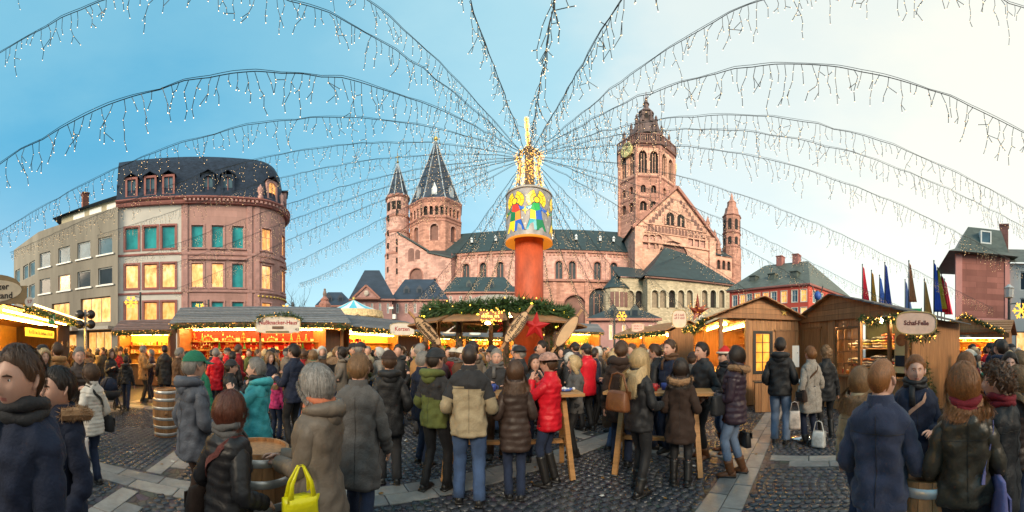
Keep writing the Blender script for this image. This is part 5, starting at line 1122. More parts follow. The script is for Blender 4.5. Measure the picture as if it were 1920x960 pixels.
# small wares standing on shelves and counters: a few shapes, many copies
wareM = dict(gold=pmat('ware_wood', (.55, .30, .09), .5, .3, 20), red=pmat('ware_red', (.55, .02, .015), .45, .2, 10), cream=pmat('ware_cream', (.75, .62, .40), .5, .2, 10), green=pmat('ware_green', (.05, .20, .06), .5, .2, 10), white=pmat('ware_white', (.75, .72, .66), .5, .1, 10), brown=pmat('ware_brown', (.22, .10, .04), .5, .3, 10), candle=glow('ware_candle', (1.0, .6, .2), 1.6, False), orange=pmat('ware_orange', (.65, .22, .03), .6, .2, 8))
def ware_mesh(kind):
    b = MB(); G, R_, C_, D_ = 0, 1, 2, 3
    if kind == 'pyramid':
        for k in range(3): b.lathe([(.11-.03*k, .02+.1*k), (.11-.03*k, .035+.1*k)], 10, mi=G); 
        for k in range(3):
            for a in range(4): b.tube([((.10-.03*k)*cos(a*pi/2), (.10-.03*k)*sin(a*pi/2), .1*k), ((.08-.03*k)*cos(a*pi/2), (.08-.03*k)*sin(a*pi/2), .1*k+.1)], .006, 4, G)
        for a in range(6): b.box((.06*cos(a*pi/3), .06*sin(a*pi/3), .35), (.09, .02, .004), a*pi/3, G)
        m = ['gold', 'red', 'cream', 'brown']
    elif kind == 'nutcracker':
        b.box((0, 0, .015), (.08, .07, .03), mi=D_)
        for x in (-.02, .02): b.tube([(x, 0, .03), (x, 0, .12)], .015, 6, C_)
        b.lathe([(.036, .12), (.042, .2), (.03, .215)], 8, mi=R_)
        for x in (-.05, .05): b.tube([(x, 0, .2), (x*1.1, -.01, .12)], .011, 5, R_)
        b.ball((0, 0, .245), .03, 8, 5, C_); b.lathe([(.03, .26), (.028, .32), (.02, .325)], 8, mi=D_); m = ['gold', 'red', 'cream', 'brown']
    elif kind == 'arch':
        t = np.linspace(0, pi, 11); b.tube([(.17*cos(a), 0, .17*sin(a)) for a in t], .012, 5, G); b.box((0, 0, .005), (.38, .05, .02), mi=G)
        for a in t[1:-1:2]: b.tube([(.17*cos(a), 0, .17*sin(a)), (.17*cos(a), 0, .17*sin(a)+.06)], .006, 4, R_)
        for x in (-.06, .0, .06): b.lathe([(.022, .015), (.012, .07), (.001, .12)], 6, (x, 0, 0), D_)
        m = ['gold', 'candle', 'cream', 'green']
    elif kind == 'candle':
        b.lathe([(.035, 0), (.035, .13), (.03, .135)], 10, mi=G); b.lathe([(.004, .135), (.008, .15), (.001, .175)], 5, mi=R_); m = ['red', 'candle', 'cream', 'gold']
    elif kind == 'jar':
        b.lathe([(.04, 0), (.042, .08), (.03, .1)], 10, mi=G); b.lathe([(.033, .1), (.033, .12)], 10, mi=R_); m = ['orange', 'cream', 'cream', 'gold']
    elif kind == 'house':
        b.box((0, 0, .06), (.12, .09, .12), mi=G); b.add([(-.07, -.06, .12), (.07, -.06, .12), (.07, .06, .12), (-.07, .06, .12), (-.07, 0, .19), (.07, 0, .19)], [(0, 1, 5, 4), (2, 3, 4, 5), (3, 0, 4), (1, 2, 5)], R_)
        for x in (-.03, .03): b.box((x, -.047, .07), (.025, .006, .035), mi=C_)
        m = ['cream', 'red', 'candle', 'brown']
    elif kind == 'tree':
        b.tube([(0, 0, 0), (0, 0, .05)], .012, 5, D_)
        for k in range(4): b.lathe([(.085-.018*k, .04+.05*k), (.01, .12+.05*k)], 9, mi=G)
        b.octa((0, 0, .29), .018, C_); m = ['green', 'red', 'candle', 'brown']
    elif kind == 'box':
        b.box((0, 0, .05), (.16, .12, .10), mi=G); b.box((0, 0, .051), (.025, .125, .104), mi=R_); b.box((0, 0, .105), (.07, .05, .02), mi=R_); m = ['cream', 'red', 'gold', 'brown']
    return b.mesh('ware', [wareM[k] for k in m])
WARE = {k: ware_mesh(k) for k in ('pyramid', 'nutcracker', 'arch', 'candle', 'jar', 'house', 'tree', 'box')}
WNAME = dict(pyramid=('candle_pyramid', 'wooden candle pyramid with blades'), nutcracker=('nutcracker', 'painted wooden nutcracker figure'), arch=('candle_arch', 'wooden candle arch'), candle=('candle', 'red pillar candle'), jar=('jar', 'orange jar with pale lid'), house=('toy_house', 'little lit toy house with red roof'), tree=('toy_tree', 'little toy fir tree'), box=('gift_box', 'cream gift box with red ribbon'))
def wares(s, mp, Ls, zs, e, kinds, step, where, jit=.05, scale=1.25, u0=.15, u1=None):
    for z in zs:
        u = u0
        while u < (u1 or Ls-.15):
            k = rng.choice(kinds); p = mp(u+rng.uniform(-jit, jit), z, e+rng.uniform(-.05, .05)); sc_ = scale*rng.uniform(.85, 1.2)
            nm, lb = WNAME[k]; o = put(WARE[k], nm, None, (s.location[0]+p[0], s.location[1]+p[1], z), -az(960+F*atan2(s.location[0], s.location[1]))+rng.uniform(-.3, .3)); o.scale = (sc_,)*3
            tag(o, lb+' '+where+({0: ' lowest', 1: ' middle', 2: ' top'}[zs.index(z)]+' row' if len(zs) > 1 else ''), nm.replace('_', ' '), nm.replace('_', ' ')+' group '+where); u += step*rng.uniform(.8, 1.3)
def signboard(label, p, rz, words, w=.95, h=.5, shape='scroll', mat=None, inkm=None, post=None, size=.2, scrolls=True, num=None):
    o = thing('sign_board', label, 'sign', p, rz); b = MB()
    if shape == 'scroll':
        pts = [(-w*.5, -h*.38), (-w*.3, -h*.5), (w*.3, -h*.5), (w*.5, -h*.38), (w*.5, h*.25), (w*.38, h*.42), (w*.15, h*.5), (-w*.15, h*.5), (-w*.38, h*.42), (-w*.5, h*.25)]
    else: pts = [(w/2*cos(t)*abs(cos(t))**-.4 if abs(cos(t)) > 1e-6 else 0, h/2*sin(t)*abs(sin(t))**-.25 if abs(sin(t)) > 1e-6 else 0) for t in np.linspace(0, 2*pi, 22, endpoint=False)]
    b.poly([(x, .02, z) for x, z in pts], -.04, (0, 1, 0)); b.build('board', mat or signw, o)
    b = MB(); c = [(x*1.03, -.024, z*1.04) for x, z in pts]; b.tube(c+[c[0]], .014, 5); b.build('rim', signg, o)
    if scrolls:
        for sx in (-1, 1):
            for zz in (-h*.45, h*.3): q = MB(); t = np.linspace(0, 4.5, 12); q.tube([(sx*(w*.46+.05*(1-a/6)*cos(a)), -.02, zz+.05*(1-a/6)*sin(a)) for a in t], .013, 5); q.build('scroll_ornament', signw, o)
    for w_, zz, sz in words:
        if w_ is None: scribble(w*.66, sz, inkm or signr, o, frame4((0, -.026, zz), (1, 0, 0), (0, 0, 1)), int(w*99)); continue
        text_part(w_, sz, inkm or signr, o, frame4((0, -.022, zz), (1, 0, 0), (0, 0, 1)), off=.004, ext=.003, sx=.92)
    if post: q = MB(); q.tube([(0, .06, -h*.4), (0, .06, -p[2]+.02)], .05, 8); q.build('post', wpost, o)
    return o

# --- nutcracker stall (red back wall, long roof)
nA, nB = P(336, 13.1), P(640, 13.1)
s, mp, Ls = stall('long stall with grey board roof and red back wall full of wooden figures', nA, nB, 2.4, 2.72, 3.55, redback, 9, .6, dark=[(.90, 1.0)], seed=1, posts=3, gb=18)
wares(s, mp, Ls, (1.27, 1.67, 2.07), -2.2, ['nutcracker', 'pyramid', 'arch', 'house', 'tree'], .30, 'on the red-backed shelves', u1=Ls*.88)
wares(s, mp, Ls, (1.04,), -.22, ['arch', 'pyramid', 'house', 'nutcracker'], .36, 'on the counter of the red-backed stall', u1=Ls*.88)
c_ = np.array(nA)*.5+np.array(nB)*.5
sx_ = P(521, 11.8); signboard('white scrolled sign reading Nußknacker-Haus over the red-backed stall', (*sx_, 2.60), -az(521), [('Nußknacker-Haus', .08, .21)], 1.62, .60)
ns_ = bpy.data.objects['sign_board']; b = MB(); b.box((0, -.03, -.10), (.42, .012, .10)); b.build('ribbon', pmat('ribbon_brown', (.16, .10, .07), .5, .2), ns_); b = MB(); b.box((-.02, -.03, -.255), (.85, .012, .06)); b.build('lower_strip', pmat('strip_olive', (.20, .17, .08), .5, .3), ns_)
b = MB(); b.poly([(.70+.12*cos(a), -.035, -.17+.12*sin(a)) for a in np.linspace(0, 2*pi, 18, endpoint=False)], -.015, (0, 1, 0)); b.build('number_plate', signw, ns_); text_part('43', .14, ink, ns_, frame4((.70, -.052, -.17), (1, 0, 0), (0, 0, 1)))
fir_garland(s, [np.array((*(np.array(P(x, 11.85))-np.array(nA)), Zp(y-4, 11.85))) for x, y in ((478, 608), (490, 600), (510, 597), (530, 594), (552, 594), (564, 606))], .10, 300, 8, bulbG, 77)
# --- small yellow kiosk
kA, kB = P(224, 15.2), P(318, 14.6)
s, mp, Ls = stall('small kiosk with brown roof and glowing yellow interior', kA, kB, 1.8, 2.55, 3.15, yelback, 6, .45, [pmat('brown_shingle', (.15, .095, .085), .7, .3, 4, .3, 20), pmat('brown_shingle_b', (.19, .12, .105), .7, .3, 4, .3, 20)], seed=2, lampm=tubeY, gb=14, shelves=(1.5, 1.9))
wares(s, mp, Ls, (1.52, 1.92), -1.6, ['jar', 'box', 'candle'], .2, 'in the yellow kiosk'); 
# --- candle stall
zA, zB = P(650, 13.6), P(790, 18.2)
s, mp, Ls = stall('candle stall with grey board roof and stacked lights beside the long red-backed stall', zA, zB, 2.4, 2.62, 3.35, yelback, 9, .55, seed=3, lampm=tubeY, dark=[(.62, .97)], gb=18)
wares(s, mp, Ls, (1.27, 1.67, 2.07), -2.2, ['candle', 'jar', 'candle', 'box'], .17, 'on the candle stall shelves', u1=Ls*.6); wares(s, mp, Ls, (1.04,), -.2, ['candle', 'jar', 'house'], .2, 'on the candle stall counter', u1=Ls*.6)
signboard('white scrolled sign with red lettering reading Kerzen', (*P(754, 15.0), Zp(617, 15.0)), -az(754)+.25, [('Kerzen', .0, .27)], 1.15, .55)
for k in range(6):      # tower of lit candle bowls
    p = P(668+(k % 2)*2, 13.9); o = put(WARE['candle'], 'candle', None, (*p, 1.08+k*.19)); o.scale = (2.2, 2.2, 1.0); tag(o, 'fat candle in the tower of lit candles at the candle stall', 'candle', 'tower of lit candles')
# --- stalls seen through the booth
for (x0, d0, x1, d1, bk, lab, sd, ze) in ((800, 21.5, 872, 23.5, orgback, 'stall with pale roof behind the oval signs, shelves of golden wares', 4, 2.62), (878, 23.5, 962, 25.5, yelback, 'bright golden stall straight behind the booth bar', 5, 2.6), (1048, 24.5, 1124, 25.5, orgback, 'grey-roofed stall with red ornaments beside the low pink shop', 6, 3.05)):
    s, mp, Ls = stall(lab, P(x0, d0), P(x1, d1), 2.2, ze, ze+.75, bk, 7, .5, seed=sd, gb=14, lampm=tubeY)
    wares(s, mp, Ls, (1.3, 1.7, 2.07), -2.0, ['box', 'jar', 'tree', 'candle', 'house'] if sd != 6 else ['tree', 'box', 'candle'], .3, 'on shelves of the '+('pale-roofed stall' if sd == 4 else 'golden stall' if sd == 5 else 'grey-roofed stall'), scale=1.7)
signboard('small white sign above the pale-roofed stall behind the booth', (*P(843, 20.8), Zp(617, 20.8)), -az(843), [(None, .03, .16)], .8, .55)
signboard('small pale blue sign above the golden stall behind the booth', (*P(891, 22.5), Zp(620, 22.5)), -az(891), [(None, .05, .14)], .75, .6, mat=pmat('pale_blue_sign', (.55, .68, .72), .5, .1), inkm=pmat('blue_ink', (.05, .15, .3)))
# --- row of small stalls on the right, in front of the low shop
for (x0, d0, x1, d1, lab, sd) in ((1165, 21.5, 1207, 19.5, 'small stall with yellow hanging stock next to the lamp post', 7), (1208, 18.6, 1258, 16.2, 'small stall with crowded yellow shelves touching the large plank stall', 8)):
    s, mp, Ls = stall(lab, P(x0, d0), P(x1, d1), 2.0, 2.62, 3.2, yelback, 6, .5, [woodL, wplank[2]], seed=sd, lampm=tubeY, gb=20)
    wares(s, mp, Ls, (1.27, 1.67, 2.07), -1.8, ['tree', 'box', 'jar', 'candle', 'house'], .22, 'in the '+('hanging stock stall' if sd == 7 else 'crowded yellow stall'), scale=1.5)
signboard('small tilted pink sign on the right-hand row of little stalls', (*P(1196, 18.8), Zp(614, 18.8)), -az(1196), [(None, .08, .08), (None, -.08, .08)], .7, .5, mat=pmat('pink_sign', (.72, .48, .40), .5, .1))
# --- mulled wine stand at the far left
fA, fB = np.array((-9.2, -.75)), np.array((-16.3, 3.0)); frz = atan2(*(fB-fA)[::-1])
s = thing('mulled_wine_stand', 'long lit mulled wine stand with curved name board and glowing lamp rows', 'market stall', (fA[0], fA[1], 0)); mpf, Lf = line_map((0, 0), fB-fA)
roof_rows(s, mpf(-.5, 3.02, .9), mpf(Lf+.3, 3.02, .9), mpf(-.5, 3.9, -1.6), mpf(Lf+.3, 3.9, -1.6), 9, [wplank[1], woodG2])
bx_part(s, 'back_wall', orgback, mpf, 0, Lf, .05, 3.0, -3.0, -2.95); bx_part(s, 'ceiling', woodL, mpf, -.2, Lf+.2, 2.92, 2.98, -2.9, .75)
bx_part(s, 'counter', woodL, mpf, 0, Lf-1.9, 1.0, 1.08, -.5, .2); bx_part(s, 'counter_front', wbrown, mpf, 0, Lf-1.9, .05, 1.0, -.05, .05)
bx_part(s, 'side_wall', wbrown, mpf, Lf, Lf+.05, .05, 3.0, -3, .1); bx_part(s, 'side_panel', wbrown, mpf, Lf-1.9, Lf-.02, .05, 2.9, .06, .12); bx_part(s, 'near_end_wall', orgback, mpf, -.05, 0, .05, 3.0, -3, -.1)
bx_part(s, 'menu_board', pmat('menu_board_yellow', (.80, .52, .05), .5, .15, em=.5), mpf, 2.2, 5.0, 2.16, 2.46, .30, .35)
def mp_text(mp, u, z, e):
    o = Vector(mp(u, z, e)); x = Vector(mp(u+1, z, e))-o; return frame4(o, x, (0, 0, 1))
scribble(2.3, .15, ink, s, mp_text(mpf, 3.6, 2.31, .354), 9)
for k, (z, e) in enumerate(((2.82, .55), (2.74, .1), (2.84, -.6))): q = MB(); q.tube([mpf(.2, z, e), mpf(Lf-2, z, e)], .03, 6); q.build('lamp', tubeY, s)
q = MB(); q.tube([mpf(-.3, 3.10, .98), mpf(Lf+.3, 3.10, .98)], .035, 6); q.build('light_hose', glow('light_hose', (1.0, .70, .28), 3.5), s)
b = MB()
for u in np.arange(.1, Lf-1.5, .085): b.octa(mpf(u, 2.88+.03*sin(u*9), .74), .028)
q = b.build('bulbs', bulbG, s); q['kind'] = 'stuff'
fir_garland(s, [mpf(u, 2.94-.05*abs(sin(u*2)), .90) for u in np.linspace(.8, Lf+.3, 14)], .13, 280, 12, bulbG, 55)
for u, z in ((Lf-.5, 1.95), (Lf-1.4, 1.90)): p = mpf(u, z, .16); star5('wooden_star', 'pale wooden star '+('nearer the stand corner' if u > Lf-1 else 'beside the menu board')+' on the dark stand wall', (fA[0]+p[0], fA[1]+p[1], z), .22, .2, pmat('pale_star_wood', (.62, .48, .28), .5, .2), face=frz)
p_ = mpf(.95, 3.62, 1.02); so_ = thing('name_board', 'curved cream name board with black blackletter words on the mulled wine stand', 'sign', (*P(-22, 7.9), 3.12), -az(-22)-.35)
so_.scale = (.78, .78, .78)
b = MB(); t = np.linspace(0, pi, 15); pts = [(-1.25, -.42), (1.25, -.42), (1.25, .12)]+[(1.05*cos(a), .12+.42*sin(a)) for a in t]+[(-1.25, .12)]; b.poly([(x, .03, z) for x, z in pts], -.06, (0, 1, 0)); b.build('board', pmat('name_board_wood', (.28, .19, .09), .5, .2), so_)
b = MB(); pts = [(1.1*cos(a)*1.0, .36*sin(a)) for a in np.linspace(0, 2*pi, 26, endpoint=False)]; b.poly([(x, -.032, z) for x, z in pts], -.01, (0, 1, 0)); b.build('cream_panel', pmat('cream_panel', (.68, .56, .40), .5, .12), so_)
text_part('Der Mainzer', .27, ink, so_, frame4((0, -.045, .12), (1, 0, 0), (0, 0, 1)), off=.006); text_part('Glühweinstand', .27, ink, so_, frame4((0, -.045, -.16), (1, 0, 0), (0, 0, 1)), off=.006)
q = MB(); tt = np.linspace(0, 2*pi, 18, endpoint=False); q.poly([(1.35+.15*cos(a), -.04, -.38+.15*sin(a)) for a in tt], -.03, (0, 1, 0)); pl_ = q.build('round_plate', signw, so_)
text_part('57', .15, signr, so_, frame4((1.35, -.075, -.38), (1, 0, 0), (0, 0, 1)))
# green emergency panel on the stand
eg = thing('exit_panel', 'small green and white emergency panel hung at the mulled wine stand eave', 'sign', (*P(97, 11.6), Zp(598, 11.6)), -az(97)+.35); b = MB(); b.box((0, 0, 0), (.26, .03, .32)); b.build('board', pmat('exit_green', (.02, .33, .18), .4, .05), eg); text_part('H', .26, WHITE, eg, frame4((0, -.018, 0), (1, 0, 0), (0, 0, 1)), off=.006)

# --- large plank stall with open lit side and gable
def plank_stall_big():
    A, B = np.array(P(1350, 9.2)), np.array(P(1497, 10.05)); bk = np.array(P(1262, 14.2))
    s = thing('plank_stall', 'large wooden plank stall with open golden interior and star on its gable', 'market stall', (A[0], A[1], 0))
    mp, Lg = line_map((0, 0), B-A); dn = nrm(np.array((*(B-A), 0))); fr = np.array((*(bk-A), 0)); Lf_ = np.linalg.norm(fr)
    # local frame: gable front mp(u, z, e); depth goes back along -e
    ze, za = 2.62, 3.22; D = 5.2
    door = (Lg-.78, Lg-.1, 0, 2.25, 0); win = (Lg*.42, Lg*.42+.52, 1.02, 2.2, 0)
    planks_v(s, mp, Lg*.34, Lg, .06, ze, .125, [win], 0)
    planks_gable(s, mp, -.30, Lg*.5, Lg+.22, ze-.02, za, .15, .10)
    roof_rows(s, mp(-.45, ze-.06, .35), mp(-.45, ze-.06, -D), mp(Lg*.5, za+.03, .35), mp(Lg*.5, za+.03, -D), 7, [wplank[0], wplank[1]]); roof_rows(s, mp(Lg+.35, ze-.06, .35), mp(Lg+.35, ze-.06, -D), mp(Lg*.5, za+.03, .35), mp(Lg*.5, za+.03, -D), 7, [wplank[0], wplank[1]])
    bx_part(s, 'ceiling', woodL, mp, .0, Lg, ze-.06, ze-.02, -D+.05, -.03)
    bx_part(s, 'far_wall', orgback, mp, Lg-.06, Lg-.02, .05, ze-.06, -D, -.05); bx_part(s, 'end_wall', wplank[0], mp, 0, Lg, .05, ze-.06, -D-.05, -D); bx_part(s, 'floor', wbrown, mp, 0, Lg, .02, .06, -D, -.03)
    for (u0, u1) in ((-.03, .08), (Lg*.30, Lg*.34)): bx_part(s, 'post', wpost, mp, u0, u1, .05, ze-.03, -.06, .05)
    for e in (-2.5, -D+.05): bx_part(s, 'post', wpost, mp, -.04, .06, .05, ze-.07, e-.1, e)
    # counter panels below the openings (gable corner and long side)
    bx_part(s, 'counter_front', wplank[2], mp, .09, Lg*.30-.01, .06, 1.0, -.04, .03); bx_part(s, 'counter', woodL, mp, -.1, Lg*.30, 1.005, 1.05, -.4, .15)
    n = 16
    for i in range(n): e0 = -.1-(D-.2)*i/n; bx_part(s, 'plank', wplank[i % 3], mp, -.02, .03, .06, 1.0, e0-(D-.2)/n+.008, e0)
    bx_part(s, 'counter', woodL, mp, -.16, .40, 1.005, 1.05, -D+.05, -.42)
    # inside shelves on the far wall
    for z in (1.25, 1.6, 1.95, 2.25): bx_part(s, 'shelf', woodL, mp, Lg-.42, Lg-.07, z-.015, z+.015, -D+.1, -.15)
    for e in (-1.2, -2.6, -4.0): q = MB(); q.tube([mp(.35, ze-.13, e-.6), mp(.35, ze-.13, e+.5)], .035, 6); q.build('lamp', tubeY, s)
    q = MB(); q.tube([mp(Lg*.45, ze-.13, -.5), mp(Lg*.45, ze-.13, -4.5)], .03, 6); q.build('lamp', tubeW, s)
    for z in (1.265, 1.615, 1.965):
        e = -.3
        while e > -D+.3:
            k = rng.choice(['house', 'box', 'candle', 'jar', 'nutcracker']); p = mp(Lg-.24, z, e); nm, lb = WNAME[k]; o = put(WARE[k], nm, None, (A[0]+p[0], A[1]+p[1], z), rng.uniform(0, 6)); o.scale = (1.1,)*3
            tag(o, lb+' on the '+{1.265: 'lowest', 1.615: 'middle', 1.965: 'upper'}[z]+' plank stall shelf', nm.replace('_', ' '), nm.replace('_', ' ')+' group on the plank stall shelves'); e -= rng.uniform(.2, .34)
    # window, door, star, number
    w_ = window(s, mp, win, lit('lit_orange_pane', (1.0, .36, .05), 1.2), pmat('black_frame', (.02, .018, .016), .5, .1), .05, .04, (1, 3), trim=pmat('black_frame'  , (.02, .018, .016)), tw=.05, proud=.03)
    d_ = bx_part(s, 'door', wplank[1], mp, door[0], door[1], .08, door[3], .012, .035); bx_part(d_, 'door_frame', wpost, mp, door[0]-.05, door[1]+.05, door[3], door[3]+.05, .012, .05); q = MB(); q.ball(mp(door[0]+.08, 1.05, .06), .03, 8, 5); q.build('handle', pmat('brass', (.45, .32, .1), .3, .1, metal=.8), d_)
    p = mp(Lg*.78, 2.80, .15); star5('wooden_star', 'pale yellow wooden star on the gable of the large plank stall', (A[0]+p[0], A[1]+p[1], 2.82), .13, 0, pmat('yellow_star_wood', (.62, .42, .12), .5, .2), face=atan2((B-A)[1], (B-A)[0]))
    fir_garland(s, [mp(-.50, ze-.12-.18*sin(pi*min(1, max(0, (k-1)/5)))*(k < 7), .1-k*.45) for k in range(12)], .09, 300, 20, bulbG, 91)
    p = mp(-.52, 2.5, -.2); q = MB(); tt = np.linspace(0, 2*pi, 18, endpoint=False); q.poly([(p[0]+.11*cos(a)*.9, p[1]-.02, p[2]+.09+.11*sin(a)) for a in tt], -.02, nrm((*(-(A)), 0))); pl_ = q.build('number_plate', signw, s)
    text_part('33', .12, ink, pl_, frame4(tuple(np.array(p)+np.array((0, -.02, .09))+nrm((*(-A), 0))*.03), (cos(az(1350)), -sin(az(1350)), 0), (0, 0, 1)))
    return s
plank_stall_big()
signboard('cream shield sign with red words at the corner of the large plank stall', (*P(1274, 11.6), Zp(598, 11.6)), -az(1274), [(None, .13, .085), (None, .02, .09)], .52, .62, inkm=signr, mat=pmat('cream_sign', (.74, .60, .48), .5, .1), shape='round')
# big red lit moravian star on the roof
st_o = thing('spiked_star', 'red lantern star with pointed roof shape covered in fairy lights behind the plank stall', 'star', (*P(1308, 12.3), Zp(585, 12.3)), .4)
b = MB()
for (dx, dy, dz, l) in ((0, 0, 1, .75), (1, 0, .2, .6), (-1, 0, .2, .6), (.6, 0, -.7, .5), (-.6, 0, -.7, .5), (.3, -1, .3, .5), (-.3, -1, .1, .5), (.75, -.4, .7, .55), (-.75, -.4, .7, .55)):
    d_ = nrm((dx, dy, dz)); x = nrm(np.cross(d_, (.3, .8, .5))); y = np.cross(d_, x); b.add([x*.16, y*.16, -x*.16, -y*.16, d_*l], [(0, 1, 4), (1, 2, 4), (2, 3, 4), (3, 0, 4)])
b.build('spikes', pmat('dark_red_star', (.25, .05, .025), .5, .3, 4), st_o)
b = MB()
for i in range(90): v = nr.normal(size=3); v = v/np.linalg.norm(v)*nr.uniform(.2, .5); b.octa(v, .012)
q = b.build('bulbs', bulbG, st_o); q['kind'] = 'stuff'

# --- sheepskin stall
def sheepskin_stall():
    A, B = np.array(P(1497, 10.25)), np.array(P(1706, 7.5)); s = thing('plank_stall', 'wooden plank stall with glazed corner full of blankets and sheepskins', 'market stall', (A[0], A[1], 0))
    mp, Lg = line_map((0, 0), B-A); ze, za, D = 2.52, 3.22, 3.0
    u = lambda x: px_u(A, B, x)[0]
    glass = (u(1568), u(1611), .98, 2.30, 0); opn = (u(1616), u(1667), .98, 2.45, 0); opn2 = (u(1667), u(1700), .98, 2.45, 0)
    planks_v(s, mp, .0, u(1566), .06, ze, .15, [], 0); planks_v(s, mp, u(1566), Lg, .06, .96, .15, [], 0); planks_v(s, mp, u(1566), u(1613), 2.32, ze, .15, [], 0)
    planks_gable(s, mp, -.25, Lg*.40, Lg+.3, ze, za, .15, .06)
    roof_rows(s, mp(-.3, ze-.05, .25), mp(-.3, ze-.05, -D), mp(Lg*.40, za+.02, .25), mp(Lg*.40, za+.02, -D), 7, [wplank[0], woodG]); roof_rows(s, mp(Lg+.4, ze-.05, .25), mp(Lg+.4, ze-.05, -D), mp(Lg*.40, za+.02, .25), mp(Lg*.40, za+.02, -D), 9, [woodG, woodG2])
    d_ = bx_part(s, 'door', wplank[1], mp, .35, 1.05, .1, 2.3, .012, .035); bx_part(d_, 'door_frame', wpost, mp, .28, 1.12, 2.31, 2.37, .012, .05)
    bx_part(s, 'base_board', wplank[2], mp, -.02, Lg, .03, .16, .012, .04)
    for x in (1566, 1613, 1668, 1701): bx_part(s, 'post', wpost, mp, u(x)-.035, u(x)+.035, .96, ze, -.05, .05)
    bx_part(s, 'sill', wpost, mp, u(1566), Lg+.05, .95, 1.0, -.3, .12)
    fr_ = MB(); mpp = pmat('clear_pane', (.5, .5, .45), .03, 0)
    gl = bpy.data.materials.get('shop_glass') or bpy.data.materials.new('shop_glass'); gl.use_nodes = True; n = gl.node_tree.nodes; n.clear(); o_ = n.new('ShaderNodeOutputMaterial'); mx_ = n.new('ShaderNodeMixShader'); tr_ = n.new('ShaderNodeBsdfTransparent'); gs = n.new('ShaderNodeBsdfGlossy'); gs.inputs['Roughness'].default_value = .03; mx_.inputs[0].default_value = .08
    gl.node_tree.links.new(tr_.outputs[0], mx_.inputs[1]); gl.node_tree.links.new(gs.outputs[0], mx_.inputs[2]); gl.node_tree.links.new(mx_.outputs[0], o_.inputs[0])
    window(s, mp, glass, gl, wpost, .05, .04, (2, 3))
    bx_part(s, 'back_wall', pmat('dark_green_cloth', (.10, .11, .06), .8, .2), mp, u(1560), Lg, .05, ze, -1.55, -1.5); bx_part(s, 'side_wall', wplank[0], mp, -.02, .02, .05, ze, -D, 0); bx_part(s, 'end_wall', wplank[0], mp, Lg-.02, Lg+.02, .05, ze, -D, -.06)
    bx_part(s, 'ceiling', woodL, mp, .02, Lg, ze-.03, ze, -1.5, -.01); bx_part(s, 'floor', wbrown, mp, .0, Lg, .02, .06, -D, -.03)
    for z in (1.2, 1.72): bx_part(s, 'shelf', woodL, mp, u(1566), Lg-.05, z-.02, z+.02, -1.48, -.55)
    for x in (1585, 1640, 1685): q = MB(); p = mp(u(x), 2.42, -.3); q.ball(p, .05, 8, 6); q.build('lamp', glow('spot_bulb', (1.0, .70, .34), 300.0), s)
    cols_ = [(.50, .14, .03), (.62, .24, .04), (.35, .05, .03), (.60, .52, .38), (.16, .17, .13), (.45, .30, .12), (.55, .42, .08), (.30, .28, .24)]
    def folded(x, z, e, c, w, k):
        p = mp(u(x), z, e); b = MB(); t = np.linspace(-1, 1, 9); h = .075
        rings = [np.array([mp(u(x)+a*w/2, z+h/2+zz*h/2*(1-.25*a*a)+.012*sin(a*5+k), e+ee) for zz, ee in ((-1, .18), (-.3, .21), (.6, .20), (1, .15), (1, -.2), (-1, -.2))]) for a in t]
        b.loft(rings); o = b.build('folded_blanket', pmat('blanket_%d' % c, cols_[c], .9, .2, 12, .3, 60, sheen=.4), None, True); o.location = s.location; return o
    nmz = ['rust', 'orange', 'dark red', 'cream', 'olive grey', 'tan', 'mustard', 'grey']
    for x, z0, cs in ((1642, 1.74, (6, 1, 0, 2, 0)), (1622, 1.74, (3, 5, 6, 4)), (1590, 1.74, (3, 6, 7)), (1574, 1.74, (5, 3)), (1640, 1.22, (3, 2, 7)), (1622, 1.22, (4, 7, 4, 7)), (1600, 1.22, (7, 3, 0)), (1575, 1.22, (2, 5, 3))):
        for k, c in enumerate(cs): o = folded(x+rng.uniform(-2, 2), z0+k*.078, -.78, c, .46, k); tag(o, nmz[c]+' folded blanket '+('on the upper shelf' if z0 > 1.5 else 'on the lower shelf')+' of the sheepskin stall', 'blanket', 'folded blankets at the sheepskin stall')
    for k, c in enumerate((3, 2)): o = folded(1638, 1.01+k*.075, -.15, c, .6, k); tag(o, nmz[c]+' folded blanket on the open sill of the sheepskin stall', 'blanket', 'folded blankets at the sheepskin stall')
    for i, (uu, z) in enumerate([(u(x), z) for z in (1.02,) for x in (1572, 1580, 1588, 1597, 1605)]):
        p = mp(uu, z, -.2); o = put(WARE['jar' if i % 2 else 'candle'], 'jar' if i % 2 else 'candle', None, (A[0]+p[0], A[1]+p[1], z)); tag(o, ('orange jar' if i % 2 else 'red pillar candle')+' behind the glass of the sheepskin stall', 'jar' if i % 2 else 'candle', 'small goods behind the sheepskin stall glass')
    # pale poster with a white animal and a dark skirt panel
    q = bx_part(s, 'poster', pmat('poster_paper', (.68, .60, .32), .6, .15, 3), mp, u(1671), u(1698), 1.12, 2.30, -.16, -.14); b = MB(); c = mp(u(1684), 1.9, -.13); tt = np.linspace(0, 2*pi, 16, endpoint=False); b.poly([mp(u(1684)+.16*cos(a), 1.92+.15*sin(a), -.135) for a in tt], .006, nrm(np.array(mp(0, 0, 1))-np.array(mp(0, 0, 0)))); b.build('poster_print', pmat('poster_brown', (.33, .15, .06), .6, .4, 9), q); bx_part(q, 'poster_cloth', pmat('navy_cloth', (.02, .025, .04), .8, .2), mp, u(1673), u(1693), 1.28, 1.55, -.135, -.12)
    fir_garland(s, [mp(u(x), z, .28) for x, z in ((1625, 2.50), (1650, 2.36), (1675, 2.42), (1700, 2.42), (1716, 2.26))], .11, 300, 18, bulbG, 61); 
    return s, mp, Lg, A
shp, mps, Lsh, Ash = sheepskin_stall()
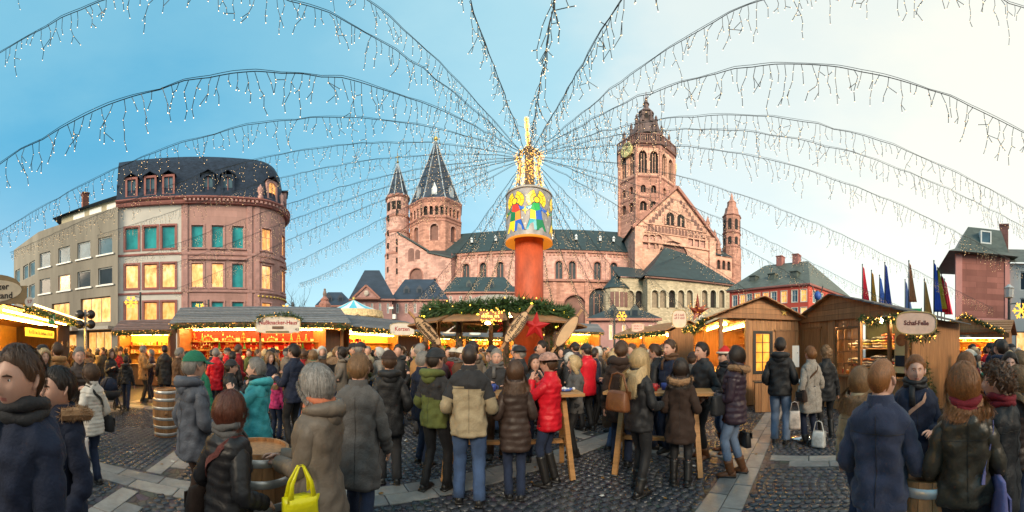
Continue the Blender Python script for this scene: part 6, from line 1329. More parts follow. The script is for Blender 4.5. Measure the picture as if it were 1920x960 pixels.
signboard('pink wooden sign reading Schaf-Felle over the sheepskin stall corner', (*P(1718, 6.8), Zp(606, 6.8)), -az(1718)+.1, [('Schaf-Felle', .0, .135)], .84, .46, shape='round', mat=pmat('pale_pink_sign', (.80, .55, .43), .5, .15, 4), inkm=pmat('dark_sign_brown', (.16, .035, .025), .5, .1), scrolls=False)
fg = thing('fir_swag', 'fir swag with golden lights sagging below the pink sheepskin sign', 'garland', (*P(1718, 7.2), 0)); c0 = np.array((*P(1718, 7.2), 0)); fir_garland(fg, [np.array((*P(x, 7.2), Zp(y, 7.2)))-c0 for x, y in ((1700, 622), (1712, 634), (1730, 637), (1745, 630), (1752, 618))], .09, 300, 22, bulbG, 62)
# --- gabled stall by the stone house, small roof beside it
s, mp, Ls = stall('gabled stall with orange interior and grey awning beside the red stone house', P(1768, 13.2), P(1884, 12.6), 2.2, 2.35, 2.95, orgback, 5, .25, [wplank[0], wplank[1]], seed=9, lampm=tubeY, gar=False)
planks_gable(s, mp, -.1, Ls*.40, Ls+.1, 2.36, 3.06, .13, .30); bx_part(s, 'awning', pmat('grey_awning', (.38, .36, .33), .6, .1), mp, -.2, Ls*.5, 2.16, 2.22, .02, .9)
wares(s, mp, Ls, (1.27, 1.67, 2.07), -2.0, ['box', 'house', 'candle', 'jar'], .2, 'in the gabled stall', scale=1.1)
fir_garland(s, [mp(Ls*f, z, .38) for f, z in ((-.03, 2.42), (.18, 2.72), (.40, 3.04), (.62, 2.78), (.85, 2.52), (1.03, 2.34))], .08, 260, 18, bulbG, 63)
s, mp, Ls = stall('narrow stall with pale board roof squeezed between sheepskin stall and gabled stall', P(1722, 11.5), P(1764, 12.6), 2.0, 2.45, 3.0, orgback, 5, .35, [slatm], seed=10, lampm=tubeY, gar=False)
wares(s, mp, Ls, (1.3, 1.7, 2.1), -1.8, ['tree', 'box', 'house'], .26, 'in the narrow pale-roofed stall')

# ------------------------------------------------------------------ carousel canopy, fountain top, lamp posts, flags, tree
ca = thing('carousel', 'carousel with pale blue and white striped conical canopy', 'carousel', (*P(663, 27), 0))
cb_ = [pmat('canopy_blue', (.10, .52, .68), .5, .05), pmat('canopy_white', (.72, .78, .78), .5, .05)]
zt_, zb_ = Zp(562, 27), Zp(586, 27)
for i in range(20):
    a0_, a1_ = 2*pi*i/20, 2*pi*(i+1)/20; b = MB(); r_ = 2.4
    V = [(0, 0, zt_), (r_*.5*cos(a0_), r_*.5*sin(a0_), zb_+(zt_-zb_)*.44), (r_*cos(a0_), r_*sin(a0_), zb_), (r_*cos(a1_), r_*sin(a1_), zb_), (r_*.5*cos(a1_), r_*.5*sin(a1_), zb_+(zt_-zb_)*.44)]; b.add(V, [(0, 1, 4), (1, 2, 3, 4)]); b.build('canopy_panel', cb_[i % 2], ca)
    b = MB(); t = np.linspace(a0_, a1_, 6); top = [(r_*1.02*cos(a), r_*1.02*sin(a), zb_+.05) for a in t]; bot = [(r_*1.06*cos(a), r_*1.06*sin(a), zb_-.42-.1*sin(pi*k/5)) for k, a in enumerate(t)]; b.loft([np.array(top), np.array(bot)], closed=False, cap0=False, cap1=False); b.build('valance', pmat('carousel_valance', (.66, .47, .24), .5, .5, 6, em=.12), ca)
b = MB(); b.lathe([(.3, 0), (.3, zb_)], 12); b.lathe([(2.0, .3), (2.0, .45)], 24); b.build('core', pmat('carousel_core', (.5, .3, .12), .5, .3), ca)
for i in range(8): a_ = i*pi/4; b = MB(); b.tube([(1.7*cos(a_), 1.7*sin(a_), .45), (1.7*cos(a_), 1.7*sin(a_), zb_-.1)], .04, 6); b.build('pole', GOLD, ca)
b = MB(); b.ball((0, 0, zt_+.1), .14, 8, 5); b.build('finial', GOLD, ca)
fo = thing('fountain_spire', 'carved sandstone fountain spire with slim figure rising behind the long stall', 'fountain', (*P(609, 26), 0))
b = MB(); z0 = Zp(587, 26); b.lathe([(.9, 0), (.9, z0-1), (.55, z0-.6), (.5, z0), (.62, z0+.15), (.45, z0+.4), (.52, z0+.7), (.3, z0+.95), (.36, z0+1.1), (.12, z0+1.35)], 8); b.build('shaft', pmat('carved_fountain_stone', (.33, .16, .13), .85, .5, 7, .6, 14), fo)
b = MB(); b.lathe([(.14, z0+1.35), (.17, z0+1.55), (.12, z0+1.75), (.08, z0+1.85), (.03, z0+2.0)], 8); b.ball((0, 0, z0+1.9), .1, 8, 5); b.build('figure', pmat('fountain_figure', (.20, .15, .13), .8, .3), fo)
snow = glow('lit_snowflake', (1.0, .52, .06), 1.1, False); postm = pmat('lamp_post_paint', (.035, .04, .04), .45, .1)
def snowflake(parent, c, r, face):
    b = MB(); ct, st = cos(face), sin(face)
    for k in range(6):
        a_ = k*pi/3; e = lambda rr, aa: (c[0]+rr*cos(aa)*ct, c[1]+rr*cos(aa)*st, c[2]+rr*sin(aa)); b.tube([e(0, a_), e(r, a_)], .035, 4)
        for s_ in (-.35, .35): b.tube([e(r*.6, a_), e(r*.85, a_+s_)], .03, 4)
    b.build('snowflake', snow, parent)
def lamp_post(x, d, yt, label, fl=1, head=False):
    o = thing('lamp_post', label, 'lamp post', (*P(x, d), 0), -az(x)); zt = Zp(yt, d)
    b = MB(); b.lathe([(.16, 0), (.16, .5), (.09, .7), (.065, zt-.2), (.065, zt)], 10); b.build('pole', postm, o, True)
    if head:
        b = MB(); b.lathe([(.06, zt-.04), (.2, zt), (.22, zt+.38), (.26, zt+.42), (.05, zt+.6)], 8); b.build('lantern_head', pmat('lamp_glass', (.5, .5, .48), .2, .1), o)
    b = MB(); b.tube([(0, 0, zt-.3), (fl*.35, 0, zt-.25)], .025, 5); b.build('bracket', postm, o); snowflake(o, (fl*.55, -.06, zt-.6), .40, 0)
lamp_post(263, 19, 548, 'lamp post with golden snowflake in front of the white bay', -1); lamp_post(391, 20, 562, 'lamp post with golden snowflake in front of the pink wall', -1); lamp_post(549, 24, 566, 'lamp post with golden snowflake beside the bare tree', -1)
lamp_post(1152, 24, 578, 'lamp post with golden light at the low pink shop', 1); lamp_post(1892, 14.5, 558, 'lamp post with lantern head and big golden snowflake by the stone house', 1, True)
pc = thing('camera_pole', 'thin pole with small white camera box by the pedimented house', 'pole', (*P(736, 24), 0)); z0 = Zp(575, 24); b = MB(); b.tube([(0, 0, 0), (0, 0, z0)], .05, 8); b.build('pole', postm, pc); b = MB(); b.box((-.1, 0, z0-.1), (.35, .2, .18)); b.build('camera_box', WHITE, pc); b = MB(); b.box((.15, 0, z0-.75), (.25, .2, .35)); b.build('switch_box', WHITE, pc)
sp_ = thing('spotlight_pole', 'grey pole with four round black spotlights beside the mulled wine stand', 'spotlight pole', (*P(160, 14), 0), -az(160)); z0 = Zp(585, 14)
b = MB(); b.tube([(0, 0, 0), (0, 0, z0+.1)], .06, 8); b.build('pole', pmat('galvanised', (.4, .41, .42), .4, .2, metal=.5), sp_)
for dx in (-.24, .24):
    for dz in (-.12, -.55): b = MB(); b.tube([(dx, -.12, z0+dz), (dx, .02, z0+dz), (dx, .2, z0+dz)], [.20, .19, .10], 14); b.build('spotlight', pmat('black_lamp', (.02, .02, .022), .35, .1), sp_, True)
# flags hanging slack on tall poles
for i, (x, yt, d, c, nm) in enumerate(((1617, 497, 34, (.47, .01, .025), 'red'), (1634, 508, 33, (.48, .20, .02), 'orange'), (1649, 517, 36, (.06, .13, .40), 'mid blue'), (1659, 493, 32, (.03, .05, .22), 'navy'), (1697, 525, 36, (.14, .18, .34), 'blue grey'), (1704, 490, 31, (.42, .13, .05), 'brown'), (1733, 524, 34, (.48, .24, .06), 'russet'), (1751, 490, 30, (.03, .08, .38), 'deep blue starred'), (1758, 503, 31, (.48, .36, .03), 'yellow'), (1765, 514, 33, (.48, .012, .03), 'bright red'), (1771, 524, 36, (.40, .02, .05), 'crimson'))):
    o = thing('flag', nm+' flag hanging slack on a tall dark pole', 'flag', (*P(x, d), 0), -az(x), 'flags on tall poles'); z0 = Zp(yt, d)
    b = MB(); b.lathe([(.07, 0), (.05, z0), (.09, z0+.02), (.02, z0+.14)], 8); b.build('pole', postm, o)
    b = MB(); n = 9; H_ = 4.6 if i in (0, 1, 3, 7) else 3.8; rg = []
    for k in range(14):
        t = k/13; wd = .16+.72*t**1.1*(1 if i % 2 == 0 else .8)
        rg.append(np.array([(.06+wd*j/(n-1), .07*sin(j*2.1+i)*(.4+t)+.02, z0-.15-H_*t-.25*(j/(n-1))*(1-t)) for j in range(n)]))
    b.loft(rg, closed=False, cap0=False, cap1=False); m = b.build('cloth', pmat('flag_'+nm.replace(' ', '_'), tuple(min(.8, q*1.7) for q in c), .8, .15, 2), o, True); md = m.modifiers.new('thickness', 'SOLIDIFY'); md.thickness = .02
    if i == 7:
        for k in range(6): star5_ = MB(); a_ = k*pi/3; c_ = (.35+.14*cos(a_), -.12, z0-2.6+.3*sin(a_)); star5_.add([(c_[0]+(.07 if q % 2 == 0 else .03)*sin(q*pi/5), c_[1], c_[2]+(.07 if q % 2 == 0 else .03)*cos(q*pi/5)) for q in range(10)], [tuple(range(10))]); star5_.build('flag_star', GOLD, m)
ban = thing('green_banner', 'green banner with white arrow stretched behind the sheepskin stall', 'banner', (*P(1708, 20), 0), -az(1708)); z0 = Zp(586, 20); b = MB(); b.box((0, 0, z0), (1.25, .03, .5)); b.build('cloth', pmat('banner_green', (.02, .30, .10), .6, .15), ban); b = MB(); b.poly([(-.3, -.02, z0+.05), (.1, -.02, z0+.05), (.1, -.02, z0+.12), (.3, -.02, z0), (.1, -.02, z0-.12), (.1, -.02, z0-.05), (-.3, -.02, z0-.05)], -.01, (0, 1, 0)); b.build('arrow', WHITE, ban)
for sx in (-.66, .66): b = MB(); b.tube([(sx, 0, 0), (sx, 0, z0+.3)], .03, 6); b.build('pole', postm, ban)
def bare_tree(x, d, h, label, seed):
    r = random.Random(seed); o = thing('bare_tree', label, 'tree', (*P(x, d), 0)); tb, cbm = MB(), MB()
    def grow(mb, p, dr, l, rad, lev):
        q = [np.array(p)]; dv = np.array(dr)
        for k in range(3): dv = nrm(dv+np.array((r.gauss(0, .13), r.gauss(0, .13), .06))); q.append(q[-1]+dv*l/3)
        mb.tube(q, [rad, rad*.85, rad*.7, rad*.55], 5 if lev < 2 else 3, 0, False)
        if lev >= 5: return
        for k in range(3 if lev < 3 else 2):
            t = r.choice([1, 2, 3, 3]); nd = nrm(dv+np.array((r.gauss(0, .55), r.gauss(0, .55), r.uniform(-.1, .4)))); grow(cbm, q[t], nd, l*r.uniform(.6, .8), rad*.5, lev+1)
    grow(tb, (0, 0, 0), (0, 0, 1), h*.35, h*.022, 0); bark = pmat('bark', (.075, .06, .05), .9, .3, 6); tb.build('trunk', bark, o, True); cbm.build('crown', bark, o)
bare_tree(553, 48, 13.5, 'bare winter tree beside the rounded pink corner house', 3); bare_tree(1700, 60, 9, 'bare tree with thin twigs behind the flagpoles', 5); bare_tree(1668, 66, 9, 'bare tree far behind the brown flag', 8)
# figure-topped blue pole beside the red house
bp_ = thing('decorated_post', 'dark post with blue ball and forked arms in front of the red house', 'post', (*P(1533, 17), 0), -az(1533)); z0 = Zp(545, 17); b = MB(); b.tube([(0, 0, 0), (0, 0, z0)], .10, 8); b.build('post', postm, bp_)
for sx in (-1, 1): b = MB(); b.tube([(0, 0, z0-.2), (sx*.2, 0, z0-.05), (sx*.28, 0, z0+.25)], .03, 5); b.build('fork', postm, bp_)
b = MB(); b.ball((0, -.05, z0-.28), (.19, .19, .24), 12, 8); b.build('blue_ball', pmat('blue_fabric', (.03, .10, .42), .5, .4, 7), bp_, True)

# ------------------------------------------------------------------ people
SKIN = [pmat('skin_%d' % i, c, .5, .06, 12, .05, 90, sheen=.1) for i, c in enumerate(((.60, .34, .25), (.55, .29, .20), (.66, .40, .31)))]
EYEW = pmat('eye_white', (.7, .68, .65), .3, 0); IRIS = pmat('iris', (.05, .035, .025), .2, 0); LIPS = [pmat('lips', (.45, .17, .14), .5, .05, 12)]
HAIR = {k: pmat('hair_'+k, c, .45, .55, 6, .25, 14, stretch=(34, 34, 2.0), spec=.5) for k, c in dict(dark=(.028, .017, .012), brown=(.085, .042, .021), red=(.10, .028, .014), light=(.23, .125, .055), blonde=(.52, .37, .19), grey=(.27, .25, .23), white=(.55, .53, .49), ginger=(.24, .095, .028)).items()}
def cloth(name, c, rough=.8, bump=.25, bs=70, sheen=.03, var=.25, sc=7, spec=.3):
    m = pmat('cloth_'+name, c, rough, var, sc, bump, bs, sheen=sheen, spec=spec)
    # broad creases under the weave
    t = m.node_tree; n = t.nodes; lk = t.links.new; b = n['Principled BSDF']; old = b.inputs['Normal'].links[0].from_node
    mpn = [q for q in n if q.type == 'MAPPING'][0]; z = n.new('ShaderNodeTexNoise'); z.inputs['Scale'].default_value = 8; z.inputs['Detail'].default_value = 3; z.inputs['Distortion'].default_value = .5
    bp = n.new('ShaderNodeBump'); bp.inputs['Strength'].default_value = .40; bp.inputs['Distance'].default_value = .03
    lk(mpn.outputs[0], z.inputs['Vector']); lk(z.outputs['Fac'], bp.inputs['Height']); lk(old.outputs[0], bp.inputs['Normal']); lk(bp.outputs[0], b.inputs['Normal'])
    return m
CL = dict(navy=cloth('navy', (.013, .019, .042)), black=cloth('black', (.014, .014, .016), .6, spec=.4), charcoal=cloth('charcoal', (.030, .030, .033)), brownp=cloth('brown_puffer', (.048, .030, .024), .50, .12, 30, 0, spec=.35), blackp=cloth('black_puffer', (.016, .015, .017), .46, .12, 30, 0, spec=.4), white=cloth('white_puffer', (.66, .60, .53), .45, .12, 30, 0), tan=cloth('tan', (.36, .19, .075)), beige=cloth('beige', (.36, .29, .185)), olive=cloth('olive', (.105, .125, .035)), turq=cloth('turquoise', (.045, .32, .36), .55), grey=cloth('grey', (.105, .10, .098)), taupe=cloth('taupe', (.155, .125, .098), .52, .12, 30, 0, spec=.35), red=cloth('red_puffer', (.62, .012, .025), .45, .1, 30, 0), dred=cloth('dark_red', (.30, .015, .02)), wool=cloth('wool', (.33, .29, .25), .95, .5, 140, .1, .25, 40), purple=cloth('plum_puffer', (.035, .020, .032), .48, .12, 30, 0, spec=.4), fleece=cloth('blue_fleece', (.034, .044, .085), .95, .4, 160, .15), leather=cloth('olive_leather', (.040, .034, .024), .40, .25, 26, 0, spec=.45), jeans=cloth('jeans', (.060, .105, .215), .85, .4, 110), ljeans=cloth('light_jeans', (.16, .22, .33), .85, .4, 110, var=.3), djeans=cloth('dark_jeans', (.022, .034, .072), .85, .4, 110), brown=cloth('brown', (.095, .05, .027)), dbrown=cloth('dark_brown', (.040, .023, .017)), green=cloth('green', (.02, .16, .09)), slate=cloth('slate_jacket', (.085, .095, .12), .55), pink=cloth('pink', (.60, .05, .19)), maroon=cloth('maroon', (.17, .012, .02)), cream=cloth('cream', (.6, .52, .42)), boots=cloth('boot_leather', (.17, .062, .022), .4, .2, 40, 0, spec=.5), bshoe=cloth('black_shoe', (.016, .015, .015), .4, .1, 40, 0, spec=.5), fur=cloth('fur', (.33, .19, .10), .9), orange=cloth('orange_scarf', (.50, .16, .08)), santa=cloth('santa_red', (.6, .02, .02)), sole=cloth('pale_sole', (.5, .48, .44)))
def rotm(yaw, pitch): return np.array(Matrix.Rotation(yaw, 3, 'Z') @ Matrix.Rotation(pitch, 3, 'X'))
HP = np.array((0, .0, 1.50)); HC = np.array((0, .018, 1.612))
def head_pos(th, s, ex=0.0, raw=False):
    """th: angle from straight ahead (+y), s: -1 chin .. 1 crown"""
    c = np.sqrt(np.maximum(0, 1-s*s)); at = np.abs(th); ct = np.cos(th)
    rx = .0735*(1-.27*np.clip(-s, 0, 1)**1.3)+ex; ry = np.where(ct > 0, .092, .104*(1-.42*np.clip(-s-.05, 0, 1)))+ex; rz = np.where(s > 0, .122, .124)+ex
    x = np.sin(th)*c*rx; y = ct*c*ry; z = s*rz
    if not raw:
        g = lambda a, m, w: np.exp(-((a-m)/w)**2)
        y = y+.024*g(at, 0, .13)*g(s, -.20, .13)+.014*g(at, 0, .12)*g(s, .0, .17)-.011*g(at, .40, .20)*g(s, .10, .10)+.006*g(s, .27, .10)*g(at, 0, .6)+.006*g(at, 0, .26)*g(s, -.50, .075)+.014*g(at, 0, .36)*g(s, -.86, .14)+.004*g(at, .6, .2)*g(s, -.22, .2)-.004*g(at, 0, .3)*g(s, -.63, .05)
    return np.stack([x, y, z], -1)*1.13+HC
def face_grid(lod):
    nt, ns = (36, 26) if lod == 0 else (18, 13)
    t = np.linspace(-pi, pi, nt, endpoint=False); t = t-.42*np.sin(t) ; f = np.linspace(-pi/2*.985, pi/2*.985, ns)
    return t, np.sin(f)
def hairline(th, st):
    a = np.abs(th)
    xp = [0, .45, .95, 1.2, 1.45, 1.75, 2.0, 3.2]
    yp = {'short': [.63, .58, .45, .12, .02, .05, -.45, -.60], 'bald': [.97, .97, .93, .55, .10, .10, -.40, -.58], 'long': [.63, .55, .25, -.05, -.35, -.45, -.6, -.7], 'cap': [.45, .45, .42, .40, .40, .38, .30, .25]}[st]
    return np.interp(a, xp, yp)
def ribbons(mb, strands, w, mi=0):
    V = []; Fc = []; o = 0
    for q, wd in strands:
        q = np.asarray(q); k = len(q); d = np.gradient(q, axis=0); out = q-np.array((HC[0], HC[1], 0))*1.0; out[:, 2] = .02
        sd = np.cross(d, out); l = np.linalg.norm(sd, axis=1, keepdims=True); sd = sd/np.maximum(l, 1e-6)
        tp = np.linspace(1, .25, k)[:, None]*wd/2
        V.append(q-sd*tp); V.append(q+sd*tp); Fc += [(o+i, o+k+i, o+k+i+1, o+i+1) for i in range(k-1)]; o += 2*k
    if V: mb.add(np.concatenate(V), Fc, mi)
def hair_mesh(style, seed, lod, length=.3, ct=.02):
    r = np.random.default_rng(seed); mb = MB(); nt = 36 if lod == 0 else 18; nk = 9 if lod == 0 else 6
    base = 'bald' if style == 'bald' else 'long' if style in ('long', 'bob', 'pony') else 'short'
    thick = {'short': .016, 'buzz': .005, 'bald': .008, 'long': .020, 'bob': .026, 'curly': .040, 'pony': .012}[style]
    T = np.linspace(-pi, pi, nt, endpoint=False); hl = hairline(T, base)
    fl = np.arcsin(np.clip(hl, -.99, .99)); rings = []
    for k in range(nk):
        t = k/(nk-1); f = pi/2*.985*(1-t)+fl*t; s = np.sin(f)
        n_ = (.55+.45*np.sin(T*7+seed)*np.sin(f*6+T*3)) if style == 'curly' else 1+.10*np.sin(T*9+seed+4*t)
        e = thick*(1 if t < .8 else max(.15, 1-(t-.8)*4.2))*n_
        if style == 'bob' and k > 2: e = e+.012*t
        rings.append(head_pos(T, s, 0, True)+(head_pos(T, s, 1.0, True)-head_pos(T, s, 0, True))*np.atleast_1d(e)[:, None]+(r.normal(size=(nt, 3))*.007 if style == 'curly' else r.normal(size=(nt, 3))*.0015))
    mb.loft(rings, 0, True, False)
    def scalp(th, t, ex):
        f = pi/2*.985*(1-t)+math.asin(float(np.clip(hairline(th, base), -.99, .99)))*t
        return head_pos(np.array([th]), np.array([sin(f)]), ex, True)[0]
    st = []
    if style in ('long', 'bob', 'pony'):
        th0 = .95 if style != 'pony' else 1.6; TT = np.linspace(th0, 2*pi-th0, 26 if lod == 0 else 14); TT = np.where(TT > pi, TT-2*pi, TT)
        def fall(th, q, ex=.02):
            """continue from the hairline down; q 0..1"""
            p = scalp(th, 1.0, thick+ex*.3); L_ = length*(1-.25*(abs(th) < 1.5)); bk = cos(th) < 0
            w_ = 1+(.10 if style == 'bob' else .18)*q; out = np.array((p[0]*w_, (p[1]-HC[1])*(1+.12*q)+HC[1]-.035*q*(style == 'long'), p[2]-L_*q))
            if style == 'long' and out[2] < 1.58 and abs(th) > 1.25:
                k_ = min(1, (1.58-out[2])/.13); out[0] *= 1+.35*k_; out[1] = out[1]*(1-k_)+(-.118-ct*1.1-.03*min(1, max(0, 1.45-out[2])/.15)-.02*cos(th))*k_
            if style == 'bob': out[0] *= 1-.10*max(0, q-.75)/.25; 
            return out
        nr_ = 8
        rg = [np.array([fall(float(a), q/(nr_-1))+r.normal(size=3)*.003 for a in TT]) for q in range(nr_)]
        mb.loft(rg, 0, False, False, closed=False)
        for i in range(420 if lod == 0 else 40):
            a = float(r.choice(TT)+r.normal()*.05); t0 = r.uniform(.25, .85); ph, am = r.uniform(0, 6), r.uniform(.002, .013)
            q = [scalp(a, t, thick+.006+r.uniform(0, .004)) for t in np.linspace(t0, 1, 4)]+[fall(a, t, .05)*np.array((1.03, 1, 1))+np.array((am*sin(ph+7*t), am*cos(ph+6*t)-.006, 0)) for t in np.linspace(.15, 1+r.uniform(-.15, .08), 6)]
            st.append((q, r.uniform(.003, .0075)*(1 if lod == 0 else 2)))
    nS = {'short': 620, 'buzz': 0, 'bald': 160, 'curly': 0, 'bob': 300, 'long': 300, 'pony': 300}[style]; nS = nS if lod == 0 else nS//5
    for i in range(nS):
        a = r.uniform(-pi, pi); t0 = r.uniform(.0 if style != 'bald' else .6, .75); dl = r.uniform(.18, .35); q = [scalp(a+.25*j*.2*sin(i), min(1.02, t0+dl*j/3), thick+.002+.006*sin(pi*j/3)+.004*j/3) for j in range(4)]; st.append((q, r.uniform(.0028, .0060)))
    if style == 'curly':
        for i in range(420 if lod == 0 else 60):
            a = r.uniform(-pi, pi); t = r.uniform(0, 1.0); c = scalp(a, t, .034); u = r.normal(size=3)*.009; v = r.normal(size=3)*.009; q = [c+u*cos(x)+v*sin(x)+np.array((0, 0, -.004*x)) for x in np.linspace(0, 5.5, 7)]; st.append((q, .011))
    ribbons(mb, st, .01)
    return mb
def ellr(c, rx, ry, n, p=2.5, ph=0.0):
    t = np.linspace(0, 2*pi, n, endpoint=False)+ph; ct, st = np.cos(t), np.sin(t)
    return np.stack([c[0]+np.sign(ct)*np.abs(ct)**(2/p)*rx, c[1]+np.sign(st)*np.abs(st)**(2/p)*ry, np.full(n, c[2])], 1)
PM = np.array([(.40, .215, .165, 0), (.60, .205, .15, 0), (.78, .192, .138, 0), (.92, .186, .132, 0), (1.05, .174, .122, .004), (1.20, .184, .128, .004), (1.31, .205, .130, -.004), (1.37, .200, .116, -.010), (1.415, .168, .098, -.016), (1.455, .112, .082, -.018), (1.49, .080, .072, -.010), (1.52, .074, .070, -.004)])
PF = PM.copy(); PF[:, 1] = [.215, .208, .200, .190, .160, .172, .186, .181, .150, .098, .073, .068]; PF[5, 2] = .135; PF[5, 3] = .012; PF[4, 2] = .112
def ik(S, T_, l1, l2, hint):
    S, T_ = np.asarray(S, float), np.asarray(T_, float); d = T_-S; L_ = np.linalg.norm(d); L_ = min(max(L_, .12), (l1+l2)*.995); u = nrm(d)
    a = (l1*l1-l2*l2+L_*L_)/(2*L_); h = sqrt(max(0, l1*l1-a*a)); pr = np.asarray(hint, float); pr = nrm(pr-u*(pr @ u)); return S+u*a+pr*h, S+u*L_
def hand(mb, W, d, palm, side, sz=1.0, curl=.5, mi=0):
    """wrist W, direction d, palm normal; five bent fingers, thumb on the side"""
    d = nrm(d); palm = nrm(palm-d*(palm @ d)); sd = np.cross(d, palm)*side
    rg = []
    for t, w_, th in ((-.02, .026, .022), (.02, .034, .019), (.06, .041, .017), (.09, .040, .014)):
        c = W+d*t*sz; tt = np.linspace(0, 2*pi, 8, endpoint=False); rg.append(c+np.outer(np.cos(tt)*w_*sz, sd)+np.outer(np.sin(tt)*th*sz, palm))
    mb.loft(rg, mi)
    for k, (o, L_) in enumerate(((-.031, .062), (-.011, .074), (.010, .078), (.030, .070))):
        p = W+d*.083*sz+sd*o*sz; q = [p]; dr = d.copy()
        for j in range(3):
            a = curl*(.5+.35*j); dr = nrm(d*cos(a*(j+1)*.8)+palm*sin(a*(j+1)*.8)); q.append(q[-1]+dr*L_*sz*(.45, .32, .26)[j])
        mb.tube(q, [.0098*sz, .0093*sz, .0085*sz, .0065*sz], 6, mi)
    p = W+d*.025*sz+sd*.030*sz; q = [p, p+(sd*.7+d*.6+palm*.3)*.030*sz, p+(sd*.75+d*1.1+palm*.7)*.045*sz, p+(sd*.6+d*1.7+palm*1.0)*.050*sz]; mb.tube(q, [.014*sz, .012*sz, .0105*sz, .008*sz], 6, mi)
def person(label, loc, head_dir=0.0, H=1.75, sex='m', coat='navy', hem=.84, thick=.02, puff=0.0, qh=.07, split=None, coat2=None, hood=None, fur=False, collar=True, pants='djeans', pw=1.0, shoes='bshoe', boot=0.0, hair=('short', 'brown'), hlen=.25, hat=None, arms=((-.26, .06, .80), (.26, .06, .80)), yaw=0.0, pitch=0.0, feet=((-.10, .02), (.10, -.02)), scarf=None, skin=0, lod=0, seed=1, group=None, flare=0.0, curl=.5, cap_m=None, elb=(-.3, -.55), build=1.0, tail=None, x=None, d=None, name='person'):
    """built facing +y; head_dir: which way the person faces, clockwise from straight away from the camera (degrees)"""
    K = H/1.75; rz = -(atan2(loc[0], loc[1])+radians(head_dir)); r = np.random.default_rng(seed)
    root = thing(name, label, 'person', (loc[0], loc[1], .016), rz, group)
    prof = PM.copy() if sex == 'm' else PF.copy(); prof[:, 1] *= build*.855; prof[:, 2] *= build*.90; thick = thick*.75
    R_ = rotm(radians(-yaw), radians(pitch)); HT = lambda V: (V-HP) @ R_.T+HP
    def fin(mb): 
        for i in range(len(mb.v)): mb.v[i] = mb.v[i]*K
        return mb
    sx = prof[6, 1]
    SL, SR = np.array((-(sx-.030), -.010, 1.345)), np.array((sx-.030, -.010, 1.345))
    E = []; Wr = []
    for S, T_, sg in ((SL, arms[0], -1), (SR, arms[1], 1)):
        e, w_ = ik(S, np.array(T_, float), .30, .265, (sg*.24, elb[0], elb[1])); E.append(e); Wr.append(w_)
    # --- body: head, neck, trunk, limbs and hands in one mesh
    b = MB(); t, s = face_grid(lod); g = np.array([HT(head_pos(t, np.full_like(t, q))) for q in s]); n = len(t)
    Fc = []; M_ = []
    for i in range(len(s)-1):
        for j in range(n):
            k = (j+1) % n; Fc.append((i*n+j, i*n+k, (i+1)*n+k, (i+1)*n+j)); lip = abs((s[i]+s[i+1])/2+.50) < .055 and abs((t[j]+(t[k] if k else pi))/2) < .26; M_.append(3 if lip else 0)
    Fc += [tuple(range(n-1, -1, -1)), tuple((len(s)-1)*n+j for j in range(n))]; M_ += [0, 0]
    b.add(g.reshape(-1, 3), Fc, M_)
    for sg in (-1, 1):
        e = head_pos(np.array([sg*.37]), np.array([.085]))[0]; c = HT((e-np.array((0, .0065, 0)))[None])[0]; c2 = HT((e+np.array((0, .0012, 0)))[None])[0]
        if lod == 0: b.ball(c, (.0115, .0115, .0085), 8, 6, 1); b.ball(c2, (.0052, .005, .0052), 7, 5, 2)
        ec = head_pos(np.array([sg*1.62]), np.array([.0]), .004)[0]; q = [HT((ec+np.array((sg*.006*(1-abs(a)), -.012*a-.004, .031*a)))[None])[0] for a in np.linspace(-1, 1, 5)]; b.tube(q, [.007, .013, .015, .016, .008], 6, 0, ref=(0, 1, 0), flat=.45)
        hb = head_pos(np.array([sg*.15, sg*.38, sg*.62]), np.array([.20, .235, .19]), .0015)
        if lod == 0: b.tube(HT(hb), [.003, .0042, .002], 5, 4)
    nk = .050 if sex == 'f' else .058
    b.tube([(0, -.015, 1.36), (0, -.012, 1.45), (0, -.004, 1.51), tuple(HT(np.array([[0, .004, 1.57]]))[0]), tuple(HT(np.array([[0, .01, 1.62]]))[0])], [nk*1.5, nk*1.15, nk, nk*.98, nk*.9], 14 if lod == 0 else 9, 0, ref=(0, 1, 0))
    b.loft([ellr((0, q[3], q[0]), q[1]*.80, q[2]*.78, 10) for q in prof[3:10]], 0)
    for i, sg in ((0, -1), (1, 1)):
        S = (SL, SR)[i]; b.tube([S*np.array((.8, 1, 1)), S, E[i], Wr[i]], [.05, .045, .036, .027], 7, 0)
        dv = Wr[i]-E[i]; pn = np.array((-sg*.9, .25, -.1)) if dv[2] < -.15 else np.array((-sg*.5, -.2, -.8)) 
        hand(b, Wr[i]+nrm(dv)*.012, dv, pn, sg, .95 if sex == 'm' else .86, curl)
    FT = [np.array((*f, .085)) for f in feet]; KN = []
    for i, sg in ((0, -1), (1, 1)):
        hp = np.array((sg*.088, 0, .90)); kn, an = ik(hp, FT[i], .425, .415, (sg*.05, 1, 0)); KN.append(kn); b.tube([hp+(0, 0, .06), hp, kn, FT[i]], [.06, .075, .05, .036], 7, 0)
    fin(b).build('body', [SKIN[skin], EYEW, IRIS, LIPS[0], HAIR[hair[1]]], root, True)
    # --- trousers
    b = MB(); n = 14 if lod == 0 else 8; PT = CL[pants]
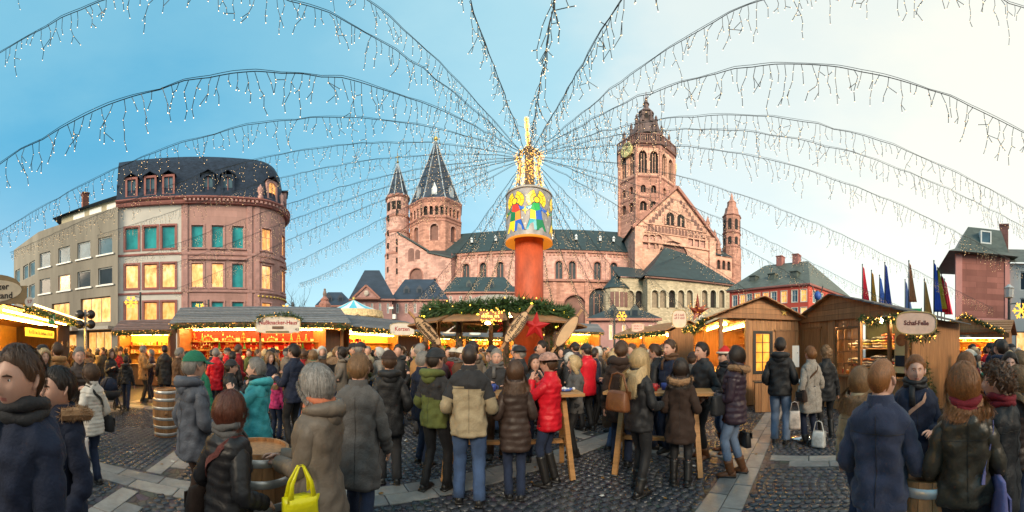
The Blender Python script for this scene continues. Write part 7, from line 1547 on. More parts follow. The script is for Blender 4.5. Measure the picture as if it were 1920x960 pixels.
    for i, sg in ((0, -1), (1, 1)):
        hp = np.array((sg*.090, -.004, .93)); q = []; rr = []
        for k in range(15):
            tt = k/14; p = hp+(KN[i]-hp)*tt*2 if tt < .5 else KN[i]+(FT[i]-KN[i])*(tt-.5)*2
            w_ = np.interp(tt, [0, .2, .5, .8, 1], [.094, .088, .066, .058, .060])*(pw if tt > .3 else 1+(pw-1)*tt*3)*(build*.5+.5)
            if lod == 0: w_ *= 1+.030*sin(k*2.6+i*2+seed)+(.05*sin(k*3.3) if tt > .82 else 0)+(.03*sin(k*4) if .42 < tt < .6 else 0)
            if boot and p[2] < boot+.02: w_ *= .70
            q.append(p); rr.append(w_)
        if not boot: q[-1] = q[-1]*np.array((1, 1, 0))+np.array((0, -.005, .055))
        b.tube(q, rr, n, 0, ref=(0, 1, 0))
    b.loft([ellr((0, 0, z), rx*build*.86, ry*build*.86, 18 if lod == 0 else 10) for z, rx, ry in ((.83, .15, .10), (.88, .18, .125), (.98, .178, .125), (1.06, .165, .115))], 0)
    for v in b.v: v += .004*np.sin(v[:, [2, 0, 1]]*38+seed)
    fin(b).build('trousers', PT, root, True)
    # --- shoes
    for i, sg in ((0, -1), (1, 1)):
        b = MB(); c = FT[i]*np.array((1, 1, 0)); out = sg*.13; dx, dy = sin(out), cos(out); m = 10
        rg = []
        for yy, w_, h in ((-.082, .024, .058), (-.072, .036, .082), (-.02, .040, .095), (.05, .042, .082), (.11, .047, .058), (.155, .042, .046), (.182, .022, .034)):
            tt = np.linspace(0, 2*pi, m, endpoint=False); xx = np.cos(tt)*w_; zz = np.clip(np.sin(tt), -.5, 1)*h*.62+h*.36; zz = np.maximum(zz, .002)
            rg.append(np.stack([c[0]+xx*dy+yy*dx, c[1]-xx*dx+yy*dy, zz], 1))
        b.loft(rg, 0); b.box((c[0]+.045*dx, c[1]+.045*dy, .010), (.085, .262, .020), -out, 1)
        if boot:
            up = nrm(KN[i]-FT[i]); b.tube([c+np.array((0, -.02, .05)), FT[i]+(0, -.006, .0), FT[i]+up*(boot-.09), FT[i]+up*(boot-.06)], [.052, .054, .066, .068], 12, 0, ref=(0, 1, 0))
        fin(b).build('boot' if boot else 'shoe', [CL[shoes], CL['sole'] if shoes in ('jeans',) else CL['bshoe']], root, True)
    # --- coat with sleeves
    b = MB(); n = 32 if lod == 0 else 16; nz = (46 if puff else 30) if lod == 0 else 12
    zs = np.linspace(hem, 1.475, nz); rg = []; mi_rows = []
    tt = np.linspace(0, 2*pi, n, endpoint=False)
    for z in zs:
        rx, ry, yo = [np.interp(z, prof[:, 0], prof[:, k]) for k in (1, 2, 3)]; tk = thick*(1 if z < 1.40 else max(.35, 1-(z-1.40)*7))
        tk += flare*max(0, 1.02-z)
        if z < hem+.03: tk -= .012*(1-(z-hem)/.03)
        if not puff and abs(z-hem-.055) < .016: tk -= .006
        if not puff and abs(z-1.285) < .016 and hem > .6: tk -= .004
        if puff: tk += puff*(abs(sin(pi*(z-hem)/qh))**.6-.4)*(1 if z < 1.42 else .4)
        q = ellr((0, yo, z), rx+tk, ry+tk*1.1, n, 2.45)
        fold = (.0105 if not puff else .006)*(np.sin(tt*5+z*9+seed)+.7*np.sin(tt*9-z*23+seed*2)+.55*np.sin(z*55+2.5*np.sin(tt*3+seed))+.35*np.sin(z*34+tt*2+seed))*(1 if lod == 0 else .6)
        dv = q-np.array((0, yo, z)); dv[:, 2] = 0; q = q+dv/np.maximum(np.linalg.norm(dv, axis=1, keepdims=True), 1e-5)*fold[:, None]
        rg.append(q)
    m0 = len(b.f); b.loft(rg, 0, True, True)
    if split is not None:
        for i in range(len(zs)-1):
            for j in range(n):
                if zs[i] > split+.02*sin(tt[j]*2): b.m[m0+i*n+j] = 1
    for i, sg in ((0, -1), (1, 1)):
        S = (SL, SR)[i]; A_ = S+np.array((-sg*.075, 0, .018)); q = []; rr = []; k1, k2 = (12, 14) if lod == 0 else (4, 5)
        for k in range(k1): a = k/k1; q.append(A_*(1-a)**2+2*a*(1-a)*(S+np.array((sg*.035, 0, -.01)))+a*a*E[i] if False else (A_+(S-A_)*min(1, a*4) if a < .25 else S+(E[i]-S)*(a-.25)/.75)); rr.append(np.interp(a, [0, .15, .35, 1], [.042, .056, .058, .050])+thick*.55)
        for k in range(k2+1): a = k/k2; q.append(E[i]+(Wr[i]-E[i])*a); rr.append(np.interp(a, [0, .3, .9, 1], [.053, .049, .041, .039])*(1 if sex == 'm' else .94)+thick*.55)
        # soften the elbow
        for _ in range(3): q = [q[0]]+[(q[k-1]+2*q[k]+q[k+1])/4 for k in range(1, len(q)-1)]+[q[-1]]
        cum = np.cumsum([0]+[np.linalg.norm(y-x) for x, y in zip(q, q[1:])])
        rr = [a+(puff*(abs(sin(pi*c/qh))**.6-.5) if puff else (.0050*sin(c*80+i)+.0050*sin(c*43+seed)-(.006 if c > cum[-1]-.05 and c < cum[-1]-.03 else 0)) if lod == 0 else 0) for a, c in zip(rr, cum)]
        m1 = len(b.f); ns_ = 14 if lod == 0 else 9; b.tube(q, rr, ns_, 0, ref=(0, 1, 0))
        if split is not None:
            for f_ in range(m1, len(b.f)): b.m[f_] = 1 if (f_-m1)//ns_ < len(q)*.30 else 0
    if collar:
        cr = [(1.45, .098, .088), (1.485, .084, .080), (1.518, .078, .078), (1.526, .071, .072), (1.49, .064, .066)]
        b.loft([ellr((0, -.012, z), rx+thick*.3, ry+thick*.3, n, 2.1) for z, rx, ry in cr], 1 if split is not None else 0, False, False)
    if hood:
        q = [np.array((-.105, .055, 1.455)), np.array((-.13, -.03, 1.47)), np.array((-.085, -.125, 1.475)), np.array((0, -.155, 1.465)), np.array((.085, -.125, 1.475)), np.array((.13, -.03, 1.47)), np.array((.105, .055, 1.455))]
        b.tube(q, [.025, .042, .055, .062, .055, .042, .025], 9, 0); b.ball((0, -.125, 1.42), (.11, .055, .085), 12, 7, 0)
    if lod == 0 and not puff:
        sb = MB(); lift = lambda q, yo: q+nrm(np.array((q[0], q[1]-yo, 0)))*.0015
        for ix in ((3*n//4,), (n//4,)):
            sb.tube([lift(rg[k][ix[0]], 0) for k in range(2, len(rg)-3)], .0020, 5)
        ky = int(np.argmin(np.abs(zs-1.285)))
        if hem > .6: sb.tube([lift(rg[ky][j % n], 0) for j in range(n//2+1, n)], .0020, 5)
        for sg in (-1, 1):
            ia = n//4-sg*n//9; kz = int(np.argmin(np.abs(zs-.99))); 
            if kz > 2: sb.tube([lift(rg[kz+d_][(ia-sg*d_//2) % n], 0) for d_ in range(0, 6)], .004, 5)
        fin(sb).build('seams', CL['bshoe'], root, True)['kind'] = 'stuff'
    mats = [CL[coat]]+([CL[coat2]] if coat2 else [])
    fin(b).build('coat', mats, root, True)
    if fur:
        b = MB(); q = [np.array((-.115, .05, 1.47)), np.array((-.15, -.04, 1.475)), np.array((-.11, -.14, 1.455)), np.array((0, -.185, 1.44)), np.array((.11, -.14, 1.455)), np.array((.15, -.04, 1.475)), np.array((.115, .05, 1.47))]
        fir(b, q, .058, 5600 if lod == 0 else 500, .024, .0048 if lod == 0 else .01, seed); b.tube(q, .042, 8); fin(b).build('fur_trim', [CL['fur'], HAIR['light']], root)
    if scarf:
        b = MB(); tt = np.linspace(0, 2*pi, 19)
        for k in range(2): b.tube([np.array((.092*cos(a), -.008+.088*sin(a), 1.475+.042*k+.012*sin(a*2+k*2))) for a in tt], [.030+.006*sin(a*5+k) for a in tt], 8)
        b.tube([(.04, .085, 1.48), (.05, .135, 1.42), (.045, .15, 1.30)], [.03, .028, .032], 7, flat=.5); fin(b).build('scarf', CL[scarf], root, True)
    # --- hair and hat (turn with the head)
    if hair[0] != 'none':
        b = hair_mesh(hair[0], seed, lod, hlen, thick+puff*.6)
        for i in range(len(b.v)): b.v[i] = HT(b.v[i])
        fin(b).build('hair', HAIR[hair[1]], root, True)
    if hat:
        b = MB(); T = np.linspace(-pi, pi, 24 if lod == 0 else 14, endpoint=False)
        hlv = {'beanie': .26, 'flat': .34, 'cap': .32, 'santa': .36, 'brim': .34}[hat]; rg = []
        for k in range(7):
            f = math.asin(hlv)+(pi/2*.985-math.asin(hlv))*k/6; s_ = np.full_like(T, sin(f)); e = .026+(.012 if hat in ('flat', 'brim') and k < 4 else 0)*(1 if hat != 'beanie' else 0)
            rg.append(head_pos(T, s_, e, True)+np.array((0, 0, .008)))
        b.loft(rg, 0, False, True)
        if hat == 'beanie': b.loft([rg[0]+(rg[0]-HC)*np.array((.05, .05, 0)), rg[1]+(rg[1]-HC)*np.array((.06, .06, 0)), rg[1]], 0, False, False)
        if hat in ('cap', 'flat'):
            q = []; 
            for L_ in (0, .5, 1): q.append(np.array([head_pos(np.array([a]), np.array([hlv]), .028, True)[0]+np.array((0, (.105 if hat == 'cap' else .06)*L_*cos(a*1.1), -.030*L_+.010)) for a in np.linspace(-1.1, 1.1, 9)]))
            b.loft(q, 0, False, False, closed=False); b.loft([p-np.array((0, 0, .006)) for p in q], 0, False, False, closed=False)
        if hat == 'brim': b.loft([head_pos(T, np.full_like(T, hlv), e, True)+np.array((0, 0, z)) for e, z in ((.03, .01), (.055, -.004), (.085, -.014), (.085, -.019), (.03, .0))], 0, False, False)
        if hat == 'santa':
            b.tube([HC+np.array((0, 0, .09)), HC+np.array((.02, -.03, .15)), HC+np.array((.06, -.08, .15)), HC+np.array((.09, -.10, .10))], [.085, .06, .035, .015], 10, 0); b.ball(HC+np.array((.095, -.105, .08)), .026, 8, 6, 1)
            b.tube([head_pos(np.array([a]), np.array([.42]), .034, True)[0] for a in np.linspace(-pi, pi, 20)], .020, 7, 1)
        for i in range(len(b.v)): b.v[i] = HT(b.v[i])
        fin(b).build('hat', [cap_m or CL['black'], CL['cream']], root, True)
    root['reach'] = [float(v) for v in (Wr[1]*K)]
    SHAPE[root.name] = (K, prof, thick+puff*.5+.010, flare)
    return root
SHAPE = {}
def worn_bag(who, label, name, side, mat, strap_m, w=.26, h=.20, dp=.10, cross=True, zb=.98, front=False):
    """a bag with its strap lying on the wearer's coat; side: +1 hangs at the right hip"""
    K, prof, tk, fl = SHAPE[who.name]; o = thing(name, label, 'bag', who.location, who.rotation_euler[2])
    def on(z, ph):
        rx, ry, yo = [np.interp(z, prof[:, 0], prof[:, k]) for k in (1, 2, 3)]; e = tk*(1 if z < 1.38 else .75)+fl*max(0, 1.02-z); return np.array(((rx+e)*cos(ph), yo+(ry+e*1.1)*sin(ph), z))*K
    zt = zb+.02; path = []
    if cross:
        for ph0, ph1 in ((0.0, -pi), (pi, 0.0)):
            for t in np.linspace(0, 1, 13):
                a = ph0+(ph1-ph0)*t if ph0 == 0.0 else pi-(pi)*t; z = (zt+(1.43-zt)*sin(pi/2*t)) if ph0 == 0.0 else (1.43-(1.43-zt)*(1-cos(pi/2*t)))
                q = on(z, a); q[0] *= side; 
                if z > 1.36: q[0] *= .72; q[2] += .012
                path.append(q)
    else:
        for t in np.linspace(0, 1, 9): q = on(zt+(1.37-zt)*t, -.75*(1-t)-.25); q[0] *= side; path.append(q)
        for t in np.linspace(0, 1, 9)[1:]: q = on(1.37-(1.37-zt)*t, .25+.55*t); q[0] *= side; path.append(q)
    b = MB()
    rg = []
    for i, p in enumerate(path):
        d_ = nrm(path[min(i+1, len(path)-1)]-path[max(i-1, 0)]); out = nrm(np.array((p[0], p[1], .0))); sd = nrm(np.cross(d_, out)); rg.append(np.array([p-sd*.016, p+sd*.016, p+sd*.016+out*.006, p-sd*.016+out*.006]))
    b.loft(rg); b.build('strap', strap_m, o)
    c = on(zb, -.35); c[0] = (c[0]+dp*.5)*side; bb = bag_mesh(w, h, dp)
    for i in range(len(bb.v)): v = bb.v[i]; bb.v[i] = np.stack([v[:, 1]+c[0], v[:, 0]+c[1], v[:, 2]+c[2]-h*.9], 1)
    bb.build('bag_body', mat, o, True); q = MB(); q.box((c[0]+side*dp*.52, c[1], c[2]-h*.35), (.012, w*.85, h*.5)); q.build('flap', mat, o)
    return o
def bag_mesh(w, h, dp, bulge=.2):
    b = MB(); rg = []
    for k in range(9):
        t = k/8; ww = w/2*(1-.18*t+.05*sin(pi*t)); dd = dp/2*(1-.55*t+bulge*sin(pi*t)); rg.append(ellr((0, 0, h*t), ww, dd, 20, 4.5))
    b.loft(rg); return b

# ------------------------------------------------------------------ the people who stand near, one by one
def near(label, x, d, facing, ytop, **k):
    H = CH-(ytop-HY)*d/F-.02; k.setdefault('seed', int(x)+3); return person(label, P(x, d), facing, H=H, **k)
DOWN = ((-.25, .04, .80), (.25, .04, .80)); POCK = ((-.24, .14, .96), (.24, .14, .96)); FOLD = ((-.06, .25, 1.10), (.06, .27, 1.13)); HOLD = ((-.15, .30, 1.16), (.15, .30, 1.20)); EAT = ((-.10, .22, 1.40), (.12, .24, 1.36)); WALK = ((-.08, .22), (.09, -.20))
# left side
near('person in dark navy jacket with scarf and grey-brown hair beside the fur collar', 40, 1.32, 232, 652, coat='navy', thick=.035, hem=.70, hair=('short', 'brown'), scarf='charcoal', arms=((-.14, .28, 1.12), (.20, .22, 1.02)), pants='djeans', yaw=-8)
near('person in dark coat with broad brown fur collar walking past the white quilted jacket', 114, 1.9, -115, 690, sex='f', coat='navy', hem=.62, fur=True, thick=.03, hair=('short', 'dark'), pants='djeans', feet=WALK, arms=((-.24, .1, .85), (.22, .16, .9)))
p_white = near('person in white quilted jacket with short dark brown hair and shoulder strap', 172, 4.0, -38, 684, sex='f', coat='white', puff=.012, qh=.055, thick=.03, hem=.74, hair=('bob', 'brown'), hlen=.05, pants='djeans', arms=((-.18, .2, 1.0), (.22, .12, .9)), yaw=-20)
near('person in brown padded jacket with short grey hair facing the square', 148, 5.0, 170, 652, coat='brownp', puff=.01, thick=.03, hair=('short', 'grey'), pants='djeans', arms=FOLD)
near('person in tan hooded parka seen from behind near the mulled wine stand', 108, 5.8, -20, 643, coat='tan', hood=True, thick=.035, hem=.72, hair=('short', 'brown'), pants='brown')
near('person with fair hair in dark jacket beside the tan parka', 82, 5.4, 160, 655, sex='f', coat='black', hair=('bob', 'blonde'), hlen=.08)
near('person in orange-tan coat holding a drink beside the yellow kiosk', 268, 10.4, 80, 648, coat='tan', hem=.68, thick=.03, hair=('short', 'grey'), pants='black', arms=((-.12, .28, 1.14), (.12, .28, 1.14)))
near('person in long black coat with broad shoulders seen from behind at the kiosk', 309, 10.2, 0, 648, coat='black', hem=.55, thick=.03, hair=('short', 'dark'), pants='djeans', build=1.1)
near('person in plum jacket turned towards the kiosk counter', 284, 10.9, -70, 656, coat='purple', hair=('short', 'grey'), thick=.03)
near('person in black jacket walking towards the square pushing a pram', 208, 9.4, 150, 656, sex='f', coat='black', thick=.03, hair=('bob', 'brown'), hlen=.1, arms=HOLD, feet=WALK)
near('person in black hooded jacket walking away from the pram', 236, 9.0, 10, 668, coat='black', hood=True, thick=.03, hair=('short', 'dark'), feet=WALK)
near('person in dark red jacket beside the kiosk counter', 224, 12.0, 160, 655, sex='f', coat='dred', thick=.03, hair=('curly', 'brown'))
near('person in scarlet coat seen from behind before the red-backed stall', 405, 8.2, 0, 653, coat='red', thick=.02, hem=.66, hair=('short', 'grey'), pants='djeans')
near('person in long black coat beside the scarlet coat', 436, 8.0, 20, 660, coat='black', hem=.5, thick=.03, hair=('short', 'dark'), pants='black')
near('person in brown patterned jacket leaning towards the red-backed stall', 334, 7.6, 70, 652, coat='brown', thick=.03, hair=('short', 'grey'), arms=HOLD, pitch=-14)
near('person in bright green jacket half hidden behind the green cap', 375, 5.0, 40, 668, sex='f', coat='green', thick=.025, hair=('short', 'dark'), pants='djeans')
near('person in slate grey jacket with green cap and glasses, hand at pocket', 362, 3.05, 62, 662, coat='slate', hem=.70, thick=.035, hat='cap', cap_m=CL['green'], hair=('short', 'grey'), pants='dbrown', arms=((-.24, .10, .86), (.16, .26, 1.02)), collar=True, hood=True)
p_short = near('short person in black quilted jacket with dark red-brown hair and brown strap', 428, 1.95, 48, 737, sex='f', coat='blackp', puff=.013, qh=.075, thick=.035, hem=.70, hair=('bob', 'red'), hlen=.06, scarf='grey', pants='black', arms=POCK)
near('person in turquoise parka with short grey-blonde hair eating', 482, 3.6, -72, 672, sex='f', coat='turq', hem=.62, thick=.045, hood=True, hair=('short', 'grey'), scarf='black', pants='djeans', arms=((-.12, .30, 1.34), (.10, .30, 1.28)), flare=.05)
near('person in dark coat and black hat raising food, beside the turquoise parka', 432, 5.2, 90, 676, coat='black', hair=('short', 'dark'), hat='beanie', arms=((-.1, .32, 1.30), (.15, .30, 1.30)))
near('child in pink jacket behind the turquoise parka', 517, 6.0, 30, 702, sex='f', coat='pink', thick=.03, hair=('long', 'light'), hlen=.14)
near('person with long fair brown hair in navy jacket between stall and crowd', 505, 6.6, 150, 660, sex='f', coat='navy', thick=.03, hair=('long', 'light'), hlen=.2)
near('person in dark navy jacket facing the red-backed stall, profile to the left', 552, 5.6, -50, 646, coat='navy', thick=.035, hem=.76, hair=('short', 'dark'), pants='black', build=1.08, arms=HOLD)
g_bag = near('person in long taupe quilted coat with grey bob carrying a yellow bag', 596, 2.02, -66, 687, sex='f', coat='taupe', puff=.005, qh=.16, thick=.045, hem=.38, flare=.10, hair=('bob', 'grey'), hlen=.075, scarf='orange', pants='charcoal', arms=((-.04, .30, 1.04), (.03, .32, 1.07)), hood=True, yaw=6, build=1.06)
near('person in grey-brown coat striding past with the back turned', 672, 2.75, 12, 664, coat='grey', hem=.56, thick=.03, hair=('short', 'light'), pants='djeans', feet=WALK, arms=((-.25, -.10, .82), (.25, .16, .84)), coat2='dred', build=1.05)
near('person in black hooded coat with dark trousers seen from behind, hands in pockets', 730, 4.05, -4, 660, coat='black', hood=True, thick=.035, hem=.66, hair=('short', 'brown'), hat='beanie', cap_m=CL['dbrown'], pants='charcoal', pw=1.15, arms=POCK)
near('person in olive and black jacket with black knitted cap', 815, 3.85, 38, 656, coat='olive', split=1.16, coat2='charcoal', hood=True, thick=.03, hem=.80, hair=('short', 'dark'), hat='beanie', pants='black', arms=((-.2, .2, 1.0), (.20, .24, 1.06)), feet=((-.1, -.08), (.12, .10)), yaw=10)
near('person in navy quilted coat turned to the table, grey hair', 792, 4.7, 50, 660, coat='navy', thick=.03, hair=('short', 'grey'), hem=.7, pants='djeans')
near('person with shaved head in beige jacket with dark shoulders, seen from behind in jeans', 880, 3.5, 2, 645, coat='beige', split=1.27, coat2='charcoal', thick=.035, hem=.76, hair=('buzz', 'dark'), pants='jeans', pw=1.12, shoes='bshoe', arms=((-.22, .16, 1.0), (.22, .18, .98)), feet=((-.12, .04), (.11, -.03)), build=1.08)
near('person in black quilted coat with long brown hair seen from behind', 966, 3.62, -6, 677, sex='f', coat='brownp', puff=.012, qh=.085, thick=.03, hem=.62, hair=('long', 'brown'), hlen=.15, pants='djeans', arms=((-.2, .2, 1.02), (.2, .2, 1.0)), feet=((-.08, .02), (.07, -.02)))
near('person in bright red quilted jacket with pale flat hat at the table', 1031, 4.0, -66, 664, sex='f', coat='red', puff=.008, qh=.07, thick=.03, hem=.74, hair=('short', 'brown'), hat='brim', cap_m=cloth('plaid_hat', (.42, .24, .19), var=.5, sc=25), pants='djeans', boot=.38, shoes='bshoe', arms=EAT, pitch=-4)
near('person with pale blonde hair in grey jacket across the table', 1078, 5.1, -105, 668, sex='f', coat='grey', thick=.03, hem=.76, hair=('bob', 'blonde'), hlen=.10, pants='black', arms=HOLD)
near('person in dark jacket and grey hair facing the square behind the table', 931, 5.0, 178, 655, coat='charcoal', thick=.03, hair=('short', 'grey'), pants='brown', arms=HOLD, scarf='grey')
near('person with dark hair drinking from a mug behind the red jacket', 1003, 4.9, 172, 666, sex='f', coat='black', thick=.03, hair=('bob', 'dark'), hlen=.08, arms=EAT)
near('person with black hat behind the table, profile to the left', 975, 6.0, -80, 650, coat='black', thick=.03, hair=('short', 'grey'), hat='brim')
near('tall person in navy jacket behind the hat wearer', 1018, 6.6, -120, 640, coat='navy', thick=.03, hair=('short', 'dark'))
# right of the middle
near('person in brown hooded parka seen from behind beside the long blonde hair', 1165, 4.7, 10, 640, coat='dbrown', hood=True, thick=.05, hem=.62, hair=('short', 'brown'), pants='djeans')
near('person in long camel coat between the hooded parka and the crowd', 1148, 5.6, 40, 668, sex='f', coat='brown', hem=.38, thick=.025, hair=('short', 'dark'), pants='jeans', feet=WALK)
near('person with very long pale blonde hair and black jacket leaning over the table', 1198, 3.8, 38, 655, sex='f', coat='black', thick=.022, hem=.76, hair=('long', 'blonde'), hlen=.32, pants='black', boot=.2, shoes='bshoe', arms=((-.12, .28, 1.1), (.16, .26, 1.05)), yaw=16, feet=((-.1, .1), (.1, -.12)))
near('person in dark brown coat with fur-edged hood and long dark hair seen from behind', 1276, 4.0, 6, 673, sex='f', coat='dbrown', thick=.04, hem=.60, fur=True, hair=('long', 'dark'), hlen=.15, pants='black', boot=.3, shoes='bshoe', arms=((-.22, .2, 1.0), (.22, .2, 1.0)), flare=.02)
near('person in black weatherproof jacket with dark hair, hands in pockets, facing left', 1317, 5.0, -128, 643, coat='black', thick=.035, hem=.74, hair=('short', 'dark'), pants='black', shoes='boots', boot=.16, arms=POCK)
near('tall person in navy coat with checked scarf and brown hair', 1257, 5.2, -138, 638, coat='navy', thick=.035, hair=('short', 'brown'), scarf='brown', arms=POCK)
near('person with brown hair looking down beside the checked scarf', 1233, 5.5, -70, 645, coat='black', thick=.03, hair=('short', 'brown'), pitch=-14)
near('person in bobbled brown knit cap behind the fur-edged hood', 1298, 6.2, 20, 662, coat='grey', hair=('short', 'brown'), hat='beanie', cap_m=CL['dbrown'])
near('person in red and white pointed hat wearing a dark coat and scarf', 1360, 5.3, -120, 654, sex='f', coat='black', thick=.03, hair=('short', 'brown'), hat='santa', cap_m=CL['santa'], scarf='black', pants='jeans', boot=.3, shoes='boots', arms=FOLD)
near('person in plum quilted jacket with fur hood, jeans and tan ankle boots looking up', 1378, 4.3, -78, 650, sex='f', coat='purple', puff=.012, qh=.075, thick=.04, hem=.72, fur=True, hair=('long', 'dark'), hlen=.10, scarf='purple', pants='ljeans', boot=.2, shoes='boots', arms=((-.05, .28, 1.06), (.05, .29, 1.09)), pitch=12, feet=((-.09, .05), (.1, -.08)))
near('tall person in black jacket and light jeans seen from behind near the plank stall', 1463, 5.8, 6, 634, coat='black', thick=.035, hem=.80, hood=True, hair=('short', 'dark'), pants='ljeans', pw=1.12, arms=((-.22, .16, .98), (.22, .18, 1.0)), build=1.06)
p_wool = near('person in grey wool coat with short brown hair and crossbody bag', 1520, 5.7, -35, 650, sex='f', coat='wool', thick=.025, hem=.58, hair=('short', 'ginger'), pants='navy', boot=.16, shoes='bshoe', arms=((-.22, .10, .86), (.2, .15, .9)), flare=.04)
near('person with curly brown hair in black coat beside the grey wool coat', 1549, 6.2, -15, 650, sex='f', coat='black', thick=.03, hem=.7, hair=('curly', 'light'), pants='black', boot=.3, shoes='bshoe')
near('person with cropped hair in blue fleece jacket seen from behind', 1652, 1.95, 14, 672, coat='fleece', thick=.03, hem=.80, hair=('buzz', 'ginger'), pants='jeans', arms=((-.20, .22, 1.0), (.20, .24, 1.02)), build=1.02, yaw=18)
near('person with long fair brown hair half hidden behind the blue fleece', 1612, 2.7, 30, 690, sex='f', coat='beige', thick=.03, hair=('long', 'light'), hlen=.18)
p_blue = near('person in dark blue coat with pale strap across the chest facing the square', 1716, 2.85, 172, 668, coat='navy', thick=.04, hem=.66, hair=('short', 'ginger'), scarf='black', pants='djeans', arms=((-.12, .26, 1.08), (.14, .26, 1.05)))
p_leath = near('person in olive leather jacket with red patterned scarf and ginger hair seen from behind', 1808, 1.92, -10, 683, sex='f', coat='leather', thick=.022, hem=.86, hair=('long', 'ginger'), hlen=.10, scarf='maroon', pants='black', arms=((-.2, .22, .98), (.22, .2, .96)), hood=False, yaw=-6, build=1.05)
near('person with thick curly brown hair and dark coat facing left', 1874, 2.15, -72, 684, sex='f', coat='black', thick=.035, hem=.7, hair=('curly', 'brown'), scarf='maroon', arms=FOLD)
near('person with straight fair hair in brown quilted jacket at the right edge', 1912, 2.6, -60, 688, sex='f', coat='brownp', puff=.01, thick=.03, hair=('long', 'light'), hlen=.16)
near('person with dark long hair facing the square behind the curly hair', 1893, 3.8, 175, 662, sex='f', coat='charcoal', thick=.03, hair=('long', 'dark'), hlen=.2)
near('person with brown bob turned left beside the dark long hair', 1915, 4.2, -90, 660, sex='f', coat='dbrown', thick=.03, hair=('bob', 'light'), hlen=.1)
near('person with reddish brown hair seen from behind between leather jacket and stalls', 1812, 3.4, -20, 662, sex='f', coat='brown', thick=.03, hair=('long', 'ginger'), hlen=.18)
near('person in long black coat with ash blonde hair walking away between the stalls', 1753, 12.2, 5, 648, sex='f', coat='black', hem=.6, thick=.03, hair=('long', 'grey'), hlen=.2, pants='black', feet=WALK)
p_wh = near('person in black coat with white hair and pale bag strap walking away', 1771, 11.6, 8, 647, sex='f', coat='black', thick=.03, hem=.7, hair=('bob', 'white'), hlen=.06, pants='black', feet=WALK)

# ------------------------------------------------------------------ things in their hands and around them
def held(label, name, cat, x, d, zz, mat, w, h, dp, facing=0, strap=None, strap_m=None):
    o = thing(name, label, cat, (*P(x, d), zz), -(az(x)+radians(facing))); bag_mesh(w, h, dp).build('bag_body', mat, o, True)
    b = MB(); b.box((0, dp*.52, h*.78), (w*.9, .012, h*.4)); b.build('flap', mat, o)
    if strap:
        b = MB(); b.tube([(-w*.42, 0, h*.95)]+[np.array(p) for p in strap]+[(w*.42, 0, h*.95)], .014, 6, flat=.5); b.build('strap', strap_m or mat, o, True)
    return o
lb = CL['boots']; 
def loop(h, w): return [(-w*.5, 0, h*.6), (-w*.3, 0, h*.95), (0, 0, h), (w*.3, 0, h*.95), (w*.5, 0, h*.6)]
yb = thing('carrier_bag', 'bright yellow plastic carrier bag hanging from the taupe coat wearer\'s wrist', 'bag', (*P(564, 1.80), .575), -az(564)+.4)
b = MB(); rg = []
for k in range(12):
    t = k/11; w_ = .175-.075*t+.012*sin(7*t); q = ellr((0, 0, .30*t), w_, .055*(1-.35*t)+.01*sin(9*t), 28, 2.6); q[:, :2] *= (1+.05*np.sin(np.linspace(0, 2*pi, 28, endpoint=False)*9+3*t)*(.3+t))[:, None]; rg.append(q)
b.loft(rg); ym = pmat('yellow_plastic', (.80, .72, .01), .32, .12, 6, .35, 22); b.build('bag_body', ym, yb, True)
for sy in (-1, 1): b = MB(); b.tube([(-.075, sy*.03, .28), (-.06, sy*.022, .38), (-.015, sy*.012, .47), (.015, sy*.012, .47), (.055, sy*.022, .38), (.07, sy*.03, .28)], [.020, .013, .006, .006, .013, .020], 7, flat=.35); b.build('handle', ym, yb, True)
b = MB(); b.box((.03, -.067, .10), (.10, .008, .06)); b.build('green_print', pmat('bag_print', (.10, .42, .08), .4, .3, 30), yb)
held('tan leather shoulder bag under the arm of the long-haired blonde', 'shoulder_bag', 'bag', 1158, 3.55, 1.02, lb, .30, .22, .13, 40, loop(.42, .26))
held('black handbag hanging beside the plum quilted jacket', 'handbag', 'bag', 1396, 4.45, .36, CL['bshoe'], .26, .20, .10, 60, loop(.2, .2))
held('black shoulder bag below the plum jacket cuffs', 'shoulder_bag', 'bag', 1348, 4.15, .86, CL['black'], .32, .24, .12, -60, loop(.3, .24))
held('clear and white shopping bag held by the grey wool coat wearer', 'shopping_bag', 'bag', 1490, 5.4, .36, pmat('white_bag', (.55, .46, .40), .3, .5, 9), .20, .30, .10, 0, loop(.46, .16))
held('white plastic bag standing on the cobbles by the grey wool coat', 'shopping_bag', 'bag', 1535, 5.5, .03, pmat('white_bag_b', (.60, .58, .55), .3, .4, 9), .24, .26, .16, 20, loop(.44, .18))
held('pale plastic bag hanging beside the white quilted jacket', 'carrier_bag', 'bag', 150, 3.4, .42, pmat('pale_bag', (.7, .6, .55), .35, .15, 5), .20, .34, .08, 0, loop(.46, .14))
worn_bag(p_white, 'small dark bag with thin strap worn over the white quilted jacket', 'crossbody_bag', 1, CL['black'], CL['black'])
worn_bag(p_short, 'brown bag with reddish strap worn across the short black-quilted back', 'crossbody_bag', -1, CL['dbrown'], cloth('strap_brown', (.14, .045, .04)))
worn_bag(p_wool, 'dark brown crossbody bag on the hip of the grey wool coat', 'crossbody_bag', -1, CL['dbrown'], CL['brown'])
worn_bag(p_blue, 'bag with broad pale strap across the dark blue coat', 'crossbody_bag', 1, CL['brown'], cloth('pale_strap', (.42, .25, .18)))
worn_bag(p_wh, 'pale bag with strap worn by the white-haired walker', 'crossbody_bag', 1, CL['cream'], CL['cream'])
worn_bag(p_leath, 'blue-violet tote bag hanging from the shoulder of the leather jacket', 'tote_bag', 1, pmat('violet_tote', (.13, .13, .30), .85, .15, 8, .3, 90), pmat('violet_tote', (.1, .1, .2)), .36, .46, .07, False, .98)
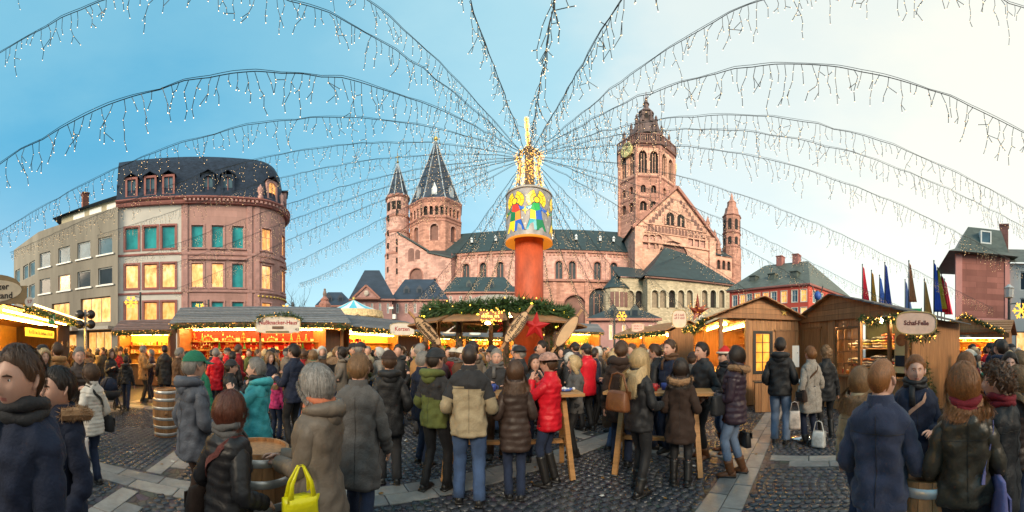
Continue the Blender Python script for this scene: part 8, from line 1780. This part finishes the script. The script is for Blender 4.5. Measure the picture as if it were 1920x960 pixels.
def barrel(label, x, d, r=.26, h=.92):
    o = thing('barrel', label, 'barrel', (*P(x, d), .016)); oak = [pmat('oak_'+k, c, .55, .3, 4, .3, 30, stretch=(6, 6, .5)) for k, c in (('a', (.33, .16, .065)), ('b', (.28, .135, .055)), ('c', (.38, .19, .08)))]
    n = 18; zs = np.linspace(0, h, 9); prof = lambda z: r*(.84+.16*sin(pi*z/h))
    for i in range(n):
        a0_, a1_ = 2*pi*i/n+.008, 2*pi*(i+1)/n-.008; b = MB(); V = []
        for z in zs: V.append([(prof(z)*cos(a), prof(z)*sin(a), z) for a in (a0_, (a0_+a1_)/2, a1_)]+[((prof(z)-.02)*cos(a), (prof(z)-.02)*sin(a), z) for a in (a1_, a0_)])
        b.loft([np.array(v) for v in V]); b.build('stave', oak[i*5 % 3], o)
    hm = pmat('galvanised_hoop', (.52, .50, .48), .35, .2, 8, metal=.6)
    for z in (.03, .17, .33, h-.39, h-.23, h-.09): b = MB(); b.lathe([(prof(z)+.003, z), (prof(z)+.007, z+.005), (prof(z+.05)+.007, z+.05), (prof(z+.05)+.001, z+.055)], 28, cap=False); b.build('hoop', hm, o, True)
    b = MB(); b.lathe([(.001, h-.03), (prof(h)*.97, h-.03)], 24, cap=False); b.build('lid', oak[2], o)
    b = MB(); a_ = -pi/2-az(x); c = (prof(h*.5)*cos(a_), prof(h*.5)*sin(a_), h*.5); b.ball(c, .035, 8, 6); b.build('bung', oak[1], o, True)
    return o
barrel('wooden barrel with pale metal hoops standing free on the cobbles', 311, 6.3); barrel('wooden barrel table close behind the short black-quilted person', 486, 2.45, .27, .95)
barrel('upturned barrel with papers between the blue fleece and the leather jacket', 1742, 2.1, .27, .90)
tp = thing('paper_tray', 'crumpled paper tray with printed number on the barrel beside the blue fleece', 'paper tray', (*P(1742, 2.02), .925), -az(1742)); b = MB(); b.lathe([(.10, .0), (.13, .05), (.135, .055), (.12, .05), (.09, .012)], 9, sx=1.3, sy=.8); b.build('tray', pmat('paper_white', (.68, .62, .58), .7, .15, 9), tp); text_part('58L', .06, ink, tp, frame4((0, -.105, .025), (1, 0, 0), (0, .25, 1)))
cup = thing('mug', 'small dark mug on the barrel beside the blue fleece', 'mug', (*P(1722, 2.0), .925)); b = MB(); b.lathe([(.035, 0), (.04, .09), (.034, .09), (.03, .01)], 14); b.build('cup', CL['black'], cup, True); b = MB(); b.tube([(.038, 0, .07), (.065, 0, .06), (.062, 0, .03), (.037, 0, .02)], .007, 6); b.build('handle', CL['black'], cup, True)
twood = [pmat('table_wood_'+k, c, .45, .3, 3, .25, 30, stretch=(.6, 8, 8)) for k, c in (('a', (.46, .235, .085)), ('b', (.40, .20, .07)))]
def high_table(label, x, d, L_, rot, z=1.08):
    o = thing('standing_table', label, 'table', (*P(x, d), .016), rot)
    for k in range(4): b = MB(); b.box((0, (k-1.5)*.145, z), (L_, .138, .04)); b.build('tabletop_board', twood[k % 2], o)
    for sx in (-1, 1):
        for sy in (-1, 1): b = MB(); b.beam((sx*(L_/2-.25), sy*.06, z-.03), (sx*(L_/2-.18), sy*.34, 0), .07, .045); b.build('leg', twood[0], o)
        b = MB(); b.beam((sx*(L_/2-.22), -.24, .42), (sx*(L_/2-.22), .24, .42), .05, .045); b.build('stretcher', twood[1], o)
    b = MB(); b.beam((-(L_/2-.22), 0, .42), (L_/2-.22, 0, .42), .09, .045); b.build('foot_rail', twood[1], o)
    return o
high_table('long wooden standing table among the people before the booth', 952, 4.35, 2.0, .05); high_table('wooden standing table with splayed legs in front of the long blonde hair', 1236, 4.55, 1.5, -.55)
def tray(label, x, d, z, m): o = thing('food_tray', label, 'food tray', (*P(x, d), z)); b = MB(); b.lathe([(.06, 0), (.085, .035), (.08, .035), (.055, .006)], 14, sx=1.3); b.build('tray', m, o, True); b = MB(); [b.ball((nr.normal()*.04, nr.normal()*.025, .03), nr.uniform(.018, .03), 6, 4) for i in range(9)]; q = b.build('food', pmat('napkin', (.72, .70, .68), .7, .1), o, True); q['kind'] = 'stuff'; return o
tray('blue food tray with white napkins on the table end by the red jacket', 1060, 4.45, 1.12, pmat('blue_tray', (.08, .16, .55), .4, .05))
mugm = [pmat('mug_red', (.45, .03, .03), .3, .1), pmat('mug_blue', (.03, .06, .3), .3, .1), pmat('mug_cream', (.6, .5, .38), .3, .1)]
for i, (x, d, c, nm) in enumerate(((905, 4.3, 0, 'red'), (925, 4.45, 1, 'blue'), (990, 4.35, 2, 'cream'), (1228, 4.5, 0, 'red'), (1245, 4.6, 1, 'blue'))):
    o = thing('mug', nm+' mulled wine mug on the '+('long standing table' if i < 3 else 'splayed-leg standing table'), 'mug', (*P(x, d), 1.117)); b = MB(); b.lathe([(.034, 0), (.040, .05), (.041, .10), (.035, .10), (.03, .01)], 14); b.build('cup', mugm[c], o, True); b = MB(); b.tube([(.039, 0, .08), (.066, 0, .07), (.064, 0, .035), (.037, 0, .025)], .007, 6); b.build('handle', mugm[c], o, True)
# bistro table, wooden bin, white notice box, pram
bt2 = thing('bistro_table', 'round bistro table with steel foot beside the grey wool coat', 'table', (*P(1505, 6.1), .016)); b = MB(); b.lathe([(.24, 0), (.23, .02), (.05, .05)], 24); b.build('foot', pmat('polished_steel', (.55, .55, .56), .15, .1, metal=.9), bt2, True); b = MB(); b.tube([(0, 0, .04), (0, 0, 1.06)], .03, 10); b.build('column', pmat('polished_steel', (.5, .5, .5)), bt2, True); b = MB(); b.lathe([(.30, 1.06), (.31, 1.08), (.30, 1.09)], 28); b.build('tabletop', WHITE, bt2)
bn = thing('litter_bin', 'wooden slatted litter bin leaning against the large plank stall', 'bin', (*P(1432, 8.75), .016), -az(1432)+.15)
for i in range(6): b = MB(); b.box((-.22+i*.088, -.2, .40), (.082, .025, .78)); b.build('slat', wplank[i % 3], bn)
b = MB(); b.box((0, 0, .40), (.50, .36, .76)); b.build('box', wpost, bn); b = MB(); b.box((0, 0, .80), (.56, .44, .03)); b.build('rim', CL['black'], bn)
nb = thing('notice_box', 'white metal box fixed between the two plank stalls', 'box', (*P(1492, 9.3), Zp(668, 9.3)), -az(1492)); b = MB(); b.box((0, 0, 0), (.20, .10, .62)); b.build('case', WHITE, nb); b = MB(); b.ball((.05, -.055, .1), .012, 6, 4); b.build('lock', CL['black'], nb)
pr = thing('pram', 'dark pram with small wheels pushed across the square', 'pram', (*P(207, 8.5), .016), -az(207)+.3); b = MB(); b.lathe([(.10, .35), (.24, .45), (.28, .62), (.24, .62), (.2, .5)], 14, sx=1.0, sy=1.4); b.build('carrycot', CL['charcoal'], pr, True); b = MB(); b.ball((0, .18, .66), (.26, .26, .28), 12, 8); b.build('canopy', CL['navy'], pr, True); b = MB(); b.tube([(-.2, .3, .4), (-.2, -.4, .95), (.2, -.4, .95), (.2, .3, .4)], .015, 6); b.build('handle', CL['black'], pr)
for sx in (-.22, .22):
    for sy in (-.3, .3): b = MB(); tt = np.linspace(0, 2*pi, 17); b.tube([(sx, sy+.11*cos(a), .125+.11*sin(a)) for a in tt], .016, 6); b.build('wheel', CL['bshoe'], pr, True); b = MB(); b.beam((sx, sy, .12), (sx*.7, sy*.5, .42), .02, .02); b.build('strut', CL['black'], pr)
# small potted fir by the sheepskin stall
ft = thing('fir_tree', 'small cut fir tree standing by the sheepskin stall corner', 'tree', (*P(1733, 8.2), .0)); b = MB(); b.tube([(0, 0, 0), (0, 0, 1.6)], .03, 6); b.build('trunk', pmat('bark', (.07, .05, .04)), ft); b = MB()
for k in range(12):
    z = .2+k*.12; rr_ = .48*(1-k/13)
    for j in range(9): a_ = j*2*pi/9+k*.5; fir(b, [(0, 0, z), (rr_*cos(a_), rr_*sin(a_), z-.10)], .03, 130, .09, .016, k*9+j)
b.build('crown', [firm, firm2], ft)

# ------------------------------------------------------------------ the crowd behind: a dozen kinds, copied and re-dressed
PRO = []
kinds = [('m', ('short', 'brown'), None, 'navy', .72, 0), ('m', ('short', 'grey'), None, 'black', .68, 0), ('m', ('bald', 'grey'), None, 'brown', .74, 0), ('f', ('long', 'light'), None, 'black', .66, 0), ('f', ('bob', 'blonde'), None, 'dred', .70, 0), ('f', ('bob', 'white'), None, 'grey', .64, 0), ('m', ('short', 'dark'), 'beanie', 'charcoal', .72, 0), ('m', ('short', 'grey'), 'flat', 'brown', .7, 0), ('f', ('curly', 'brown'), None, 'purple', .68, 0), ('f', ('short', 'brown'), 'beanie', 'beige', .66, 0), ('m', ('short', 'dark'), None, 'black', .7, 1), ('f', ('long', 'dark'), None, 'turq', .66, 1)]
hairtxt = dict(short='short', bald='thinning', long='long', bob='bobbed', curly='curly', light='fair brown'); 
for i, (sx, hr, ht, ct, hem, hd) in enumerate(kinds):
    p = person('x', (0, 5+i*.01), 0, H=1.75 if sx == 'm' else 1.66, sex=sx, coat=ct, hem=hem, thick=.035, hood=bool(hd), hair=hr, hat=ht, lod=1, seed=50+i, pants='djeans', cap_m=CL['charcoal' if i != 9 else 'cream'], arms=(POCK, HOLD, EAT, DOWN, FOLD)[i % 5], yaw=(-25, 0, 20, 35, -10)[i % 5], pitch=(-8, 0, 5)[i % 3], feet=WALK if i % 4 == 3 else ((-.10, .02), (.10, -.02)), hlen=.18 if hr[0] == 'long' else .08, scarf='grey' if i in (4, 5, 9) else None)
    PRO.append((p, ('knitted cap' if ht == 'beanie' and i == 6 else 'cream knitted cap' if ht == 'beanie' else 'flat cap' if ht == 'flat' else '%s %s hair' % (hairtxt.get(hr[0], hr[0]), hairtxt.get(hr[1], hr[1])))+(' and hood' if hd else '')))
COATS = ['navy', 'black', 'charcoal', 'brown', 'dbrown', 'grey', 'black', 'navy', 'taupe', 'dred', 'tan', 'slate', 'purple', 'olive', 'red', 'beige', 'wool', 'green']
CTXT = dict(navy='navy', black='black', charcoal='charcoal', brown='brown', dbrown='dark brown', grey='mid grey', taupe='taupe', dred='dark red', tan='tan', slate='slate grey', purple='plum', olive='olive', red='bright red', beige='beige', wool='pale grey', green='green')
TR = ['djeans', 'black', 'jeans', 'charcoal', 'dbrown']
ZONES = [(745, 880, 6.2, 12.5, 34, 'by the candle stall'), (880, 985, 6.0, 7.9, 9, 'in front of the booth'), (1000, 1130, 6.6, 13.5, 36, 'near the low shop'), (1085, 1255, 7.0, 17.5, 46, 'before the small stalls'), (1140, 1260, 6.0, 8.0, 8, 'near the large plank stall'), (560, 745, 6.5, 11.5, 24, 'in front of the candle stall'), (440, 560, 7.5, 11.3, 13, 'at the red-backed counter'), (130, 250, 9.5, 19.0, 24, 'by the concrete block'), (10, 110, 6.5, 9.0, 8, 'at the mulled wine stand'), (1820, 1915, 5.0, 12.0, 22, 'before the gabled stall'), (850, 950, 14.5, 20.5, 12, 'behind the booth'), (1040, 1120, 15, 22, 10, 'before the grey-roofed stall'), (340, 430, 10.0, 11.4, 4, 'beside the red-backed stall'), (780, 850, 13, 19, 8, 'by the pale-roofed stall')]
used = []; taken = [(o.location[0], o.location[1]) for o in bpy.data.objects if o.get('category') == 'person' and o['label'] != 'x']
first = [True]*len(PRO)
for (x0, x1, d0, d1, n, where) in ZONES:
    for k in range(n):
        for tr_ in range(40):
            x, d = rng.uniform(x0, x1), sqrt(rng.uniform(d0*d0, d1*d1)); p = P(x, d)
            if all((p[0]-q[0])**2+(p[1]-q[1])**2 > .22 for q in taken) and (p[0]-BX)**2+(p[1]-BY)**2 > 6.0: break
        else: continue
        taken.append(p); i = rng.randrange(len(PRO)); src, desc = PRO[i]; c = rng.choice(COATS)
        if first[i]: r_ = src; first[i] = False
        else: r_ = copy_tree(src)
        s_ = rng.uniform(.94, 1.07); r_.location = (p[0], p[1], .016 if d < 9.5 else .002); r_.scale = (s_*rng.uniform(.96, 1.06), s_*rng.uniform(.96, 1.06), s_); r_.rotation_euler = (0, 0, -az(x)+rng.choice([0, 0, .5, -.5, pi, pi*.8, 1.5, -1.5])+rng.uniform(-.4, .4))
        for ch in r_.children:
            if ch.name.startswith('coat'): ch.material_slots[0].link = 'OBJECT'; ch.material_slots[0].material = CL[c]
            if ch.name.startswith('trousers'): ch.material_slots[0].link = 'OBJECT'; ch.material_slots[0].material = CL[rng.choice(TR)]
        tag(r_, 'person in %s coat with %s %s' % (CTXT[c], desc, where), 'person', 'crowd '+where)
for f_, (src, _) in zip(first, PRO):
    if f_:
        for ch in list(src.children): bpy.data.objects.remove(ch)
        bpy.data.objects.remove(src)

# scraps of paper and leaves on the setts
lm_ = [pmat('litter_paper', (.62, .60, .56), .7, .1), pmat('dry_leaf', (.30, .15, .04), .7, .3)]
for k, nm in enumerate(('paper_scrap', 'dry_leaf')):
    b = MB(); n = 7
    b.add([(.03*cos(a)*(1+.3*sin(a*3+k)), .022*sin(a), .004+.005*abs(sin(a*2))) for a in np.linspace(0, 2*pi, n, endpoint=False)]+[(0, 0, .002)], [(i, (i+1) % n, n) for i in range(n)]); me = b.mesh(nm, lm_[k])
    for i in range(26 if k == 0 else 34):
        x, d = rng.choice([rng.uniform(200, 330), rng.uniform(680, 860), rng.uniform(1060, 1180), rng.uniform(1240, 1350), rng.uniform(1400, 1575), rng.uniform(880, 1010)]), rng.uniform(3.4, 8)
        o = put(me, nm, None, (*P(x, d), .016), rng.uniform(0, 6)); q = rng.uniform(.6, 1.3); o.scale = (q, q, q)
        tag(o, ('small white paper scrap' if k == 0 else 'small dry brown leaf')+' lying on the cobbles', 'litter' if k == 0 else 'leaf', ('paper scraps' if k == 0 else 'dry leaves')+' on the cobbles')
